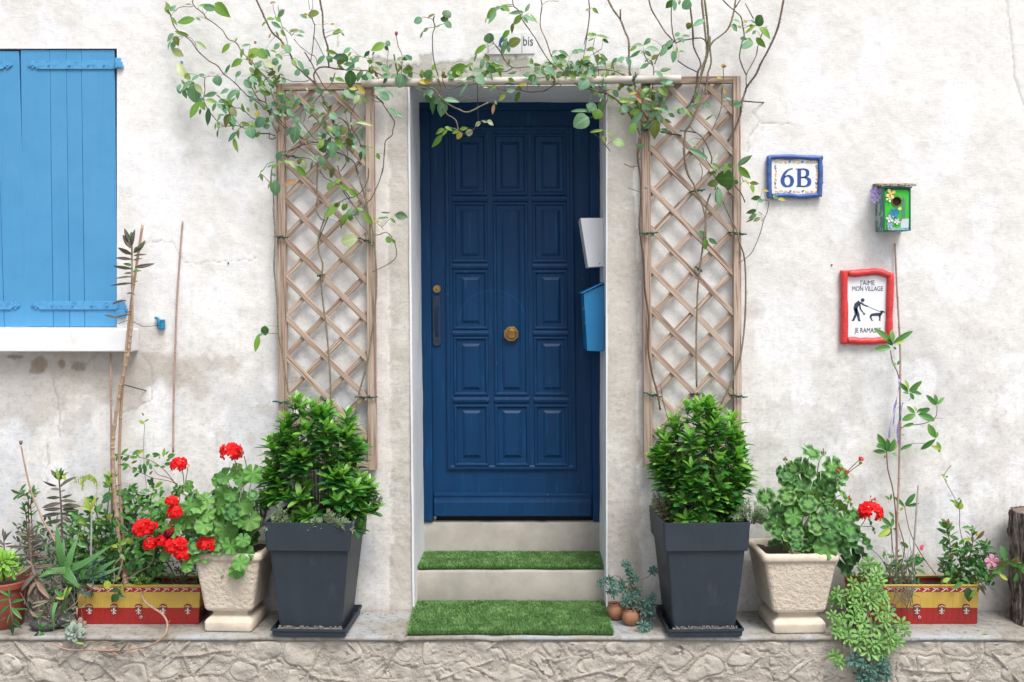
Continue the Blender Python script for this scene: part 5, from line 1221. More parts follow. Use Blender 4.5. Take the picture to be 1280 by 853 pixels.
LEAVES = """
L1|110 110 55 20 g .35;110 118 165 60 t .5;330 50 270 45 g .35;372 205 200 240 G .45;380 190 430 215 t .5;410 65 520 40 G .25;460 75 592 92 t .5;590 35 722 170 G .55;155 335 290 375 g .25;150 360 65 430 t .6;120 430 78 525 t .5;155 385 195 475 o .6;150 440 132 532 t .5;130 530 235 590 p .6;385 440 490 510 g .25;745 465 662 560 G .4;262 830 190 665 p .45;800 450 825 405 g .4;965 480 860 480 t .3;890 520 855 610 g .35;880 640 760 700 G .5;745 690 708 785 T .45;860 760 812 825 t .5;60 100 110 160 g .3;120 180 170 260 g .3;70 60 60 130 g .4;1010 590 950 610 G .6;260 780 320 850 G .6
L2|330 100 235 190 t .6;350 135 382 305 t .7;290 20 250 65 g .5;330 95 265 130 G .5;370 125 445 225 p .45;340 90 410 30 t .4;480 40 420 30 t .5;615 40 617 137 t .95;250 195 275 275 t .5;605 220 475 262 t .35;490 305 597 305 G .45;465 290 395 305 t .5;412 325 333 487 G .42;420 310 470 397 G .6;430 395 425 452 T .4;520 385 490 555 T .28;600 335 550 412 t .5;610 345 665 390 t .6;738 190 645 222 t .45;832 195 722 280 t .42;842 200 820 285 t .45;680 320 762 365 g .5;722 285 765 352 g .5;760 375 800 470 p .6;740 390 670 415 t .5;745 450 690 570 o .6;750 465 805 560 t .5;650 460 615 520 t .4;620 530 632 620 g .35;622 610 612 692 T .25;597 540 582 607 T .2;815 640 738 742 T .4;842 618 812 705 g .5;787 705 828 850 G .30;858 545 952 565 g .4;960 535 1010 592 g .5;968 580 968 697 t .8;900 85 975 175 t .6;270 210 250 240 t .5;770 590 780 620 T .5
L3|265 22 240 42 b .5;280 15 290 40 b .5;388 105 308 178 t .4;200 205 280 205 G .5;290 190 342 230 G .6;192 240 138 268 G .6;250 240 345 285 t .4;350 320 400 392 g .4;445 345 525 295 o .7;515 375 592 395 t .6;540 335 600 345 t .5;330 465 285 530 t .6;350 490 402 500 y .8;400 475 440 570 t .7;110 520 15 625 G .6;110 530 195 610 G .75;185 530 228 600 t .5;240 542 300 555 g .4;290 600 340 585 G .6;330 590 365 630 t .5;312 620 242 672 t .6;300 625 285 692 t .8;180 665 285 700 p .65;470 635 512 715 G .5;522 645 605 745 t .45;480 620 525 640 g .5;552 750 500 795 t .8;640 740 600 802 t .8;45 650 10 665 b .9;640 165 750 145 o .75;630 195 550 150 t .4;590 155 640 162 y .5;730 262 790 262 y .2;880 262 925 262 y .5;900 372 998 315 g .45;830 540 950 578 G .3;822 600 722 680 t .5;850 600 885 660 t .9;1030 600 918 625 T .5;890 605 835 625 t .5;85 470 70 445 b .9;60 700 140 690 t .6;110 740 60 800 o .6;40 600 -20 640 g .5;150 650 90 700 t .6;20 720 60 780 g .6;10 640 40 700 g .5;240 360 225 410 b .3;300 340 330 400 o .3
L4|20 60 85 95 t .8;30 100 8 165 t .6;80 10 110 60 g .8;185 140 255 180 t .6;130 150 185 190 g .5;150 225 215 250 g .5;250 330 315 360 T .6;88 415 108 475 y .7;162 485 98 585 T .75;40 540 78 592 g .6;22 585 40 692 t .8;270 465 240 530 t .7;275 420 330 445 t .6;345 365 412 395 t .7;415 400 492 465 t .6;330 460 402 465 t .5;540 485 515 550 t .8;470 305 448 345 G .6;572 300 485 335 t .6;540 325 478 385 G .4;685 270 655 312 t .8;715 175 795 225 t .6;600 355 642 385 t .8;690 440 752 395 t .7;705 345 678 395 G .6;510 580 485 752 t .55;462 590 418 678 T .45;500 565 565 610 t .5;870 440 950 492 t .7;848 580 905 640 G .6;915 575 975 690 t .6;835 660 782 708 T .6;805 735 748 815 G .6;850 735 800 855 T .6;905 760 925 862 t .8;930 735 1005 805 g .6;850 240 905 250 t .5;930 72 1020 95 G .4;880 55 902 100 t .7;150 110 120 160 g .6;220 90 260 130 t .6;300 540 320 580 p .5;640 200 620 170 y .5;980 620 1010 570 o .6
L5|352 80 310 172 T .55;372 192 318 202 g .5;275 190 208 212 t .3;320 212 250 262 g .35;252 228 205 252 t .3;165 280 130 302 g .5;130 310 150 392 g .35;240 312 312 350 T .4;285 390 290 545 t .62;245 410 215 472 g .4;390 180 442 212 G .6;442 180 508 255 p .5;520 235 615 345 G .42;590 170 605 270 p .6;550 160 540 215 o .7;390 438 512 388 b .35;900 -30 890 145 t .6;760 125 700 162 t .5;800 140 790 222 t .7;805 215 825 278 o .7;920 245 870 352 o .55;995 378 920 415 G .5;912 405 842 478 G .5;975 440 1020 485 G .5;925 655 835 782 G .34;980 625 918 685 o .5;850 20 880 70 g .5;1020 640 1010 705 G .5;1030 770 1000 850 G .6;760 20 790 90 D .5
L6|50 60 0 85 g .6;60 90 85 130 t .35;155 255 82 312 t .45;125 350 0 395 o .75;100 340 115 400 D .7;150 355 172 388 g .8;252 345 160 432 t .4;182 430 80 422 t .4;195 465 100 492 t .4;360 290 293 345 T .42;412 295 382 332 T .5;520 208 393 288 G .5;530 190 577 218 t .9;530 230 547 278 T .7;395 410 330 392 G .6;500 435 415 405 t .4;500 440 552 505 t .5;158 495 150 668 D .62;0 580 85 605 G .45;272 515 210 602 t .5;355 560 265 585 t .6;340 515 372 605 t .6;395 470 460 492 p .6;570 550 490 562 t .6;540 575 505 632 T .5;645 535 588 575 t .5;600 395 655 420 g .5;602 430 557 478 t .5;652 390 708 350 g .5;738 335 802 382 t .5;742 535 780 432 D .85;722 540 672 660 t .85;960 585 1008 495 D .8;875 615 1005 605 y .4;930 620 960 665 G .6;140 682 222 702 y .6;240 668 305 745 y .5;90 700 205 772 t .75;408 702 512 692 t .5;525 700 612 768 t .25;465 745 562 790 t .8;930 745 1025 778 t .6;250 760 190 845 p .6;290 775 325 835 g .6;230 780 260 850 p .7;380 440 380 500 g .5;160 300 130 350 g .4;950 760 1010 830 D .5
L7|240 240 288 278 t .5;210 285 372 302 p .22;110 335 50 405 o .75;40 385 -5 425 t .8;50 465 0 520 G .5;108 455 178 535 o .6;170 530 222 562 t .6;280 530 315 555 D .6;290 565 282 645 t .65;265 590 262 682 D .35;232 565 265 595 t .5;558 135 645 200 t .5;640 188 718 218 t .35;360 548 402 580 g .5;430 615 468 668 G .6;10 450 62 555 G .6;20 320 20 380 t .7;160 455 230 462 t .3;150 310 180 280 p .5
L8|150 15 110 98 o .5;145 150 72 222 G .55;155 160 222 122 G .5;215 190 302 232 G .5;305 228 402 302 G .45;200 370 62 525 G .38;192 370 150 435 o .5;292 380 245 450 G .5;345 440 292 505 t .7;372 440 400 502 t .7;390 430 458 445 G .5;292 495 222 605 G .5;330 505 318 562 G .75;462 468 552 597 G .42;800 500 930 528 D .62;745 480 660 478 t .22;735 530 628 540 t .2;755 540 802 585 G .45;698 765 762 766 G .95;580 570 632 576 y .4;770 765 802 802 g .6;222 600 230 645 o .4;232 790 370 750 p .8;245 810 330 740 p .9
M1|150 200 72 235 t .75;145 185 90 200 t .5;285 150 212 190 o .5;405 195 430 108 D .95;430 215 352 190 D .7;398 235 458 282 t .8;345 270 300 292 t .5;215 305 158 332 t .6;160 335 130 402 t .25;870 462 865 352 D .85;832 480 712 572 G .36;735 570 705 655 t .22;945 85 838 185 G .45;935 110 865 255 t .32;845 185 820 242 p .3;975 80 1030 62 G .6;980 90 1030 115 t .4;10 595 32 638 t .8;8 690 10 785 o .6;232 845 225 752 G .75;368 745 412 750 g .5;620 705 458 742 G .5;560 735 635 765 t .5;510 765 575 800 G .6;545 800 435 825 t .5;690 670 628 722 g .4;790 750 688 750 t .75;800 630 788 712 t .6;800 608 862 652 o .5;880 680 975 705 G .5;840 712 935 765 D .6;850 660 838 732 t .5;985 685 920 662 t .4;770 785 790 860 t .6;870 775 895 855 t .4;300 815 330 840 g .6;690 830 620 850 t .5
M2|30 105 155 100 y .4;60 125 112 145 t .6;190 210 82 250 t .6;185 255 175 435 D .3;145 280 102 312 D .6;262 275 198 330 t .7;300 295 445 305 t .38;300 300 262 462 t .6;305 300 325 385 G .4;562 118 460 235 t .2;500 100 432 148 t .3;700 165 765 165 y .25;855 165 780 170 G .8;955 240 888 292 G .55;845 305 858 352 g .5;835 345 818 445 b .4;302 608 205 650 G .42;272 668 180 798 G .38;335 620 275 672 G .5;308 590 388 612 G .45;385 655 457 630 G .45;468 612 548 602 G .45;482 638 442 708 y .65;578 610 562 682 p .8;690 535 628 572 p .6;700 525 762 532 p .35;758 522 828 555 p .6;380 30 490 20 G .6;350 40 400 75 G .7;120 50 160 0 D .9;640 50 720 120 t .7
M3|50 75 -10 100 t .5;60 60 142 110 G .6;292 128 148 138 t .28;268 160 190 255 g .45;312 130 362 38 t .3;288 168 412 225 t .42;290 180 338 248 t .35;350 145 448 225 G .22;180 250 165 348 o .35;148 325 58 408 G .5;118 405 62 575 t .25;138 490 248 430 o .72;120 490 148 548 t .7;600 570 650 535 t .5;668 540 772 592 t .32;655 600 752 606 D .45;600 600 642 682 t .6;660 640 732 662 t .5;640 700 725 712 G .45;505 705 585 665 t .5;525 715 625 795 t .6;490 715 500 795 D .4;472 730 398 772 t .3;560 795 540 855 t .7;345 850 425 808 D .7;280 800 372 808 t .4;808 570 895 530 t .45;860 548 945 538 t .5;980 535 1030 518 G .6;920 640 1002 612 G .5;830 712 885 742 t .8;780 655 832 682 t .5;958 110 1002 108 y .5;980 375 1030 365 G .8;930 700 985 740 D .6;985 690 1030 690 D .6;930 670 1000 650 T .5;780 800 850 840 g .5;700 790 640 830 g .5;900 790 960 830 g .6;420 740 480 800 t .6
M4|412 40 398 155 t .6;132 68 192 102 G .6;90 120 192 140 T .2;112 205 200 192 t .5;240 142 325 132 y .4;228 160 265 190 o .8;258 212 200 315 D .42;100 245 30 302 G .45;985 85 895 165 t .9;972 100 1002 152 G .5;1010 422 822 402 t .2;985 485 850 560 t .95;1000 335 1030 425 t .7;300 30 370 10 t .4;590 20 540 60 G .6;640 20 720 10 t .5;480 0 540 40 t .5
M5|60 100 18 112 y .5;88 90 155 132 g .5;132 370 48 368 G .45;130 378 265 402 G .32;200 422 262 442 D .7;112 410 48 442 t .25;112 518 28 530 G .5;60 605 -5 630 G .6;170 575 252 638 g .28;90 680 20 690 D .6;130 690 222 660 t .3;708 412 648 478 t .5;630 492 538 452 t .38;562 490 492 545 G .42;668 515 795 528 t .45;602 540 498 608 t .28;650 540 608 565 t .5;650 550 712 595 t .5;432 610 358 660 t .5;350 620 308 672 t .5;448 610 508 695 t .55;692 630 648 655 t .5;692 680 602 728 t .45;720 640 785 590 o .5;945 5 882 82 D .6;960 5 968 105 t .65;1024 5 1010 50 t .6;950 430 858 505 t .42;882 500 818 595 t .5;940 450 888 530 D .5;960 540 948 665 t .55;972 385 1015 355 t .8;985 422 1050 418 t .5;990 500 985 582 g .3;810 762 922 732 D .45;772 770 842 825 t .6;700 640 740 690 t .5;60 660 20 720 D .6;40 740 120 790 t .5
M6|40 110 5 185 t .7;90 235 145 212 D .6;140 235 218 285 D .55;135 405 35 352 t .65;155 320 212 385 D .75;165 400 125 490 G .95;0 400 82 432 t .4;62 645 185 620 G .22;218 630 315 672 G .22;212 680 222 755 o .6;168 655 200 695 D .6;305 740 422 762 g .72;320 195 352 262 t .7;480 232 562 222 y .3;372 312 505 292 G .38;480 320 532 328 y .6;395 380 485 390 t .8;492 462 582 412 G .6;622 428 498 562 t .36;552 548 488 655 G .55;500 262 582 252 t .5;570 202 612 185 b .7;610 240 692 162 G .45;720 200 772 202 g .5;800 165 885 235 g .75;800 235 842 265 t .6;620 340 702 402 t .6;740 392 832 395 G .3;838 400 912 430 t .25;900 450 965 475 D .6;690 468 795 440 t .5;780 460 832 502 t .6;772 505 740 698 o .5;722 540 645 615 T .35;790 500 802 585 t .5;820 610 905 635 T .35;870 130 945 100 t .5;810 100 952 132 t .42;930 412 1024 372 g .22;640 280 722 302 g .3;1000 400 1040 440 G .8;540 200 600 290 b .4;560 270 610 330 b .5;270 200 320 230 g .6;620 200 640 270 G .5;30 30 90 20 t .5
M7|90 5 35 70 t .9;222 180 118 252 t .4;95 212 75 262 o .9;0 350 42 382 t .7;22 332 88 332 t .35;-5 470 38 482 t .4;490 185 552 192 t .6;475 228 535 270 t .8;530 240 562 262 g .6;580 195 622 200 y .6;692 232 608 298 G .25;630 240 682 232 G .4;650 188 692 215 t .5;700 235 760 155 D .85;730 252 828 335 G .5;700 348 778 432 G .42;692 280 668 315 t .6;552 355 622 355 T .5;615 358 668 362 G .6;668 382 572 435 t .65;380 595 412 622 b .8;385 620 425 610 o .4;340 710 382 716 y .6
M8|150 88 187 132 G .6;162 150 72 192 t .32;40 200 105 262 G .32;-5 200 42 232 t .7;225 150 282 160 t .75;302 250 242 288 G .25;485 130 570 145 D .7;485 165 565 160 t .5;395 10 440 50 y .4;420 92 472 108 t .4;70 560 245 638 t .24;78 488 155 535 t .35;130 40 160 80 D .5
M9|300 60 352 25 p .4;292 105 358 165 G .4;280 150 300 192 p .6;430 105 398 195 G .35;438 112 492 142 G .55;532 128 658 35 D .35;538 138 632 242 G .42;495 245 355 250 D .95;352 285 265 290 o .7;452 285 448 352 D .7;490 275 538 282 D .7;352 330 355 498 t .35;345 320 338 455 D .18;590 262 635 292 y .5;642 285 722 292 o .42;655 298 668 375 G .5;755 345 812 362 y .35;738 415 662 432 D .5;710 442 768 452 t .6;852 398 902 425 t .6;900 430 968 442 y .4;702 535 615 562 D .42;715 552 762 575 t .35;702 570 642 615 t .5;738 605 678 635 o .5;680 618 612 640 o .3;170 732 238 782 t .5;228 800 250 890 G .65;262 795 338 845 t .42;270 200 330 190 D .5;400 200 430 160 g .4
F|38 525 40 562 D .8;12 565 -2 635 G .3;35 560 -5 572 t .3
"""
seen = {0: 0, 1: 0}; PET_ = []
for line in LEAVES.strip().split('\n'):
    t, rest = line.split('|'); s_ = T[t][2]
    for it in rest.split(';'):
        u1, v1, u2, v2, c, wr = it.split(); u1, v1, u2, v2, wr = map(float, (u1, v1, u2, v2, wr))
        x1, y1 = g_(t, u1, v1); x2, y2 = g_(t, u2, v2)
        Y = -.10-random.uniform(0, .05); dY = random.uniform(-.5, .5)
        a = P(x1, y1, Y); b = P(x2, y2, Y); L2 = (b-a).length; b = b+Vector((0, L2*dY*.6, 0)); d = b-a
        nrm = Vector((random.gauss(0, .35), -1, random.gauss(.25, .35)))
        root = rose_l if x1 < 527 else rose_r; k = 0 if root is rose_l else 1
        if seen[k] >= 298: print('skip', t); continue
        seen[k] += 1
        sh = ('round' if wr > .62 else 'ovate' if wr > .27 else 'lance')+str(random.randrange(4))
        place(leafmesh(sh, ROSE[c]), a, d, nrm, d.length*1.10, L2*wr*1.18, root); PET_.append((a, k))
kd = KDTree(len(STP)); [kd.insert(p, i) for i, (p, r) in enumerate(STP)]; kd.balance(); pts_ = [MB(), MB()]
for a, k in PET_:
    co_, i_, ds_ = kd.find(a)
    if ds_ < .11 and ds_ > .004: pts_[k].tube([co_, co_.lerp(a, .5)+Vector((0, -.004, .004)), a], [.0012, .0010, .0008], 4, False)
for k in (0, 1): pts_[k].build('leaf_stalks', BARK_G, (rose_l, rose_r)[k], smooth=True)['kind'] = 'stuff'
# loose extra leaflets in the dense knots (mostly hidden behind the others)
mbs = {(0, c): MB() for c in 'Gtgo'}; mbs.update({(1, c): MB() for c in 'Gtgo'})
for (x, y, sx, sy, n) in ((330, 100, 22, 22, 26), (345, 128, 26, 24, 26), (420, 175, 22, 22, 30), (412, 150, 26, 18, 16), (470, 88, 30, 10, 18), (545, 100, 25, 10, 14), (600, 88, 34, 8, 20), (705, 88, 30, 10, 34), (745, 92, 22, 14, 26), (800, 128, 22, 16, 30), (820, 150, 14, 16, 16), (238, 112, 10, 12, 8), (285, 135, 12, 10, 10), (760, 105, 20, 12, 12)):
    for _ in range(int(n*1.35)):
        px = random.gauss(x, sx*.7); py = random.gauss(y, sy*.7); k = 0 if px < 612 else 1; c = random.choice('Gttgo')
        a_ = P(px, py, -.085+random.uniform(-.02, .03)); an = random.uniform(0, 6.28); d = Vector((math.cos(an), random.uniform(-.5, .5), math.sin(an)))
        L_ = random.uniform(.026, .050); stamp(mbs[(k, c)], leafmesh(random.choice(('ovate0', 'ovate1', 'ovate3')), ROSE[c]), a_, d, Vector((random.gauss(0, .6), -1, random.gauss(0, .6))), L_, L_*random.uniform(.35, .6))
for (k, c), mb in mbs.items():
    if mb.v: mb.build('small_leaves', ROSE[c], (rose_l, rose_r)[k], smooth=True)['kind'] = 'stuff'
# bud
mb = MB(); p = P(495.3, 42, -.10); mb.tube([p+Vector((0,0,-.012)), p+Vector((0,0,-.004)), p+Vector((.001,0,.004)), p+Vector((.002,0,.011))], [.002, .0075, .0085, .002], 8); mb.build('rose_bud', mat('rose_bud_red', (.30,.05,.09), (.20,.10,.06), rough=.5, scale=50), rose_l, smooth=True)
print('leaves', seen)
# ================================================================ GRASS MATS
GRASS = leafmat('artificial_grass', (.125,.27,.085), (.175,.33,.115), (.26,.38,.17), rough=.55, trans=.1, spec=.25)
GBASE = mat('mat_backing', (.02,.05,.015), rough=.9, bstr=0)
def grass_mat(x0b, x1b, x0f, x1f, yb, yf, z, n, label, hgt=.019):
    root = empty('grass_mat', ((x0f+x1f)/2, yf, z), label=label, cat='grass mat', group='artificial grass mats on the doorway steps')
    edge = lambda t: float(vn(t*7, yf*9, 3)-.5)*.012
    mb = MB(); k = 30; vs = []
    for i in range(k+1):
        t = i/k; vs += [(x0b+(x1b-x0b)*t, yb, z+.006), (x0f+(x1f-x0f)*t, yf+edge(t), z+.006), (x0f+(x1f-x0f)*t, yf+edge(t), z+.001)]
    mb.add(vs, [(i*3, i*3+1, (i+1)*3+1, (i+1)*3) for i in range(k)]+[(i*3+1, i*3+2, (i+1)*3+2, (i+1)*3+1) for i in range(k)]); mb.build('backing', GBASE, root)
    rs = np.random.RandomState(n); u = rs.rand(n); v = rs.rand(n)
    y = yb+(yf-yb)*v; a = x0b+(x0f-x0b)*v; b = x1b+(x1f-x1b)*v; x = a+(b-a)*u
    y = y+np.array([edge(t) for t in u])*v
    h = hgt*(.6+.6*rs.rand(n))*(.75+.5*fbm(x*9, y*9, 3, 5)); ang = rs.rand(n)*6.283; lean = .3+.9*rs.rand(n)
    tuft = fbm(x*16, y*16, 2, 9)*9
    lx = np.cos(ang)*lean*.5+np.cos(tuft)*.18; ly = np.sin(ang)*lean*.5+np.sin(tuft)*.18-.15-.5*(v > .97)
    edgeL = (u < .012)*-.6+(u > .988)*.6; lx = lx+edgeL
    w_ = .0011+.0006*rs.rand(n); wa = rs.rand(n)*6.283; wx, wy = np.cos(wa)*w_, np.sin(wa)*w_
    V = np.zeros((n, 5, 3))
    V[:, 0] = np.stack([x-wx, y-wy, 0*x+.004], -1); V[:, 1] = np.stack([x+wx, y+wy, 0*x+.004], -1)
    V[:, 2] = np.stack([x+wx+lx*h*.35, y+wy+ly*h*.35, h*.6+.004], -1); V[:, 3] = np.stack([x-wx+lx*h*.35, y-wy+ly*h*.35, h*.6+.004], -1)
    V[:, 4] = np.stack([x+lx*h*.9, y+ly*h*.9, h*.92+.004], -1)
    V[..., 0] -= (x0f+x1f)/2; V[..., 1] -= yf
    me = bpy.data.meshes.new('grass_blades'); me.vertices.add(n*5); me.vertices.foreach_set('co', V.ravel().astype(np.float32))
    base = np.arange(n)[:, None]*5; L = np.concatenate([base+np.array([0, 1, 2, 3]), base+np.array([3, 2, 4])], 1).ravel()
    me.loops.add(len(L)); me.loops.foreach_set('vertex_index', L.astype(np.int32))
    me.polygons.add(2*n); ls = np.stack([np.arange(n)*7, np.arange(n)*7+4], -1).ravel(); me.polygons.foreach_set('loop_start', ls.astype(np.int32)); me.update(calc_edges=True)
    me.materials.append(GRASS); o = bpy.data.objects.new('grass_blades', me); C.objects.link(o); o.parent = root; o['kind'] = 'stuff'
grass_mat(-.532, .425, -.520, .432, .115, -.362, LZ+.002, 62000, 'artificial grass mat lying on the ledge at the foot of the steps')
grass_mat(-.522, .427, -.520, .424, .440, .128, S1Z+.001, 42000, 'artificial grass mat lying on the lower concrete step', .017)

# ================================================================ SQUARE PLANTERS
def sq(w, d, z, rc=0.0, wav=0): # rounded square ring
    k = 4; pts = []
    for cx, cy, a0 in ((1, 1, 0), (-1, 1, 90), (-1, -1, 180), (1, -1, 270)):
        for i in range(k):
            a = R(a0+90*i/(k-1)); pts.append((cx*(w/2-rc)+rc*math.cos(a), cy*(d/2-rc)+rc*math.sin(a), z))
    return pts
def sqloft(rings, rc=.01, closed_top=False, closed_bot=True):
    """rings: (w,d,z[,rc])"""
    mb = MB(); R_ = [sq(r[0], r[1], r[2], r[3] if len(r) > 3 else rc) for r in rings]; m = len(R_[0])
    vs = [p for r in R_ for p in r]; fs = [(i*m+j, i*m+(j+1) % m, (i+1)*m+(j+1) % m, (i+1)*m+j) for i in range(len(R_)-1) for j in range(m)]
    if closed_bot: fs.append(tuple(range(m-1, -1, -1)))
    if closed_top: fs.append(tuple((len(R_)-1)*m+j for j in range(m)))
    mb.add(vs, fs); return mb
def planter(x, y, rz, label):
    root = empty('square_planter', (x, y, LZ), rz, label, 'planter', 'tall anthracite planters flanking the door')
    sqloft([(.325, .345, .004), (.336, .356, .008), (.340, .360, .030), (.352, .372, .033), (.352, .372, .044), (.345, .365, .044), (.338, .358, .012)], .006).build('saucer', ANTH, root, local=True, bevel=0)
    sqloft([(.285, .285, .014), (.288, .288, .02), (.365, .365, .405)], .012, True).build('pot_body', ANTH, root, smooth=False, local=True)
    sqloft([(.360, .360, .4035), (.386, .386, .404), (.389, .389, .407), (.4035, .4035, .532), (.4030, .4030, .536), (.392, .392, .536), (.386, .386, .50), (.385, .385, .495)], .010, False, False).build('pot_rim', ANTH, root, smooth=False, local=True)
    mb = MB(); k = 14; vs = []
    for i in range(k+1):
        for j in range(k+1): vs.append((-.19+.38*i/k, -.19+.38*j/k, .500+float(fbm(i*.6+x, j*.6, 3, 3)-.5)*.05))
    mb.add(vs, [(i*(k+1)+j, (i+1)*(k+1)+j, (i+1)*(k+1)+j+1, i*(k+1)+j+1) for i in range(k) for j in range(k)]); mb.build('soil', SOIL, root, smooth=True, local=True)
    # crumbs and lime bloom in the saucer
    mb = MB()
    for _ in range(46):
        s_ = random.choice((-1, 1)); px = random.uniform(-.15, .15); py = -.160+random.uniform(-.008, .008); r = random.uniform(.0015, .004); mb.box(px-r, px+r, py-r, py+r, .030, .046+r)
    mb.box(-.150, .150, -.175, -.146, .030, .0385)
    o = mb.build('crumbs', mat('dry_crumbs', (.12,.105,.09), (.22,.20,.18), rough=.95, scale=60), root, local=True); o['kind'] = 'stuff'
    return root
planter(-.966, -.218, R(-2.3), 'tall square anthracite planter on a saucer to the left of the steps')
planter(.850, -.218, R(2.0), 'tall square anthracite planter on a saucer to the right of the steps')

# ================================================================ SHRUBS
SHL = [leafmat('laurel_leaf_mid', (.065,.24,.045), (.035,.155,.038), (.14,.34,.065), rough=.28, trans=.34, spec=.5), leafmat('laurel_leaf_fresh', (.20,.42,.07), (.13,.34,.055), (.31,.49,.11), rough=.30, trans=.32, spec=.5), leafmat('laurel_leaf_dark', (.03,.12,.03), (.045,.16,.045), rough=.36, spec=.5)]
TWIG = mat('brown_twig', (.10,.065,.04), (.06,.04,.03), rough=.8, scale=40)
def shrub(cx, cy, z0, outline, label, seed, bright):
    """outline: [(z px height y, xleft, xright)] silhouette rows in photo pixels"""
    rnd = random.Random(seed); root = empty('laurel_shrub', (cx, cy, z0), label=label, cat='shrub', group='evergreen shrubs in the anthracite planters')
    ys = [o[0] for o in outline]
    def ext(y): return np.interp(y, ys, [o[1] for o in outline]), np.interp(y, ys, [o[2] for o in outline])
    leaves = []; mbS = MB(); base = Vector((cx, cy, z0))
    N_ = 124
    for i in range(N_):
        y = ys[0]+(ys[-1]-ys[0])*(rnd.random()**.85); l, r = ext(y); t = rnd.random()
        x = l+(r-l)*(.5+.5*math.sin((t-.5)*math.pi)) if i % 3 else l+(r-l)*t
        u = (x-(l+r)/2)/max((r-l)/2, 1); dep = math.sqrt(max(0, 1-u*u))
        s_ = rnd.choice((-1, -1, -1, 1))*dep*rnd.uniform(.25, 1.0)
        Y = cy+s_*.155*(.4+.6*(r-l)/130); Y = max(-.42, min(-.04, Y))
        tip = P(x+rnd.uniform(-3, 3), y-rnd.choice((-7, -4, -12, 0, 6)), Y)
        bs = base+Vector(((tip.x-cx)*.25, (tip.y-cy)*.25, 0)); mid = bs.lerp(tip, .55)+Vector(((tip.x-cx)*.12, (Y-cy)*.1, .0))
        path = catmull([bs, mid, tip], 6); mbS.tube(path, [.0020-.0012*k/(len(path)-1) for k in range(len(path))], 5)
        ax = (tip-mid).normalized(); ax = (ax*.7+Vector(((tip.x-cx)*2.0, (Y-cy)*2.0-.16, 1.25))).normalized()
        Lb = rnd.uniform(.066, .084)
        nw = rnd.randint(4, 6); pl = len(path)
        for w_i in range(nw):
            tt_ = max(.30, 1-max(0, w_i-1)*.095)*(pl-1); k0 = min(int(tt_), pl-2)
            p0 = (tip-ax*(w_i*.024)) if w_i < 2 else path[k0].lerp(path[k0+1], tt_-k0)
            cnt = 3 if w_i else 4; ph = rnd.uniform(0, 6.28); w_r = w_i; w_i = min(w_i, 3)
            spread = .62+.30*w_i
            e1 = ax.orthogonal().normalized(); e2 = ax.cross(e1)
            for k in range(cnt):
                a = ph+2*math.pi*k/cnt+rnd.uniform(-.3, .3); o_ = e1*math.cos(a)+e2*math.sin(a)
                d = (ax*(1.25-.15*w_i)+o_*spread*1.15+Vector((0, 0, -.05*w_i))).normalized()
                nr = (ax*spread-o_*1.0+Vector((rnd.gauss(0, .25), rnd.gauss(0, .25), rnd.gauss(0, .25)+.35)))
                L_ = Lb*(.82+.10*w_i if w_i < 3 else 1.0)*rnd.uniform(.8, 1.15)
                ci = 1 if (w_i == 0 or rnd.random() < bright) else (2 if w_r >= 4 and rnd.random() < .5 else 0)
                leaves.append((p0, d, nr, L_, L_*rnd.uniform(.33, .41), ci))
    mbS.build('twigs', TWIG, root, smooth=True)['kind'] = 'stuff'
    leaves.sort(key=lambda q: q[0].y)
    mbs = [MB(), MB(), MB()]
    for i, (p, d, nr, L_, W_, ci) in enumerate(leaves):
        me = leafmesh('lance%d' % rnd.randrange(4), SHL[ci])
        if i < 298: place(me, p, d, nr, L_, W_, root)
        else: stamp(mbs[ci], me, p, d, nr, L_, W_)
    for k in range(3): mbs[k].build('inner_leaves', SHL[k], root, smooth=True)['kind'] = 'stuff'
    return root
shrub(-.965, -.225, LZ+.50, [(503, 378, 424), (516, 358, 438), (535, 350, 446), (556, 340, 446), (580, 336, 452), (600, 338, 466), (625, 336, 464), (645, 352, 452), (655, 365, 440)], 'bushy dark green shrub in the left planter', 5, .20)
shrub(.850, -.225, LZ+.50, [(500, 862, 886), (512, 856, 896), (524, 834, 910), (540, 820, 922), (565, 820, 930), (590, 824, 936), (612, 836, 930), (635, 842, 922), (652, 850, 912)], 'bushy bright green shrub in the right planter', 9, .42)

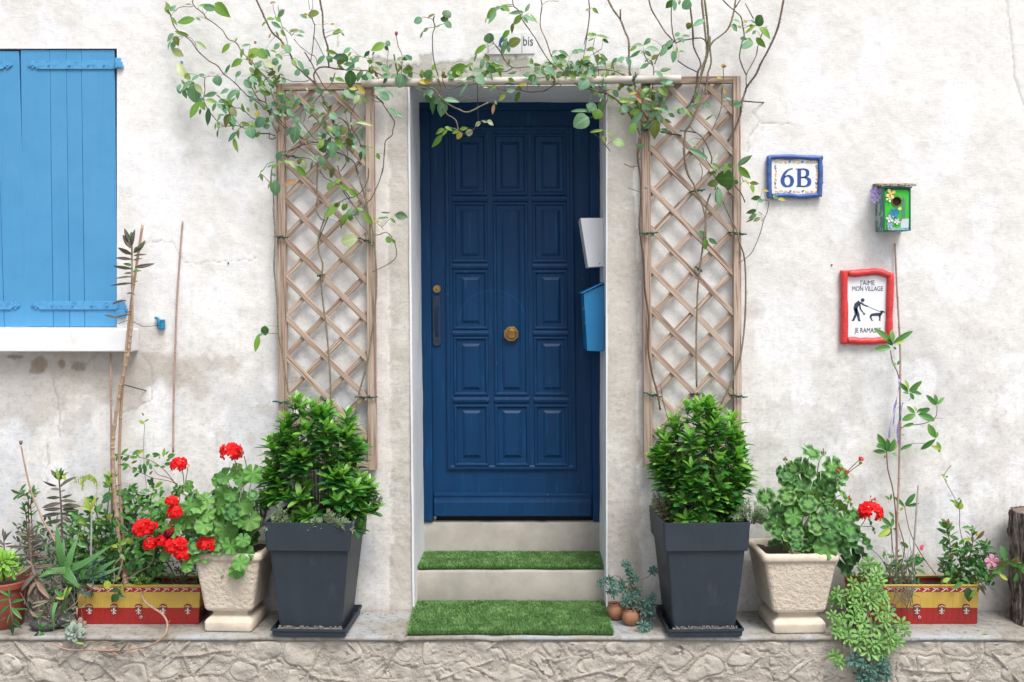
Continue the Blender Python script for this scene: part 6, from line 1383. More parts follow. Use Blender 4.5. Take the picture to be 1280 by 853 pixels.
def tuft(name, px, py, Y, wpx, hpx, n, label, cols, cat='small herb', flower=None, droop=.2, needleL=.016, group=None):
    """feathery herb: many thin stalks with needle leaves"""
    root = empty(name, P(px, py, Y), label=label, cat=cat, group=group); c = P(px, py, Y); w_ = M_(wpx, Y)/2; h = M_(hpx, Y)
    mbs = MB(); mbl = [MB() for _ in cols]; mf = MB()
    for i in range(n):
        a = random.uniform(-1, 1); tip = c+Vector((a*w_, random.uniform(-.035, .03), h*random.uniform(.45, 1)*(1-.35*abs(a))-droop*h*abs(a)))
        st = c+Vector((a*w_*.35, random.uniform(-.015, .015), -.012)); mid = st.lerp(tip, .5)+Vector((a*w_*.15, -.01, h*.15)); path = catmull([st, mid, tip], 4)
        mbs.tube(path, .0010, 4, False)
        for k in range(2, len(path)):
            for s_ in range(3):
                an = random.uniform(0, 6.28); d = (path[k]-path[k-1]).normalized()+Vector((math.cos(an), math.sin(an)*.7, math.sin(an)))*.75
                m = random.randrange(len(cols)); stamp(mbl[m], leafmesh('needle0', cols[m]), path[k], d, Vector((0, -1, .3)), needleL*random.uniform(.7, 1.2), .0030)
        if flower and random.random() < .45:
            for _ in range(8): stamp(mf, leafmesh('needle0', flower), tip+rv(.003), rv(), Vector((0, -1, 0)), .006, .0035)
    mbs.build('stalks', TWIG, root)['kind'] = 'stuff'
    for m, b in zip(cols, mbl):
        if b.v: b.build('needle_leaves', m, root)['kind'] = 'stuff'
    if mf.v: mf.build('flower_spikes', flower, root)['kind'] = 'stuff'
HERB1 = leafmat('lavender_leaf', (.16,.28,.13), (.23,.34,.19), (.10,.21,.09), rough=.6); HERB2 = leafmat('dull_herb_leaf', (.10,.14,.07), (.16,.19,.11), (.13,.10,.08), rough=.6)
LAVF = mat('dusty_lavender_flower', (.22,.17,.24), (.30,.26,.28), rough=.8, scale=90, bstr=0)
tuft('lavender', 412, 662, -.40, 62, 26, 60, 'grey green lavender tuft at the front edge of the left planter', [HERB1, HERB1, HERB2], flower=LAVF, droop=.45)
tuft('lavender', 350, 664, -.38, 34, 40, 34, 'thin lavender tuft at the left front corner of the left planter', [HERB2, HERB1], flower=LAVF, droop=.5)
tuft('lavender', 464, 640, -.20, 26, 34, 30, 'small herb tuft at the right edge of the left planter', [HERB2, HERB1], flower=LAVF, droop=.2)
tuft('lavender', 836, 650, -.25, 46, 46, 42, 'dry thin twiggy herb at the left edge of the right planter', [HERB2], flower=LAVF, droop=.1)
tuft('lavender', 936, 652, -.34, 48, 30, 46, 'pale feathery lavender tuft at the right edge of the right planter', [HERB1, HERB1, HERB2], droop=.3)
tuft('lavender', 325, 655, -.16, 30, 56, 30, 'feathery grey herb between the sandstone pot and the left planter', [HERB2, HERB1], flower=LAVF, droop=.05)

# ================================================================ SANDSTONE POTS
def stone_pot(x, y, rz, w, d, label):
    root = empty('sandstone_pot', (x, y, LZ), rz, label, 'flower pot', 'cast sandstone pots with geraniums')
    sqloft([(w*.66, d*.80, .002, .012), (w*.68, d*.82, .012, .012), (w*.68, d*.82, .045, .012), (w*.64, d*.76, .056, .012), (w*.52, d*.62, .074, .012), (w*.50, d*.60, .082, .012), (w*.54, d*.66, .092, .012), (w*.60, d*.72, .099, .012)], .012, True).build('pot_foot', SANDS, root, smooth=False, local=True, bevel=.004)
    sqloft([(w*.52, d*.62, .094, .02), (w*.66, d*.78, .1005, .02), (w*.695, d*.81, .112, .02), (w*.925, d*.94, .335, .02), (w*.94, d*.95, .345, .02)], .02, True).build('pot_body', SANDP, root, smooth=False, local=True)
    sqloft([(w*.93, d*.94, .338, .02), (w*.985, d*.99, .342, .024), (w*1.0, d*1.0, .352, .026), (w*1.0, d*1.0, .362, .026), (w*.975, d*.975, .374, .026), (w*.90, d*.90, .378, .024), (w*.85, d*.85, .372, .02), (w*.82, d*.82, .33, .02)], .02, False, False).build('pot_rim', SANDS, root, smooth=True, local=True)
    mb = MB(); k = 8; mb.add([(-w*.42+w*.84*i/k, -d*.42+d*.84*j/k, .350+float(vn(i*.9+x, j*.9, 3)-.5)*.02) for i in range(k+1) for j in range(k+1)], [(i*(k+1)+j, (i+1)*(k+1)+j, (i+1)*(k+1)+j+1, i*(k+1)+j+1) for i in range(k) for j in range(k)]); mb.build('soil', SOIL, root, smooth=True, local=True)
    return root
stone_pot(-1.362, -.195, R(-3), .335, .30, 'square footed sandstone pot on the ledge left of the left planter')
stone_pot(1.300, -.205, R(2), .365, .33, 'square footed sandstone pot on the ledge right of the right planter')

# ================================================================ GERANIUMS
def gerleaf_mesh(m, var):
    key = ('ger%d' % var, m.name)
    if key in _lm: return _lm[key]
    rs = random.Random(var*5+1); k = 34; rings = (.18, .55, .85, 1.0); v = [(0, 0, 0)]; gap = .12
    cup = rs.uniform(-.16, .30)
    for q in rings:
        for i in range(k):
            a = -math.pi/2+gap+(2*math.pi-2*gap)*i/(k-1); lob = 1+.11*abs(math.sin((a+math.pi/2)*3.5))*q+.035*math.sin(a*16+var)*(q > .9)
            r = .5*q*lob; z = cup*(q*q)*.5+.085*math.sin((a+math.pi/2)*7+var)*q*q
            v.append((r*math.cos(a), r*math.sin(a), z))
    nr_ = len(rings)
    f = [(0, 1+i, 2+i) for i in range(k-1)]+[(1+q*k+i, 1+(q+1)*k+i, 1+(q+1)*k+i+1, 1+q*k+i+1) for q in range(len(rings)-1) for i in range(k-1)]
    mb = MB(); mb.add(v, f); me = mb.mesh('leaf', m, smooth=True)
    vals = [0.9]+[max(0.0, math.cos((-math.pi/2+gap+(2*math.pi-2*gap)*i/(k-1)+math.pi/2)*3.5)**2)**3*(1-.25*q) for q in rings for i in range(k)]
    ra = me.attributes.new('rib', 'FLOAT', 'POINT'); ra.data.foreach_set('value', vals)
    _lm[key] = me; return me
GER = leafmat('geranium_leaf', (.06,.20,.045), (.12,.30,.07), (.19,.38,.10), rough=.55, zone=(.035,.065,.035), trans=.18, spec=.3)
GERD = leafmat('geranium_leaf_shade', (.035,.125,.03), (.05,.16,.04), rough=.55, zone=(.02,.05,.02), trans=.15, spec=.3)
GERL = leafmat('geranium_leaf_plain', (.075,.21,.045), (.11,.27,.06), (.19,.36,.10), rough=.55, trans=.2, spec=.3)
PET = leafmat('scarlet_petal', (.78,.012,.014), (.62,.006,.012), (.86,.03,.025), rough=.55, trans=.25, spec=.25)
PETD = leafmat('dark_crimson_petal', (.25,.004,.012), (.15,.003,.01), (.40,.008,.015), rough=.6, trans=.15, spec=.2)
GST = mat('geranium_stalk', (.19,.29,.09), (.15,.17,.07), rough=.6, scale=30, bstr=.1)
def flower_head(p, r, root, n=44, m=None, name='flower_head', flat=.85):
    m = m or PET; mb = MB(); rs = random.Random(int(p.x*9999))
    for i in range(n):
        z = rs.uniform(-.55, 1); a = rs.uniform(0, 6.283); q = math.sqrt(max(0, 1-z*z)); nn = Vector((q*math.cos(a), -abs(q*math.sin(a)) if rs.random() < .8 else q*math.sin(a), z)).normalized()
        c = p+Vector((nn.x, nn.y, nn.z*flat))*r*rs.uniform(.72, 1.02); e1 = nn.orthogonal().normalized(); e2 = nn.cross(e1); ph = rs.uniform(0, 6.28); pr = r*rs.uniform(.30, .40)
        for k in range(5):
            b = ph+2*math.pi*k/5; d = e1*math.cos(b)+e2*math.sin(b); s_ = nn.cross(d); lift = rs.uniform(.05, .35)
            mb.add([c, c+(d*.55+s_*.42)*pr+nn*pr*lift*.6, c+(d*1.0+s_*.30)*pr+nn*pr*lift, c+d*1.08*pr+nn*pr*(lift+.1), c+(d*1.0-s_*.30)*pr+nn*pr*lift, c+(d*.55-s_*.42)*pr+nn*pr*lift*.6], [(0, 1, 2, 3), (0, 3, 4, 5)])
    mb.build(name, m, root)
def geranium(t, s_, ox, oy, base, leafs, heads, label, zone=True, extra=(), dark=(), seed=1, yb=-.20):
    rnd = random.Random(seed); root = empty('geranium', base, label=label, cat='geranium', group='red flowered geraniums'); stalks = MB()
    def G2(u, v): return ox+u/s_, oy+v/s_
    def leaf(u, v, r, Y, m):
        x, y = G2(u, v); c = P(x, y, Y); D_ = M_(2*r/s_, Y)
        out = (c-(base+Vector((0, 0, .10)))); out.y *= .6; nr = Vector((out.x*1.3+rnd.gauss(0, .2), -.62+rnd.gauss(0, .28), .95+out.z*.5+rnd.gauss(0, .2)))
        d = Vector((out.x+rnd.gauss(0, .1), -.1, -.35+rnd.gauss(0, .25)-abs(out.x)*.5))
        D_ *= 1.03; place(gerleaf_mesh(m, rnd.randrange(5)), c, d, nr, D_*1.0, D_*1.06, root, H=D_)
        j = base+Vector(((c.x-base.x)*.35, (c.y-base.y)*.3, (c.z-base.z)*.35)); mid = j.lerp(c, .55)+Vector((0, .02, .02)); stalks.tube(catmull([j, mid, c+Vector((0, .004, -.002))], 4), .0017, 5, False)
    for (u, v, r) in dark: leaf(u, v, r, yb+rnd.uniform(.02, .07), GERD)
    n = len(leafs)
    for i, (u, v, r) in enumerate(leafs): leaf(u, v, r, yb-.06-rnd.uniform(0, .10)-(.03 if v > 500 else 0), (GER if rnd.random() < zone else GERL))
    for k in range(7):
        a = base+Vector((rnd.uniform(-.05, .05), rnd.uniform(-.04, .04), -.02)); q = base+Vector((rnd.uniform(-.14, .14), rnd.uniform(-.08, .04), rnd.uniform(.08, .22))); stalks.tube(catmull([a, a.lerp(q, .5)+rv(.01), q], 4), .0045, 6)
    stalks.build('stalks', GST, root, smooth=True)['kind'] = 'stuff'
    for (u, v, r, kind, u0, v0) in heads:
        x, y = G2(u, v); Y = yb-.13-rnd.uniform(0, .04); c = P(x, y, Y); b = P(*G2(u0, v0), yb-.05)
        hp = empty_part = None
        if kind == 'F': flower_head(c, M_(r/s_, Y), root, 40)
        elif kind == 'f': flower_head(c, M_(r/s_, Y), root, 16)
        elif kind == 'd': flower_head(c, M_(r/s_, Y), root, 30, PETD)
        elif kind == 'b':
            mb = MB()
            for k in range(7):
                q = c+rv(.006); mb.tube([q, q+Vector((rnd.uniform(-.003, .003), -.002, .007)), q+Vector((0, -.002, .013))], [.0022, .0032, .001], 6)
            mb.build('flower_buds', rnd.choice((GST, mat('bud_red', (.55,.03,.03), (.25,.22,.07), rough=.5, scale=120, bstr=0))), root, smooth=True)
        mid = c.lerp(b, .5)+Vector((rnd.uniform(-.008, .008), 0, .012)); mb = MB(); mb.tube(catmull([b, mid, c+Vector((0, .012, -.004))], 5), .0021, 6); mb.build('flower_stalk', GST, root, smooth=True)
    return root
geranium('R', 4.74, 920, 540, Vector((1.30, -.20, LZ+.36)), [(445,120,58),(385,195,45),(340,215,42),(310,255,48),(570,205,58),(620,245,50),(390,295,55),(505,295,58),(300,380,50),(375,370,42),(470,370,46),(430,425,50),(340,500,48),(415,485,32),(465,505,36),(545,395,42),(550,505,60),(240,535,68),(365,545,28),(310,620,36),(355,600,42),(420,585,27),(440,635,50),(560,605,58),(675,580,68),(665,400,48),(690,495,45),(745,610,52),(805,560,42),(175,385,50),(530,690,62),(360,665,36),(430,690,42),(150,500,42),(625,370,52),(610,640,52),(610,440,44),(500,440,45),(260,450,45),(320,320,40),(440,230,44),(560,330,46),(480,560,48),(640,520,50),(250,590,40),(400,440,40),(610,560,46),(690,640,48)],
         [(795,475,68,'F',740,560),(740,160,16,'f',600,320),(745,185,14,'b',600,322),(605,245,22,'b',560,340),(658,237,13,'f',565,345),(628,215,9,'f',565,340),(520,132,14,'b',480,260),(292,165,12,'b',320,280),(590,440,20,'b',560,520),(812,410,16,'b',740,500),(672,400,10,'b',650,500)],
         'leafy geranium with zoned leaves and one scarlet flower head in the right sandstone pot', zone=.8, seed=3,
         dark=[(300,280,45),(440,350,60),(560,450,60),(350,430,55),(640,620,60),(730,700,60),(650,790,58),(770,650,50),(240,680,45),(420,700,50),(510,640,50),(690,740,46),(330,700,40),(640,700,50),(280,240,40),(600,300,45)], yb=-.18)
geranium('L', 4.265, 140, 530, Vector((-1.36, -.19, LZ+.36)), [(610,280,45),(665,250,38),(750,265,45),(690,295,36),(680,335,32),(570,300,35),(595,380,52),(680,425,66),(750,378,28),(570,440,40),(640,375,38),(420,440,42),(400,510,50),(410,335,32),(360,360,36),(330,350,32),(500,400,46),(490,540,46),(600,560,64),(590,610,42),(735,515,50),(670,510,40),(480,600,48),(635,650,46),(700,620,34),(715,690,42),(560,660,38),(685,740,42),(665,785,38),(575,785,44),(500,700,40),(590,720,32),(425,700,42),(285,700,32),(280,500,48),(230,470,42),(240,530,42),(400,760,30),(380,580,48),(450,460,32),(510,480,42),(440,650,44),(540,500,40),(250,415,34),(300,440,36),(520,560,40),(195,510,30),(335,570,38),(545,620,40),(500,640,40),(640,470,44),(470,380,34),(340,520,36),(280,560,36),(460,440,40)],
         [(635,150,56,'F',710,390),(358,215,44,'F',385,350),(400,226,15,'f',385,340),(325,412,36,'F',380,480),(335,472,40,'F',440,550),(168,560,56,'F',260,640),(218,545,28,'f',250,600),(205,640,36,'F',280,690),(285,610,44,'d',330,690),(340,650,55,'F',400,700),(378,692,42,'F',420,740),(375,630,30,'f',420,700),(505,640,52,'F',560,700),(265,625,30,'F',300,690),(310,580,30,'d',340,660),(700,170,16,'b',715,300),(450,368,12,'b',450,440),(310,545,12,'b',330,640)],
         'sprawling geranium with many scarlet flower heads in and beside the left sandstone pot', zone=.35, seed=8,
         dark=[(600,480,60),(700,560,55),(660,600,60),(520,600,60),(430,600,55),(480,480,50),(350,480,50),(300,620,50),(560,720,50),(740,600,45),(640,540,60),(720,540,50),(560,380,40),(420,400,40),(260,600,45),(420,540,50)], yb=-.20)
# ================================================================ PAINTED TROUGHS
def trough(cxpx, label, w=.592):
    Yf = -.208; c = P(cxpx, 781, Yf); root = empty('painted_trough', (c.x, Yf, LZ+.003), label=label, cat='planter trough', group='red and yellow painted metal troughs')
    H = .182; zz = [0, .012, .077, .0772, .153, .1532, .175, .1752, .182]; mi_ = [0, 0, 0, 1, 1, 0, 0, 1]
    d = .165; nrib = 19
    # front profile x with grooves
    xs = []; g = []
    for i in range(nrib):
        a = -w/2+w*i/nrib; b = -w/2+w*(i+1)/nrib
        xs += [a+.0006, a+.003, b-.003, b-.0006]; g += [.0011, 0, 0, .0011]
    mb = MB(); vs = []
    def ringpts(z):
        t = z/H; s_ = .972+.028*t; gr = 1.0 if .008 < z < .150 else 0
        fr = [(x*s_, (1-t)*.006+gv*gr, z) for x, gv in zip(xs, g)]
        bk = [(x*s_, d-(1-t)*.006, z) for x in (w/2, w/4, 0, -w/4, -w/2)]
        return fr+[(w/2*s_+.0, .004, z), (w/2*s_, d-.004, z)]+bk+[(-w/2*s_, d-.004, z), (-w/2*s_, .004, z)]
    m = len(ringpts(0)); mb = MB()
    for i, z in enumerate(zz): vs += ringpts(z)
    for i in range(len(zz)-1):
        n0 = len(mb.v)
    mb.add(vs, []); 
    for i in range(len(zz)-1):
        for j in range(m): mb.f.append((i*m+j, i*m+(j+1) % m, (i+1)*m+(j+1) % m, (i+1)*m+j)); mb.m.append(mi_[i])
    mb.f.append(tuple(range(m-1, -1, -1))); mb.m.append(0)
    mb.build('trough_body', [TRED, TYEL], root, local=True)
    mb = MB(); mb.mi = 0          # inner walls and rolled lip
    for (x0, x1, y0, y1) in ((-w/2-.003, w/2+.003, -.003, .007), (-w/2-.003, w/2+.003, d-.007, d+.003), (-w/2-.003, -w/2+.007, .0071, d-.0071), (w/2-.007, w/2+.003, .0071, d-.0071)): mb = MB(); mb.box(x0, x1, y0, y1, H+.0004, H+.0065); mb.build('rim', TYEL, root, local=True, bevel=.002)
    mb = MB(); mb.box(-w/2+.006, w/2-.006, .006, d-.006, .02, H-.022); mb.build('soil', SOIL, root, local=True)
    # running white scrolls on the border
    for i in range(13):
        x = -w/2+.03+i*(w-.06)/12; mb = MB(); s_ = 1
        mb.strip(catm2([(x-.019, .157), (x-.010, .1585), (x, .167), (x+.008, .170), (x+.013, .166), (x+.010, .162)], 4), [.0018]*3+[.0032]*10+[.0024]*8, -.0016, .001)
        mb.strip(catm2([(x-.012, .170), (x-.006, .1715), (x-.002, .168)], 3), .0022, -.0016, .001)
        mb.build('painted_scroll', TWHT, root, local=True)
    k = 5
    for i in range(k):
        x = -w/2+.06+i*(w-.12)/(k-1); mb = MB(); Y0, Y1 = -.0008, .005
        mb.mi = 0; mb.poly([(x+.0175*math.cos(a), .084+.013*math.sin(a)) for a in [math.pi*q/8 for q in range(9)]], Y0-.0006, Y1)
        mb.mi = 1; mb.strip([(x+.0125*math.cos(a), .0815+.006*math.sin(a)) for a in [math.pi*q/6 for q in range(7)]], .0022, Y0-.0012, Y1)
        for sg in (-1, 1):
            mb.strip(catm2([(x, .078), (x+sg*.004, .068), (x+sg*.010, .062), (x+sg*.013, .068)], 4), .0015, Y0-.0008, Y1)
            mb.strip(catm2([(x, .072), (x+sg*.003, .055), (x+sg*.009, .050)], 4), .0016, Y0-.0007, Y1)
        mb.strip([(x, .078), (x, .046)], .0018, Y0-.0009, Y1)
        mb.mi = 2
        for sg in (-1, 1): mb.strip(catm2([(x+sg*.006, .074), (x+sg*.014, .079), (x+sg*.020, .075)], 4), [.002, .004, .006, .007, .006, .005, .003, .002, .001], Y0-.0005, Y1)
        mb.build('painted_flower', [TRED, TWHT, TGRN], root, local=True)
    for x in (.012,): mb = MB(); mb.disc((x, .033), .0042, -.0004, .003, 12); mb.build('drain_hole', DARK, root, local=True)
    mb = MB(); mb.disc((.012, .033), .0065, .0000, .003, 14); mb.build('drain_washer', TWHT, root, local=True)
    for sx in (-1, 1):
        for sy in (.02, d-.02): mb = MB(); mb.lathe([(.009, -.003), (.009, .002)], (sx*(w/2-.03), sy, .0), 10); mb.build('foot', TYEL, root, local=True)
    return root
trough(173, 'red and yellow painted trough left of the sandstone pot with red geraniums')
trough(1146.5, 'red and yellow painted trough near the log on the right of the ledge')

# ================================================================ PLANT GENERATORS
GL = {'G': leafmat('glossy_leaf', (.07,.22,.04), (.045,.15,.035), (.13,.30,.05), rough=.38, spec=.45),
      'Y': leafmat('yellow_green_leaf', (.23,.36,.05), (.34,.40,.06), (.14,.28,.04), rough=.45),
      'K': leafmat('kalanchoe_leaf', (.105,.115,.075), (.13,.10,.085), (.09,.14,.06), rough=.55, spot=(.07,.04,.045), trans=.08),
      'S': leafmat('dark_shade_leaf', (.02,.075,.025), (.035,.11,.035), rough=.5),
      'B': leafmat('blue_green_succulent', (.045,.115,.092), (.075,.165,.13), (.03,.08,.065), rough=.55, trans=.05),
      'L': leafmat('lime_rosette', (.24,.46,.06), (.18,.40,.05), (.32,.50,.10), rough=.45, trans=.15),
      'E': leafmat('grey_echeveria', (.22,.29,.24), (.28,.33,.28), (.20,.25,.21), rough=.7, trans=.04),
      'D': leafmat('sedum_leaf', (.105,.27,.05), (.17,.34,.08), (.06,.18,.04), rough=.5, trans=.1),
      'X': leafmat('sedum_leaf_fresh', (.19,.37,.09), (.15,.32,.08), rough=.5, trans=.1),
      'A': leafmat('aloe_skin', (.045,.15,.045), (.075,.20,.055), rough=.40, spot=(.22,.34,.16), trans=.05, sscale=190),
      'P': leafmat('pink_bloom', (.75,.28,.48), (.80,.35,.55), rough=.6), 'M': leafmat('magenta_bud', (.42,.03,.10), (.50,.05,.13), rough=.6),
      'W': leafmat('withered_leaf', (.30,.24,.19), (.22,.17,.13), (.34,.22,.16), rough=.8), 'R': leafmat('bronze_leaf', (.12,.13,.04), (.20,.11,.04), (.09,.15,.04), rough=.45)}
STM = {'r': mat('reddish_stem', (.20,.07,.05), (.13,.06,.04), rough=.6, scale=50), 'g': mat('green_stem', (.12,.19,.06), (.09,.13,.05), rough=.6, scale=50), 'p': mat('purplish_stem', (.28,.19,.18), (.20,.14,.13), rough=.7, scale=60, bscale=90, bstr=.5), 'k': TWIG,
       'o': mat('woody_pink_stem', (.40,.27,.20), (.27,.17,.13), rough=.7, scale=40, bscale=120, bstr=.5)}
def tl(ox, oy, s): return lambda u, v: (ox+u/s, oy+v/s)
def stem(root, pts, Y, r, m, taper=.6, name='stem'):
    Ys = Y if isinstance(Y, (list, tuple)) else [Y]*len(pts)
    q = catmull([P(x, y, yy) for (x, y), yy in zip(pts, Ys)], 5); n = len(q)
    mb = MB(); mb.tube(q, [r*(1-(1-taper)*i/(n-1)) for i in range(n)], 6); mb.build(name, STM[m], root, smooth=True); return q
def lf(root, x1, y1, x2, y2, c, wr, Y, shape='lance', jit=.4, nz=.3):
    a = P(x1, y1, Y); b = P(x2, y2, Y); L_ = (b-a).length; b = b+Vector((0, L_*random.uniform(-jit, jit*.6), 0)); d = b-a
    return place(leafmesh(shape+str(random.randrange(4)), GL[c]), a, d, Vector((random.gauss(0, .3), -1, nz+random.gauss(0, .3))), d.length, L_*wr, root)
def leaves(root, f, txt, Y, shape='lance', **k):
    for it in txt.split(';'):
        u1, v1, u2, v2, c, wr = it.split(); x1, y1 = f(float(u1), float(v1)); x2, y2 = f(float(u2), float(v2)); lf(root, x1, y1, x2, y2, c, float(wr), Y+random.uniform(-.02, .01), shape, **k)
def whorl(root, p, ax, n, L_, wr, cols, shape='lance', spread=.9, ph=None, stuff=None):
    e1 = ax.orthogonal().normalized(); e2 = ax.cross(e1).normalized(); ph = random.uniform(0, 6.28) if ph is None else ph
    for k in range(n):
        a = ph+2*math.pi*k/n+random.uniform(-.2, .2); o_ = e1*math.cos(a)+e2*math.sin(a); sp = spread*random.uniform(.8, 1.2)
        d = ax+o_*sp; nr = ax*sp-o_+rv(.15)+Vector((0, -.25, .1)); LL = L_*random.uniform(.8, 1.15); c = random.choice(cols)
        if stuff is None: place(leafmesh(shape+str(random.randrange(4)), GL[c]), p+o_*.003, d, nr, LL, LL*wr, root)
        else: stamp(stuff[c], leafmesh(shape+str(random.randrange(4)), GL[c]), p+o_*.003, d, nr, LL, LL*wr)
def leafy(root, pts, Y, r, sm, n, L_, wr, cols, per=2, shape='lance', start=.25, spread=1.1, alt=True, top=4):
    q = stem(root, pts, Y, r, sm); m = len(q)
    for i in range(n):
        t = start+(1-start)*i/max(1, n-1); k = min(int(t*(m-1)), m-2); p = q[k].lerp(q[k+1], t*(m-1)-k); ax = (q[k+1]-q[k]).normalized()
        whorl(root, p, ax, per if i < n-1 else top, L_*(1 if i < n-1 else .8), wr, cols, shape, spread*(1 if i < n-1 else .6), ph=(i*1.57 if alt else None))
    return q
def mass(root, boxpx, Y0, Y1, n, L_, wr, cols, shape='lance', name='leaf_mass'):
    """ground foliage nobody could count, as one piece of stuff per tone"""
    st = {c: MB() for c in set(cols)}; x0, y0, x1, y1 = boxpx
    for i in range(n):
        x = random.uniform(x0, x1); y = y0+(y1-y0)*random.random()**.75; c = random.choice(cols); p = P(x, y, random.uniform(Y0, Y1)); a = random.uniform(0, 6.28)
        d = Vector((math.cos(a), random.uniform(-.9, .2), .4+.8*math.sin(a))); LL = L_*random.uniform(.6, 1.2)
        stamp(st[c], leafmesh(shape+str(random.randrange(4)), GL[c]), p, d, Vector((random.gauss(0, .5), -1, .6+random.gauss(0, .4))), LL, LL*wr)
    for c, b in st.items():
        if b.v: b.build(name, GL[c], root, smooth=True)['kind'] = 'stuff'
_ros = {}
def rosette_mesh(c, rings, shape, var, wr=.42):
    key = (c, shape, var, tuple(rings))
    if key in _ros: return _ros[key]
    rs = random.Random(var); mb = MB()
    for (n, tilt, L_) in rings:
        ph = rs.uniform(0, 6.28)
        for k in range(n):
            a = ph+2*math.pi*k/n+rs.uniform(-.12, .12); o_ = Vector((math.cos(a), math.sin(a), 0)); t = tilt+rs.uniform(-.1, .1)
            d = o_*math.cos(t)+Vector((0, 0, 1))*math.sin(t); nr = Vector((0, 0, 1))*math.cos(t)-o_*math.sin(t)
            LL = L_*rs.uniform(.88, 1.1); stamp(mb, leafmesh(shape+str(rs.randrange(4)), GL[c]), o_*.06, d, nr, LL, LL*wr)
    me = mb.mesh('rosette', GL[c], smooth=True); _ros[key] = me; return me
def rosette(root, p, nrm, R_, c='D', rings=((6, .15, 1.0), (5, .55, .75), (3, 1.0, .45)), shape='obov', wr=.48, name='rosette'):
    me = rosette_mesh(c, rings, shape, random.randrange(5), wr); o = bpy.data.objects.new(name, me); C.objects.link(o); o.parent = root
    z = nrm.normalized(); x = z.orthogonal().normalized(); a = random.uniform(0, 6.28); y = z.cross(x); x2 = x*math.cos(a)+y*math.sin(a); y2 = z.cross(x2); off = p-wl(root)
    o.matrix_basis = Matrix(((x2.x*R_, y2.x*R_, z.x*R_, off.x), (x2.y*R_, y2.y*R_, z.y*R_, off.y), (x2.z*R_, y2.z*R_, z.z*R_, off.z), (0, 0, 0, 1))); return o

# ================================================================ LEFT GROUP
# red plastic pot at the far left
c = P(4, 789, -.21); root = empty('red_pot', (c.x, -.21, LZ+.002), label='reddish plastic plant pot at the far left end of the ledge', cat='flower pot')
mb = MB(); mb.lathe([(.085, 0), (.088, .004), (.112, .185), (.112, .19)], n=36); mb.build('pot_body', TERRA, root, smooth=True, local=True)
mb = MB(); mb.lathe([(.114, .187), (.124, .188), (.126, .215), (.123, .219), (.115, .219), (.112, .19)], n=36); mb.build('pot_rim', TERRA, root, smooth=True, local=True, bevel=.002)
mb = MB(); mb.lathe([(.112, .19), (.05, .196), (0.001, .192)], n=20); mb.build('soil', SOIL, root, local=True)
# lime rosette plant in it
c = P(4, 700, -.24); root = empty('succulent_rosette', (c.x, -.24, P(0, 728, -.24).z), label='bright lime green rosette succulent in the reddish pot at far left', cat='succulent')
stem(root, [(4, 726), (4, 705)], -.24, .007, 'g')
rosette(root, P(3, 703, -.27), Vector((.15, -.75, .6)), .072, 'L', rings=((9, .0, 1.0), (9, .3, .9), (8, .65, .72), (6, 1.0, .5), (4, 1.3, .3)), wr=.34)
rosette(root, P(16, 712, -.26), Vector((.5, -.7, .3)), .045, 'L', rings=((8, .0, 1.0), (7, .4, .85), (5, .9, .5)), wr=.36)
for x, y, x2, y2 in ((7, 718, 8, 727), (3, 716, 2, 726)): lf(root, x, y, x2, y2, 'Y', .5, -.28, 'obov')
f = tl(0, 630, 7.754)
root = empty('kalanchoe', P(6, 705, -.15), label='small brownish kalanchoe at the very left edge behind the lime rosette', cat='kalanchoe', group='kalanchoes with narrow brownish leaves')
stem(root, [(6, 708), (5, 680), (4, 668)], -.15, .004, 'p'); leaves(root, f, '40 330 20 240 K .3;45 330 120 262 K .25;40 340 55 265 K .3;35 400 -30 330 K .3;45 390 125 378 K .22;40 360 90 300 K .25;30 420 -20 400 K .3', -.16, 'kalan')
# kalanchoe drooping over the red pot front
f = tl(0, 720, 7.754)
root = empty('kalanchoe', P(15, 790, -.36), label='drooping kalanchoe shoot with narrow green leaves in front of the reddish pot', cat='kalanchoe', group='kalanchoes with narrow brownish leaves')
stem(root, [f(80, 160), f(95, 240), f(108, 340), f(122, 430), f(125, 500)], -.365, .004, 'p')
leaves(root, f, '90 200 0 125 G .25;90 200 85 110 G .3;95 210 155 170 K .3;85 225 -10 245 G .25;105 262 245 225 G .25;85 290 -5 370 G .3;115 325 275 315 G .14;110 310 235 405 G .32;100 370 70 465 G .28;125 410 195 470 G .34;120 440 220 500 S .3;110 470 75 540 S .4;125 480 120 570 S .4;60 400 0 440 K .25;130 430 160 380 K .3', -.37, 'kalan')
# purple-stemmed kalanchoe K2
f = tl(0, 630, 7.754)
root = empty('kalanchoe', P(46, 765, -.27), label='large kalanchoe with purple grey stem and drooping narrow leaves beside the reddish pot', cat='kalanchoe', group='kalanchoes with narrow brownish leaves')
stem(root, [(50, 782), f(370, 850), f(345, 720), f(310, 600), f(300, 500), f(290, 400), f(285, 330)], -.28, .0085, 'p', .6)
leaves(root, f, '280 290 240 190 K .3;285 290 300 195 K .25;275 310 165 282 K .3;300 300 350 200 K .28;260 330 200 260 W .3;300 350 420 270 K .2;270 350 165 300 G .35;290 400 190 370 K .2;270 420 75 400 K .16;300 380 430 340 K .22;310 420 440 320 K .2;300 450 480 385 K .2;290 490 125 495 K .12;300 520 200 560 K .2;310 500 430 470 W .25;320 530 485 520 K .25;310 560 400 450 K .2;300 600 170 690 W .25;310 590 240 530 W .25;330 620 560 570 W .14;330 700 165 860 W .22;340 700 640 645 W .12;350 760 245 910 W .3;360 760 500 900 W .3;355 740 450 790 W .4;350 800 290 930 K .3;370 830 470 960 K .3;340 640 430 600 K .3;300 640 240 620 K .3;290 440 220 470 K .3;320 470 380 400 K .3;370 850 480 900 W .35;340 780 250 740 S .3', -.29, 'kalan')
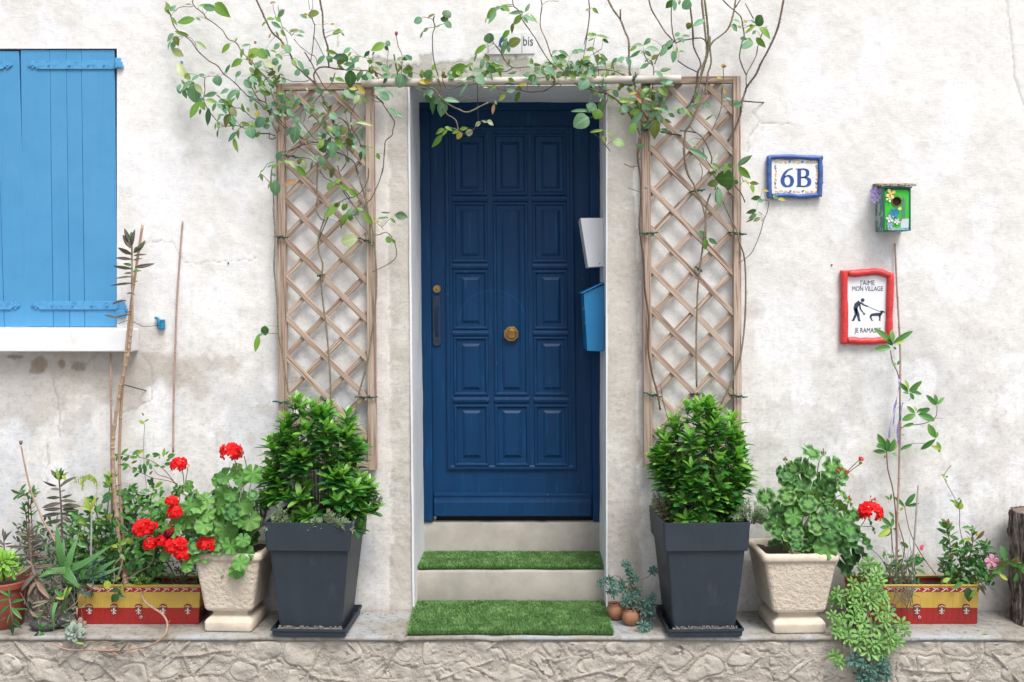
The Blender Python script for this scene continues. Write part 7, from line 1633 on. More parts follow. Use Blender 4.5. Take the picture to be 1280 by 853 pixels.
# K1 kalanchoe behind
f = tl(0, 530, 7.754)
root = empty('kalanchoe', P(77, 735, -.10), label='upright kalanchoe with toothed dark leaves and fresh green tip behind the aloe', cat='kalanchoe', group='kalanchoes with narrow brownish leaves')
stem(root, [(79, 735), f(600, 1000), f(595, 850), f(585, 700), f(575, 560), f(572, 540)], -.10, .0065, 'p', .5)
leaves(root, f, '570 540 500 440 K .3;575 540 600 420 G .35;570 540 550 435 Y .4;575 545 665 460 Y .3;575 540 625 440 K .3;600 500 645 545 Y .5;540 500 500 480 G .5;585 610 735 495 K .22;545 600 415 562 K .25;580 640 500 625 K .4;590 660 635 640 K .35;580 715 430 722 K .22;600 715 710 680 K .22;585 755 620 740 K .3;580 770 420 800 K .26;595 745 760 745 K .2;585 820 430 830 K .25;600 800 780 800 K .3;610 830 760 840 K .3;590 870 420 880 K .22;600 870 790 870 K .2;600 900 700 960 K .3;590 930 450 960 K .3;600 950 660 1010 K .4;600 960 540 1040 K .3', -.12, 'kalan')
root = empty('shrub_sprig', P(35, 735, -.12), label='glossy small leaved sprig at the left under the window sill', cat='sprig', group='glossy sprigs around the left trough')
for pts in ([(40, 735), (36, 660), f(270, 720), f(200, 680)], [(42, 735), (40, 660), f(300, 760), f(330, 650)], [(38, 730), (34, 660), f(240, 800)]): leafy(root, pts, -.13, .003, 'r', 7, .034, .36, 'GGS', 3, start=.45)
leaves(root, f, '190 680 110 635 G .4;190 690 125 735 G .35;195 660 245 580 G .35;200 680 240 640 G .4;330 700 340 635 G .4', -.15)
# single pink flower stalk
root = empty('flower_stalk', P(76, 700, -.24), label='long bare pinkish stalk with a tiny dry bud leaning out of the left plants', cat='plant stalk')
stem(root, [f(610, 1280), f(520, 1110), f(430, 960), f(380, 850), f(300, 650), f(240, 400), f(205, 215)], [-.24, -.23, -.22, -.20, -.18, -.16, -.15], .0058, 'o', .6)
mb = MB(); p = P(*f(202, 180), -.15); mb.tube([p+Vector((0,0,-.012)), p, p+Vector((.002,0,.008))], [.004, .009, .005], 8); [mb.tube([p+Vector((dx, -.003, 0)), p+Vector((dx*2, -.004, .011))], [.003, .001], 5) for dx in (-.004, .001, .005)]; mb.build('dry_bud', mat('dry_pink_bud', (.32,.13,.13), (.2,.1,.1), rough=.8, scale=90), root, smooth=True)
# aloe
f = tl(0, 630, 7.754)
def aloe(label, items, base, Y):
    root = empty('aloe', P(*base, Y), label=label, cat='aloe', group='aloes beside the left trough')
    for (u1, v1, u2, v2, w_, bend) in items:
        a = P(*f(u1, v1), Y+random.uniform(-.01, .01)); b = P(*f(u2, v2), Y+bend); q = catmull([a, a.lerp(b, .5)+Vector((0, -.02, -.010 if b.z > a.z else .018)), b], 5); n = len(q); W_ = M_(w_*.66/7.754, Y); mb = MB(); vs = []
        for i, p in enumerate(q):
            t = i/(n-1); d = (q[min(i+1, n-1)]-q[max(i-1, 0)]).normalized(); x = d.cross(Vector((0, -1, .3))).normalized(); z = x.cross(d).normalized()
            ww = W_*.5*(1-t)**.75*(1+.25*math.sin(t*3)); 
            for k in range(8):
                an = 2*math.pi*k/8; cx_, cz_ = math.cos(an), math.sin(an); zz_ = cz_*ww*.38+(abs(cx_)**2)*ww*.45; vs.append(p+x*cx_*ww+z*zz_)
        mb.add(vs, [(i*8+k, i*8+(k+1) % 8, (i+1)*8+(k+1) % 8, (i+1)*8+k) for i in range(n-1) for k in range(8)])
        for i in range(1, n-1):       # teeth
            for sg in (0, 4):
                p = Vector(vs[i*8+sg]); c_ = q[i]; o_ = (p-c_).normalized(); mb.tube([p, p+o_*.004], [.0016, .0003], 4, False)
        mb.build('aloe_leaf', GL['A'], root, smooth=True)
aloe('spotted green aloe with long pointed leaves between the kalanchoes and the left trough', [(650, 640, 550, 190, 150, -.02), (650, 640, 765, 290, 130, .02), (660, 650, 1080, 400, 120, -.01), (640, 650, 370, 720, 110, -.08), (650, 660, 770, 820, 170, -.09), (620, 640, 430, 580, 80, .03), (655, 640, 1020, 520, 100, .03), (640, 600, 620, 330, 100, .04)], (83, 716), -.26)
aloe('second aloe leaf cluster reaching right behind the thin grey stick', [(800, 690, 1130, 540, 130, -.02), (810, 700, 1180, 610, 110, .0), (830, 720, 990, 500, 90, .02)], (105, 722), -.20)
aloe('narrow toothed aloe leaf hanging down beside the grey echeveria', [(545, 960, 525, 1240, 60, -.03)], (70, 765), -.34)
# glossy bushes behind the trough
f = tl(110, 560, 7.754)
root = empty('glossy_bush', P(125, 735, -.13), label='glossy green bush with yellowish shoots left of the tall bamboo cane', cat='bush', group='glossy bushes in the left trough')
for pts in ([(125, 735), (128, 680), (118, 630), (115, 625)], [(130, 735), (132, 670), (137, 610), (138, 598)], [(122, 735), (112, 690), (98, 655)], [(130, 735), (142, 690), (136, 650)], [(120, 735), (105, 700), (100, 690)], [(128, 735), (125, 700), (122, 670)], [(140, 735), (136, 700), (140, 680)]):
    leafy(root, pts, -.14+random.uniform(-.05, .03), .0032, 'k', 7, .045, .42, 'GGGYS', 3, start=.35, spread=1.0)
leaves(root, f, '20 620 -10 480 Y .35;30 600 75 480 Y .35;10 600 -60 560 Y .3;220 370 165 290 Y .4;220 350 235 280 Y .35;215 380 135 365 G .4;230 440 130 480 G .5;240 470 140 530 S .5;90 640 120 540 G .5;60 700 20 790 G .5;240 420 200 430 Y .5', -.20)
mass(root, (84, 640, 150, 735), -.19, -.07, 420, .044, .42, 'GGGSY')
root = empty('glossy_bush', P(185, 735, -.13), label='dark leafy bush right of the bamboo cane under the geranium flowers', cat='bush', group='glossy bushes in the left trough')
for pts in ([(175, 735), (172, 680), (168, 630), (165, 612)], [(180, 735), (188, 690), (196, 655)], [(170, 735), (160, 690), (163, 640)], [(185, 735), (178, 700), (172, 672)], [(190, 735), (200, 700), (205, 680)]):
    leafy(root, pts, -.12+random.uniform(-.05, .03), .003, 'k', 7, .042, .45, 'GGSS', 3, start=.3)
mass(root, (148, 605, 205, 735), -.18, -.06, 420, .042, .45, 'GGGS'); mass(root, (196, 690, 248, 735), -.16, -.06, 150, .024, .35, 'SSSG')
leaves(root, f, '390 60 400 165 Y .6;375 130 430 110 Y .5', -.26, 'ovate') if False else None
leaves(root, tl(110, 660, 7.754), '385 95 402 170 Y .9', -.24, 'ovate')
leaves(root, f, '470 460 375 490 G .5;460 440 420 385 G .6;400 430 330 410 G .5;420 500 400 560 G .6;480 480 520 470 Y .5', -.16)
# arching leafy branch
root = empty('arching_branch', P(218, 640, -.06), label='arching twigs with small green leaves between bamboo cane and upper left flower head', cat='branch')
for pts in ([f(880, 400), f(850, 350), f(740, 215), f(640, 140), f(540, 100), f(400, 75), f(290, 60)], [f(850, 350), f(780, 320), f(620, 290), f(520, 240), f(430, 205), f(390, 170)], [f(850, 345), f(780, 290), f(690, 265), f(640, 215)], [f(880, 400), f(890, 470), (222, 640)]):
    stem(root, pts, -.11, .0022, 'r', .7)
leaves(root, f, '290 60 240 85 G .5;290 70 270 130 G .5;300 60 295 -10 Y .4;320 70 380 5 G .4;340 80 290 120 G .5;360 90 330 130 G .4;430 70 500 20 G .5;470 65 550 15 Y .35;400 90 470 100 G .4;400 75 360 130 G .5;420 150 475 125 R .4;400 170 310 165 G .35;390 180 325 215 G .4;430 190 470 200 G .6;480 190 440 240 G .6;520 160 480 210 G .6;540 150 560 220 G .7;500 240 445 280 S .4;590 110 570 170 G .6;600 150 620 210 G .5;630 90 690 60 G .5;700 70 620 60 G .5;700 80 680 110 Y .4;730 90 740 0 Y .4;750 70 780 30 G .4;770 90 850 60 G .6;760 130 800 100 G .5;740 160 800 150 G .6;690 180 640 170 G .5;700 190 750 180 G .5;640 400 615 310 G .35;650 390 700 320 Y .4;655 385 720 330 G .35;640 400 590 370 Y .35;630 225 590 260 R .5;570 180 530 260 G .5;520 190 500 250 G .6;560 100 600 60 G .5;500 100 460 60 G .4', -.12)
stem(root, [f(550, 250), f(565, 380), f(555, 560)], -.09, .0013, 'k'); stem(root, [(181, 530), (179.5, 560), f(550, 250)], -.05, .0013, 'k')
lf(root, 181, 530, 174, 526, 'Y', .5, -.06); lf(root, 180, 528, 186, 524, 'G', .5, -.06); lf(root, 180, 520, 177, 516, 'k' if False else 'R', .4, -.06)
# tall kalanchoe with ringed bare stem
f = tl(0, 220, 3.879)
root = empty('tall_kalanchoe', P(160, 736, -.16), label='tall kalanchoe with long ringed bare stem and leaves at the top, tied to bamboo', cat='kalanchoe', group='kalanchoes with narrow brownish leaves')
pts = [(160, 738), (156, 725), (150.5, 695), (147, 655), (143, 610), (141, 565), (141.5, 548), (147, 505), (154, 470), (161, 440), (163.5, 420), (165.5, 395), (165, 355), (165, 315), (164, 300)]
q = catmull([P(x, y, -.155) for x, y in pts], 10); n = len(q); mb = MB(); rad = []
for i in range(n): rad.append((.0115*(1-i/n*.62))*(1.0+(.26 if i % 4 == 0 else -.06)*(i < n*.75)))
mb.tube(q, rad, 9); mb.build('ringed_stem', mat('pale_ringed_stem', (.42,.30,.20), (.30,.20,.14), rough=.8, scale=70, bscale=120, bstr=.6), root, smooth=False)
leaves(root, f, '640 335 610 258 K .28;642 335 656 264 K .28;636 350 584 280 K .3;640 330 632 268 G .35;640 380 570 348 K .3;648 372 706 318 K .3;650 388 712 378 K .2;640 405 562 398 K .2;640 435 600 424 G .35;640 450 545 437 K .18;655 442 744 427 K .22;645 465 684 456 G .4;640 470 605 475 K .3;640 490 568 497 K .16;642 520 545 533 K .12;655 515 667 508 K .4;645 570 605 568 K .25;642 575 656 578 K .3;610 605 528 618 K .16;635 670 560 688 W .12;565 688 505 674 K .18;650 360 680 340 K .4;635 320 615 300 G .5;645 410 690 400 K .25', -.165, 'kalan')
for y, x0, x1 in ((652, 141, 153), (482, 150, 158), (390, 160, 168), (607, 140, 152)):
    mb = MB(); a = P(x0, y, -.15); b = P(x1, y-1, -.14)
    mb.tube([a+Vector((0,-.012,0)), a.lerp(b,.5)+Vector((0,-.016,-.002)), b+Vector((0,-.010,0))], .0022, 5); mb.build('tie_wire', IRON, root)
# ferny fronds
f = tl(0, 530, 7.754)
root = empty('fern_sprig', P(118, 700, -.08), label='delicate pale green fern frond arching over the left plants against the wall', cat='fern')
for pts in ([f(940, 640), f(930, 560), f(860, 520), f(810, 530), f(730, 550)], [f(820, 530), f(800, 560), f(795, 620)], [f(860, 515), f(900, 530), f(940, 580)]):
    qq = stem(root, [(118, 700)]+pts if pts[0] == f(940, 640) else pts, -.09, .0011, 'g')
    for p in qq[-16:]:
        for s_ in (-1, 1):
            for _ in range(1): place(leafmesh('lance0', GL['Y']), p, Vector((random.gauss(0, .3), -.2, s_*.8+random.gauss(0, .3))), Vector((0, -1, .2)), .016, .006, root)
# blue green small sedum in the trough's left end
f = tl(0, 630, 7.754)
root = empty('small_sedum', P(112, 738, -.21), label='small blue green sedum spilling over the left end of the left trough', cat='succulent')
for i in range(30):
    a = random.uniform(0, 1); x = random.uniform(93, 134); y = random.uniform(700, 738)+(6 if x < 118 else -2); rosette(root, P(x, y, -.235+random.uniform(-.03, .05)), Vector((random.gauss(0, .4), -1, .5)), random.uniform(.012, .020), 'B')
mass(root, (95, 705, 128, 742), -.20, -.14, 60, .02, .5, 'BS')
lf(root, 108, 730, 125, 738, 'W', .25, -.26)
# yellow-green shoots
root = empty('green_shoot', P(80, 762, -.33), label='yellow edged green shoot beside the left end of the left trough', cat='plant shoot')
f = tl(0, 720, 7.754)
stem(root, [f(480, 200), f(560, 240), f(620, 240), f(630, 200)], -.33, .003, 'k'); leaves(root, f, '620 220 545 130 G .35;620 210 630 110 Y .3;635 215 690 105 Y .3;630 215 660 130 G .35;615 225 550 200 Y .3;630 250 590 400 G .32;620 230 570 160 Y .3;635 230 650 190 G .4', -.345)
stem(root, [f(540, 180), f(480, 260), f(400, 380), f(380, 400)], -.33, .0032, 'g'); stem(root, [f(370, 430), f(385, 530)], -.34, .002, 'o'); stem(root, [f(785, 180), f(740, 260), f(690, 300), f(640, 340)], -.33, .0026, 'o'); stem(root, [f(745, 310), f(748, 410)], -.33, .0036, 'o')
leaves(root, f, '370 400 295 335 W .3;370 410 340 360 Y .4;380 400 400 350 G .3;470 240 320 255 W .12;470 245 330 290 W .12;380 540 310 620 S .25;390 540 450 600 G .35;380 530 400 560 G .6;390 560 430 640 S .3;400 550 450 650 G .3;385 545 420 580 G .6;450 470 380 490 G .4;360 470 420 520 S .4', -.35)
# dark grey saucer-like stone among the pots
def rock(x, y, Y, rx, ry, rz_, label, m, seed):
    c = P(x, y, Y); mb = MB(); k = 22; h = 9; vs = []
    for j in range(h+1):
        ph = -math.pi/2+math.pi*j/h
        for i in range(k):
            a = 2*math.pi*i/k; n_ = 1+.28*(float(fbm(math.cos(a)*1.5+seed+3, math.sin(a)*1.5+math.sin(ph)*2+5, 3, seed))-.5)
            vs.append((c.x+rx*math.cos(ph)*math.cos(a)*n_, Y+ry*math.cos(ph)*math.sin(a)*n_, LZ+rz_*.9+rz_*math.sin(ph)*n_))
    mb.add(vs, [(j*k+i, j*k+(i+1) % k, (j+1)*k+(i+1) % k, (j+1)*k+i) for j in range(h) for i in range(k)]); tag(mb.build('ledge_stone', m, smooth=True), label, 'stone')
DKS = mat('dark_grey_stone', (.10,.105,.115), (.05,.05,.055), rough=.7, scale=14, bscale=60, bstr=.8, bdist=.01, c3=(.2,.2,.2))
rock(56, 785, -.28, .070, .05, .026, 'dark grey flat stone lying between the reddish pot and the left trough', DKS, 2); rock(78, 780, -.24, .06, .05, .04, 'dark stone behind the grey echeveria rosette', DKS, 7)
# grey echeveria
root = empty('echeveria', P(93, 794, -.36), label='pale grey green echeveria rosette lying at the front edge of the ledge', cat='succulent')
rosette(root, P(93, 791, -.40), Vector((0, -1, .25)), .046, 'E', rings=((8, .0, 1.0), (7, .25, .88), (6, .6, .66), (4, 1.0, .42)), shape='obov', wr=.62)
rosette(root, P(98, 783, -.375), Vector((.3, -1, .4)), .038, 'W', rings=((7, .0, 1.0), (5, .4, .7)), shape='obov', wr=.6)
# woody trailing stem
f = tl(0, 640, 4.004)
root = empty('woody_vine', P(190, 745, -.22), label='long bare pinkish woody vine looping in front of the left trough', cat='plant stem')
stem(root, [f(712, 385), f(710, 420), f(735, 460), f(780, 490), f(815, 515), f(838, 560), f(825, 615), f(770, 660), f(700, 680), f(600, 693), (110, 813), f(330, 688), f(250, 658)], [-.18, -.23, -.27, -.30, -.33, -.37, -.405, -.412, -.412, -.41, -.41, -.405, -.40], .0062, 'o', .55)
for pts in ([f(640, 690), f(690, 650), f(740, 560)] if False else [f(330, 688), f(360, 655), f(380, 640)], [f(500, 690), f(520, 665), f(570, 650)], [f(460, 690), f(480, 665), f(520, 645)], [f(560, 693), f(600, 680), f(625, 650)], [f(680, 685), f(640, 660)], [f(490, 695), f(540, 715), f(590, 720)], [f(330, 690), f(345, 705)], [f(850, 545), f(838, 560)]):
    stem(root, pts, -.405, .0018, 'o')
leaves(root, f, '480 665 540 650 W .2;520 690 580 670 W .2;560 670 620 650 K .2;600 700 640 660 K .25;640 690 660 660 W .4;560 700 600 720 W .3;690 690 730 725 K .25;420 655 490 640 W .15;640 700 670 730 W .25;500 700 560 730 K .2;380 655 430 660 Y .2', -.415, 'kalan')
f = tl(110, 660, 7.754)
root = empty('bare_roots', P(157, 735, -.19), label='pale pinkish bare roots and twigs around the foot of the bamboo cane', cat='roots')
for pts in ([f(340, 270), f(260, 350), f(235, 440)], [f(340, 290), f(320, 400), f(275, 530)], [f(250, 360), f(255, 480), f(250, 540)], [f(460, 480), f(350, 500), f(310, 580)], [f(400, 490), f(500, 420), f(580, 380), f(635, 300), f(625, 240)], [f(240, 540), f(270, 580)], [f(350, 280), f(300, 430), f(270, 520)]): stem(root, pts, -.21, .0024, 'o')
leaves(root, f, '190 510 188 600 Y .8;310 600 205 615 S .45;310 600 350 550 R .5;280 640 205 735 S .5;300 640 255 730 S .5;320 650 325 630 S .5;335 640 345 545 Y .35;300 655 375 670 B .3;290 620 320 650 S .8', -.245, 'ovate')
root = empty('herb_sprig', P(180, 735, -.2), label='small bright ferny herb sprig at the middle of the left trough', cat='herb')
for k in range(14): 
    p = P(180+random.gauss(0, 5), 724+random.gauss(0, 4), -.21); whorl(root, p, Vector((random.gauss(0, .3), -.5, .8)).normalized(), 5, .014, .4, 'GY')
for pts in ([f(730, 290), f(800, 390), f(850, 500), f(860, 560)], [f(900, 320), f(920, 440), f(930, 560)], [f(840, 380), (225, 715), (230, 735)], [f(1000, 420), f(900, 500), f(830, 560)], [f(1000, 520), f(940, 540), f(900, 590)]): stem(root, pts, -.15, .0045, 'k')

# low tangle filling the corner between the reddish pot and the trough
root = empty('ground_tangle', P(60, 765, -.2), label='tangle of small mixed leaves and dry stalks between the reddish pot and the left trough', cat='ground plants', kind='stuff')
mass(root, (20, 650, 92, 715), -.14, -.03, 300, .034, .30, 'SSGK', name='tangle_leaves'); mass(root, (30, 700, 100, 775), -.20, -.06, 420, .030, .35, 'SSGKW', name='tangle_leaves'); mass(root, (44, 755, 100, 786), -.34, -.24, 130, .024, .32, 'SGKWB', name='tangle_leaves')
mb = MB()
for k in range(60): a = P(random.uniform(30, 98), random.uniform(755, 784), random.uniform(-.32, -.12)); b = a+Vector((random.uniform(-.08, .08), random.uniform(-.03, .02), random.uniform(.02, .16))); mb.tube([a, a.lerp(b, .5)+rv(.01), b], [.002, .0016, .0007], 4, False)
mb.build('dry_stalks', STM['p'], root, smooth=True)['kind'] = 'stuff'

# ================================================================ SMALL TERRACOTTA POTS by the right planter
def smallpot(x, y, Y, r, h, tilt, label, k):
    c = P(x, y, Y); root = empty('terracotta_pot', (c.x, Y, LZ+.001), label=label, cat='flower pot', group='small terracotta pots with blue green succulents')
    mb = MB(); mb.lathe([(.001, 0), (r*.55, 0), (r*.92, h*.28), (r*1.02, h*.5), (r*.9, h*.78), (r*.66, h*.90), (r*.72, h*.97), (r*.74, h), (r*.6, h), (r*.55, h*.85)], n=26)
    mb.v = [(v[0]+v[2]*tilt, v[1], v[2]) for v in mb.v]; mb.build('pot_body', TERC, root, smooth=True, local=True)
    mb = MB(); mb.lathe([(r*.62, h*.9), (.001, h*.92)], n=14); mb.v = [(v[0]+v[2]*tilt, v[1], v[2]) for v in mb.v]; mb.build('soil', SOIL, root, local=True)
    return root
smallpot(770, 768, -.13, .040, .080, -.12, 'small terracotta pot nearest to the steps, holding a blue green succulent', 0)
smallpot(789, 777, -.21, .043, .078, 0, 'round small terracotta pot in front, beside the right planter saucer', 1)
smallpot(790, 752, -.06, .052, .130, 0, 'taller terracotta pot half hidden behind the two small ones', 2)
f = tl(730, 640, 4.004)
root = empty('blue_succulent', P(787, 745, -.12), label='blue green succulent with curving bare stems growing from the small terracotta pots', cat='succulent')
for pts in ([f(200, 380), f(180, 330), f(150, 320), f(120, 345)], [f(230, 370), f(260, 340), f(310, 330), f(345, 300)], [f(225, 370), f(235, 330), f(225, 290)], [f(150, 440), f(140, 400), f(90, 355)], [f(260, 480), f(300, 510), f(310, 560)], [f(300, 450), f(330, 430)]): stem(root, pts, -.15, .0042, 'o')
for (u, v, r) in ((80, 360, 24), (100, 345, 22), (125, 340, 24), (150, 350, 20), (140, 370, 30), (160, 395, 32), (185, 365, 28), (195, 385, 26), (150, 410, 24), (215, 270, 26), (225, 300, 26), (240, 320, 28), (258, 335, 26), (235, 345, 24), (205, 260, 22), (345, 295, 26), (350, 290, 18), (210, 440, 28), (235, 430, 32), (260, 420, 28), (240, 460, 30), (270, 440, 26), (205, 455, 22), (320, 450, 30), (345, 425, 22), (335, 440, 24), (310, 490, 34), (325, 520, 30), (290, 480, 24), (295, 575, 36), (310, 600, 24), (335, 500, 20), (345, 470, 20), (270, 400, 22), (225, 405, 22), (125, 395, 18), (340, 570, 14), (245, 395, 24)):
    rosette(root, P(*f(u, v), -.19-.05*(v > 420)+random.uniform(-.02, .02)-.05*(v > 540)), Vector((random.gauss(0, .35), -1, .45+random.gauss(0, .25))), M_(r/4.004, -.2)*1.05, 'B', rings=((7, .1, 1.0), (6, .5, .8), (4, .95, .5)), wr=.34)

# ================================================================ TRAILING SEDUM on the right
f = tl(1000, 660, 4.42)
root = empty('trailing_sedum', P(1085, 745, -.22), label='light green trailing sedum hanging over the ledge beside the right trough', cat='succulent')
for (u, v, r) in ((385,190,40),(430,215,42),(345,215,36),(420,260,44),(355,255,40),(440,300,42),(395,300,44),(290,310,40),(330,335,40),(205,362,42),(185,400,40),(285,365,38),(232,412,32),(345,362,46),(425,352,44),(462,385,44),(392,402,50),(300,425,36),(180,485,36),(302,490,56),(402,455,50),(455,430,46),(492,470,44),(350,525,48),(212,545,52),(402,540,48),(262,565,44),(442,585,48),(502,545,46),(560,530,42),(582,570,36),(272,612,44),(332,592,44),(442,625,44),(502,602,46),(492,650,44),(542,622,40),(170,660,40),(382,682,58),(222,738,46),(192,712,40),(452,690,40),(320,650,40),(530,580,44),(240,500,34),(470,520,40),(360,600,40),(410,640,40),(205,580,34),(340,440,38),(430,480,40),(480,420,36),(270,530,36),(375,340,38),(310,385,36),(420,230,36),(370,215,34)):
    if random.random() < .10: continue
    t = (v-190)/500; Y = -.20-.17*min(1, t*1.3)-random.uniform(0, .05)
    if v > 590: Y = min(Y, -.405)-.02
    rosette(root, P(*f(u, v), Y), Vector((random.gauss(0, .25), -1, .55+random.gauss(0, .2))), M_(r/4.42, Y)*1.02, random.choice('DDDX'), rings=((7, .08, 1.0), (5, .5, .66), (3, 1.0, .4)), wr=.40)
for (u, v, r) in ((300,735,46),(470,775,40),(430,800,44),(350,830,40),(440,835,40),(475,815,36),(400,780,36),(380,820,40),(350,755,30),(455,740,32),(330,840,30)):
    rosette(root, P(*f(u, v), -.425-random.uniform(0, .02)), Vector((random.gauss(0, .25), -1, .35)), M_(r/4.42, -.4), 'B', rings=((7, .10, 1.0), (5, .5, .72), (3, 1.0, .45)))
for k in range(16):
    a = random.uniform(200, 520); b = a+random.uniform(-60, 60); pts = [f(340+random.uniform(-50, 60), 300), f((a+340)/2, 430), f(a, 560), f(b, random.uniform(620, 800))]
    stem(root, pts, [-.18, -.30, -.38, -.41], .0028, random.choice('org'))
mass(root, (1050, 735, 1105, 800), -.34, -.20, 120, .022, .45, 'SS'); mass(root, (1068, 715, 1105, 745), -.22, -.12, 60, .024, .45, 'GSS'); mass(root, (1065, 800, 1112, 845), -.405, -.385, 60, .020, .45, 'SSB')
# ================================================================ RIGHT CLIMBER
f = tl(1080, 400, 2.665)
root = empty('cane_climber', P(1122, 735, -.14), label='thin climber with pointed leaf clusters tied with lilac ribbon below the red sign', cat='climbing plant')
for pts, Y, r, m in (([(1122, 730), f(108, 760), f(105, 640), f(95, 560), f(80, 500), f(75, 440)], -.13, .0035, 'r'), ([f(120, 440), f(122, 330), f(118, 230), f(113, 180), f(95, 140), f(88, 100)], -.06, .003, 'r'), ([f(122, 360), f(150, 352), f(200, 345), f(238, 325), f(243, 285)], -.09, .0024, 'r'),
                     ([f(118, 440), f(150, 415), f(200, 412), f(240, 424)], -.09, .0018, 'r'), ([f(120, 830), f(135, 760), f(118, 690), f(105, 640)], -.13, .0028, 'r'), ([f(240, 850), f(190, 780), f(155, 710), f(140, 650), f(135, 620)], -.14, .0022, 'r'), ([f(210, 325), f(260, 328), f(272, 322)], -.08, .0008, 'k'), ([f(90, 690), f(95, 760), f(105, 830)], -.14, .0028, 'r'), ([f(235, 400), f(238, 385), f(230, 355)], -.09, .0015, 'r'), ([f(75, 440), f(95, 425), f(118, 400)], -.10, .002, 'r'), ([(1120, 735), f(60, 800), f(20, 760)], -.14, .0018, 'k')):
    stem(root, pts, Y, r, m, .75)
leaves(root, f, '95 80 40 28 G .3;95 80 152 34 G .25;95 75 94 34 G .4;90 92 38 95 G .4;100 80 136 70 Y .25;96 85 72 66 S .5;98 90 108 98 G .6;108 150 90 140 G .4;110 150 122 135 G .5;150 235 187 206 G .4;148 232 140 200 Y .4;155 240 192 246 G .35;148 240 122 212 G .4;152 242 166 265 G .5;150 240 180 222 G .5;150 245 130 240 G .5;170 312 144 288 G .4;175 310 200 295 G .4;172 315 128 332 G .45;180 315 230 330 G .5;175 305 170 288 Y .5;180 308 226 298 G .4;240 285 205 250 G .35;240 283 240 248 G .4;242 283 270 257 G .3;235 392 214 350 G .5;238 398 195 435 G .3;242 405 252 440 G .5;236 395 246 374 G .5;225 420 255 430 Y .4;120 432 160 415 G .3;78 440 50 382 G .35;75 442 35 438 G .4;80 438 75 395 G .4;85 438 112 418 Y .4;75 435 45 412 G .35;82 442 105 398 G .4;75 448 68 462 Y .5;90 445 110 450 G .5;65 425 40 420 G .4;130 355 170 345 G .3;125 380 135 385 G .6;135 622 98 588 G .25;138 620 162 576 G .35;140 620 186 612 G .25;132 625 120 636 Y .5;136 615 150 600 G .5;92 690 60 658 G .35;92 690 100 660 G .4;90 695 45 718 Y .4;95 695 112 700 G .5;90 700 70 722 G .5;85 690 50 690 G .4;85 600 70 585 G .4;88 600 90 580 G .4;100 660 85 640 G .4;180 790 205 800 G .3;185 780 150 820 G .35;120 740 150 760 G .4;160 820 200 795 G .3;170 830 210 845 G .3', -.12)
lf(root, *f(185, 765), *f(200, 750), 'M', .5, -.15); lf(root, *f(188, 768), *f(196, 760), 'M', .6, -.15)
mass(root, (1104, 690, 1150, 735), -.20, -.10, 150, .03, .38, 'GGS')
mb = MB()
for k in range(26): a = P(random.uniform(1112, 1145), random.uniform(722, 736), -.2); b = P(random.uniform(1100, 1150), random.uniform(660, 715), -.2+random.uniform(-.03, .05)); mb.tube([a, a.lerp(b, .5)+rv(.006), b], [.0018, .0014, .0007], 4, False)
for k in range(16): a = P(random.uniform(1112, 1145), 734, -.22); b = P(random.uniform(1106, 1150), random.uniform(745, 775), -.235); mb.tube([a, a.lerp(b, .5)+Vector((0, -.02, .005)), b], [.003, .0024, .001], 4, False)
mb.build('dry_twigs', mat('grey_dry_twigs', (.16,.13,.11), (.10,.10,.07), rough=.8, scale=60), root, smooth=True)['kind'] = 'stuff'
RIB = mat('lilac_ribbon', (.30,.27,.58), (.42,.40,.68), rough=.6, scale=90, bstr=.2); CYR = mat('turquoise_ribbon', (.05,.42,.50), rough=.6, bstr=0)
root = empty('lilac_ribbon', P(*f(118, 330), -.08), label='crumpled lilac and turquoise ribbon knotted round the cane below the red sign', cat='ribbon')
for pts, m, w_ in (([(118, 200), (112, 250), (100, 300), (88, 345), (84, 395)], RIB, .009), ([(130, 275), (116, 330), (112, 390), (120, 462)], RIB, .009), ([(122, 285), (105, 300), (98, 350), (104, 370)], RIB, .007), ([(126, 285), (124, 310), (120, 335)], CYR, .009), ([(105, 285), (125, 268), (150, 268), (156, 258)], RIB, .008), ([(112, 195), (120, 205)], RIB, .008)):
    q = catmull([P(*f(*p), -.085-.012*(i % 2)) for i, p in enumerate(pts)], 5); mb = MB(); vs = []
    for i, p in enumerate(q): a = i*.9; o_ = Vector((math.cos(a*.4), math.sin(a)*.6, .2))*w_/2; vs += [p-o_, p+Vector((0, -.003, 0)), p+o_]
    mb.add(vs, [(i*3+j, i*3+j+1, (i+1)*3+j+1, (i+1)*3+j) for i in range(len(q)-1) for j in range(2)]); mb.build('ribbon_strand', m, root, smooth=True)
root = empty('thin_vine', P(1212, 735, -.13), label='thin wiry vine with two curled pale leaves right of the short grey stick', cat='climbing plant')
stem(root, [(1214, 735), f(345, 800), f(320, 700), f(318, 635), f(300, 590), f(270, 535), f(268, 515), f(290, 484)], -.11, .0017, 'k', .8)
leaves(root, f, '270 522 258 515 Y .6;270 525 280 520 G .5;268 528 275 540 Y .6;318 630 300 600 Y .5;316 625 328 598 G .5;320 632 325 610 Y .7;316 618 290 600 G .35;310 600 322 592 G .4', -.12)
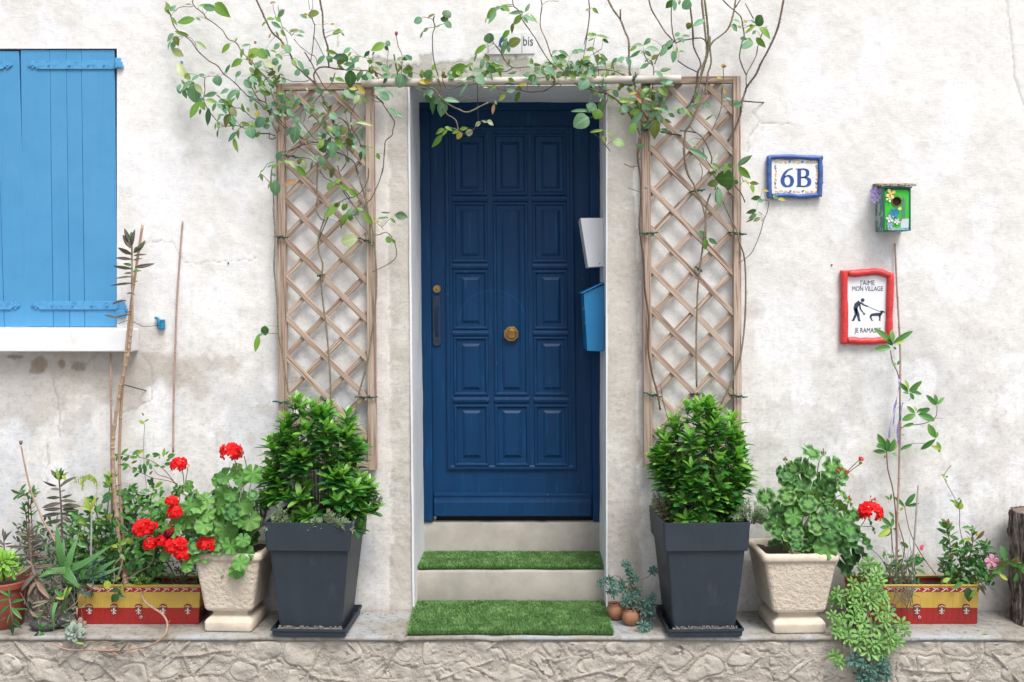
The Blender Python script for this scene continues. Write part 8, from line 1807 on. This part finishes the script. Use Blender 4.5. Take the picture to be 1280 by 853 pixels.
# ================================================================ PINK FLOWERED BUSH
f = tl(1150, 600, 7.754)
root = empty('pink_flowered_bush', P(1195, 735, -.13), label='leafy bush with one pink star flower at the right end of the right trough', cat='flowering bush')
for pts, n, L_, c in (([(1187, 735), f(300, 853), f(292, 640), f(270, 500), f(262, 440)], 8, .045, 'GGSR'), ([(1200, 735), f(430, 850), f(495, 700), f(510, 600), f(500, 500)], 6, .042, 'GSRG'), ([(1205, 735), f(560, 900), f(640, 760), f(600, 640)], 6, .04, 'GGS'), ([(1210, 735), f(640, 960), f(760, 860), f(800, 800)], 6, .042, 'GGS'), ([(1195, 735), f(380, 900), f(420, 780), f(400, 700)], 5, .04, 'GSS'), ([(1200, 738), f(500, 980), f(560, 880), f(540, 800)], 5, .04, 'GSG'), ([(1190, 735), f(260, 960), f(220, 860), f(215, 800)], 5, .036, 'GSS')):
    leafy(root, pts, -.15+random.uniform(-.04, .03), .003, 'r', n, L_, .40, c, 3, start=.35, spread=1.05)
leaves(root, f, '260 465 175 400 G .45;262 450 290 395 R .45;270 500 345 445 G .4;255 520 175 470 G .4;285 540 375 575 G .4;265 570 170 610 G .4;280 580 240 640 S .5;245 700 215 630 G .4;300 700 375 645 G .4;510 470 410 465 G .4;500 580 415 575 Y .3;545 570 620 500 R .45;560 590 650 615 G .3;545 545 555 505 Y .6;520 640 415 665 S .4;800 740 810 640 G .5', -.16)
mass(root, (1178, 680, 1240, 735), -.20, -.08, 260, .036, .42, 'GGSS')
leaves(root, tl(1000, 660, 4.42), '930 330 935 415 S .55;975 330 945 395 Y .4;900 300 840 340 G .35;985 310 1030 380 K .25;790 300 830 275 Y .5;780 310 800 275 R .5;1000 310 1040 350 K .3', -.24, 'ovate', jit=.1)
fc = P(1239, 702.5, -.26)
for k in range(5):
    a = 2*math.pi*k/5+.35; place(leafmesh('obov%d' % (k % 4), GL['P']), fc, Vector((math.cos(a), -.25, math.sin(a))), Vector((0, -1, 0)), .037, .026, root, 'petal')
mb = MB(); mb.tube([fc+Vector((0, -.004, 0)), fc+Vector((0, .012, -.01))], [.004, .003], 8); mb.build('flower_throat', mat('yellow_throat', (.75,.50,.12), rough=.6, bstr=0), root)
lf(root, *f(770, 840), *f(805, 800), 'M', .7, -.26, 'obov'); lf(root, *f(775, 845), *f(790, 795), 'M', .6, -.26, 'obov')
root = empty('leaning_sprig', P(1262, 735, -.30), label='leafy sprig leaning in front of the log at the right edge', cat='sprig')
f2 = tl(1000, 660, 4.42)
for pts in ([(1236, 716), f2(1130, 190), f2(1200, 220), f2(1238, 235)], [f2(1130, 200), f2(1160, 190), f2(1190, 200)], [(1240, 712), f2(1100, 210), f2(1085, 240)]): leafy(root, pts, -.31, .0026, 'r', 5, .042, .38, 'GGR', 3, start=.3)
leaves(root, f2, '1130 180 1120 100 G .45;1150 190 1230 215 G .35;1200 250 1185 300 G .45;1110 240 1060 240 G .4;1100 250 1140 285 Y .4;1220 240 1250 200 G .4;1225 240 1260 250 G .4', -.33)
# fallen leaf on the ledge
root = P(1231, 789, -.34); mb = MB(); mb.add([(root.x-.02, -.345, LZ+.0025), (root.x, -.352, LZ+.004), (root.x+.02, -.345, LZ+.0025), (root.x, -.338, LZ+.005)], [(0, 1, 2, 3)]); tag(mb.build('fallen_leaf', GL['Y']), 'small pale fallen leaf on the ledge in front of the right trough', 'leaf')

# small dry bits and grit scattered on the ledge
mb = MB(); rr2 = random.Random(12)
for _ in range(260):
    x = rr2.uniform(-2.6, 2.6); y = rr2.choice((rr2.uniform(-.36, -.02), rr2.uniform(-.06, -.01))); r = rr2.uniform(.0012, .0035); a = rr2.uniform(0, 3.1); z = LZ+.0015
    if -.54 < x < .46 and y > -.38: continue
    c_, s_ = math.cos(a)*r*rr2.uniform(1, 3), math.sin(a)*r*rr2.uniform(1, 3)
    mb.hexa([(x-c_-s_*.4, y-s_+c_*.4, z), (x+c_-s_*.4, y+s_+c_*.4, z), (x+c_+s_*.4, y+s_-c_*.4, z), (x-c_+s_*.4, y-s_-c_*.4, z)]+[(x-c_*.7, y-s_*.7+r*.3, z+r), (x+c_*.7, y+s_*.7+r*.3, z+r), (x+c_*.7, y+s_*.7-r*.3, z+r), (x-c_*.7, y-s_*.7-r*.3, z+r)])
tag(mb.build('ledge_grit', mat('dry_grit', (.16,.12,.08), (.32,.27,.2), rough=.9, scale=90, bstr=0)), 'dry leaf bits and grit scattered over the cement ledge', 'grit', kind='stuff')
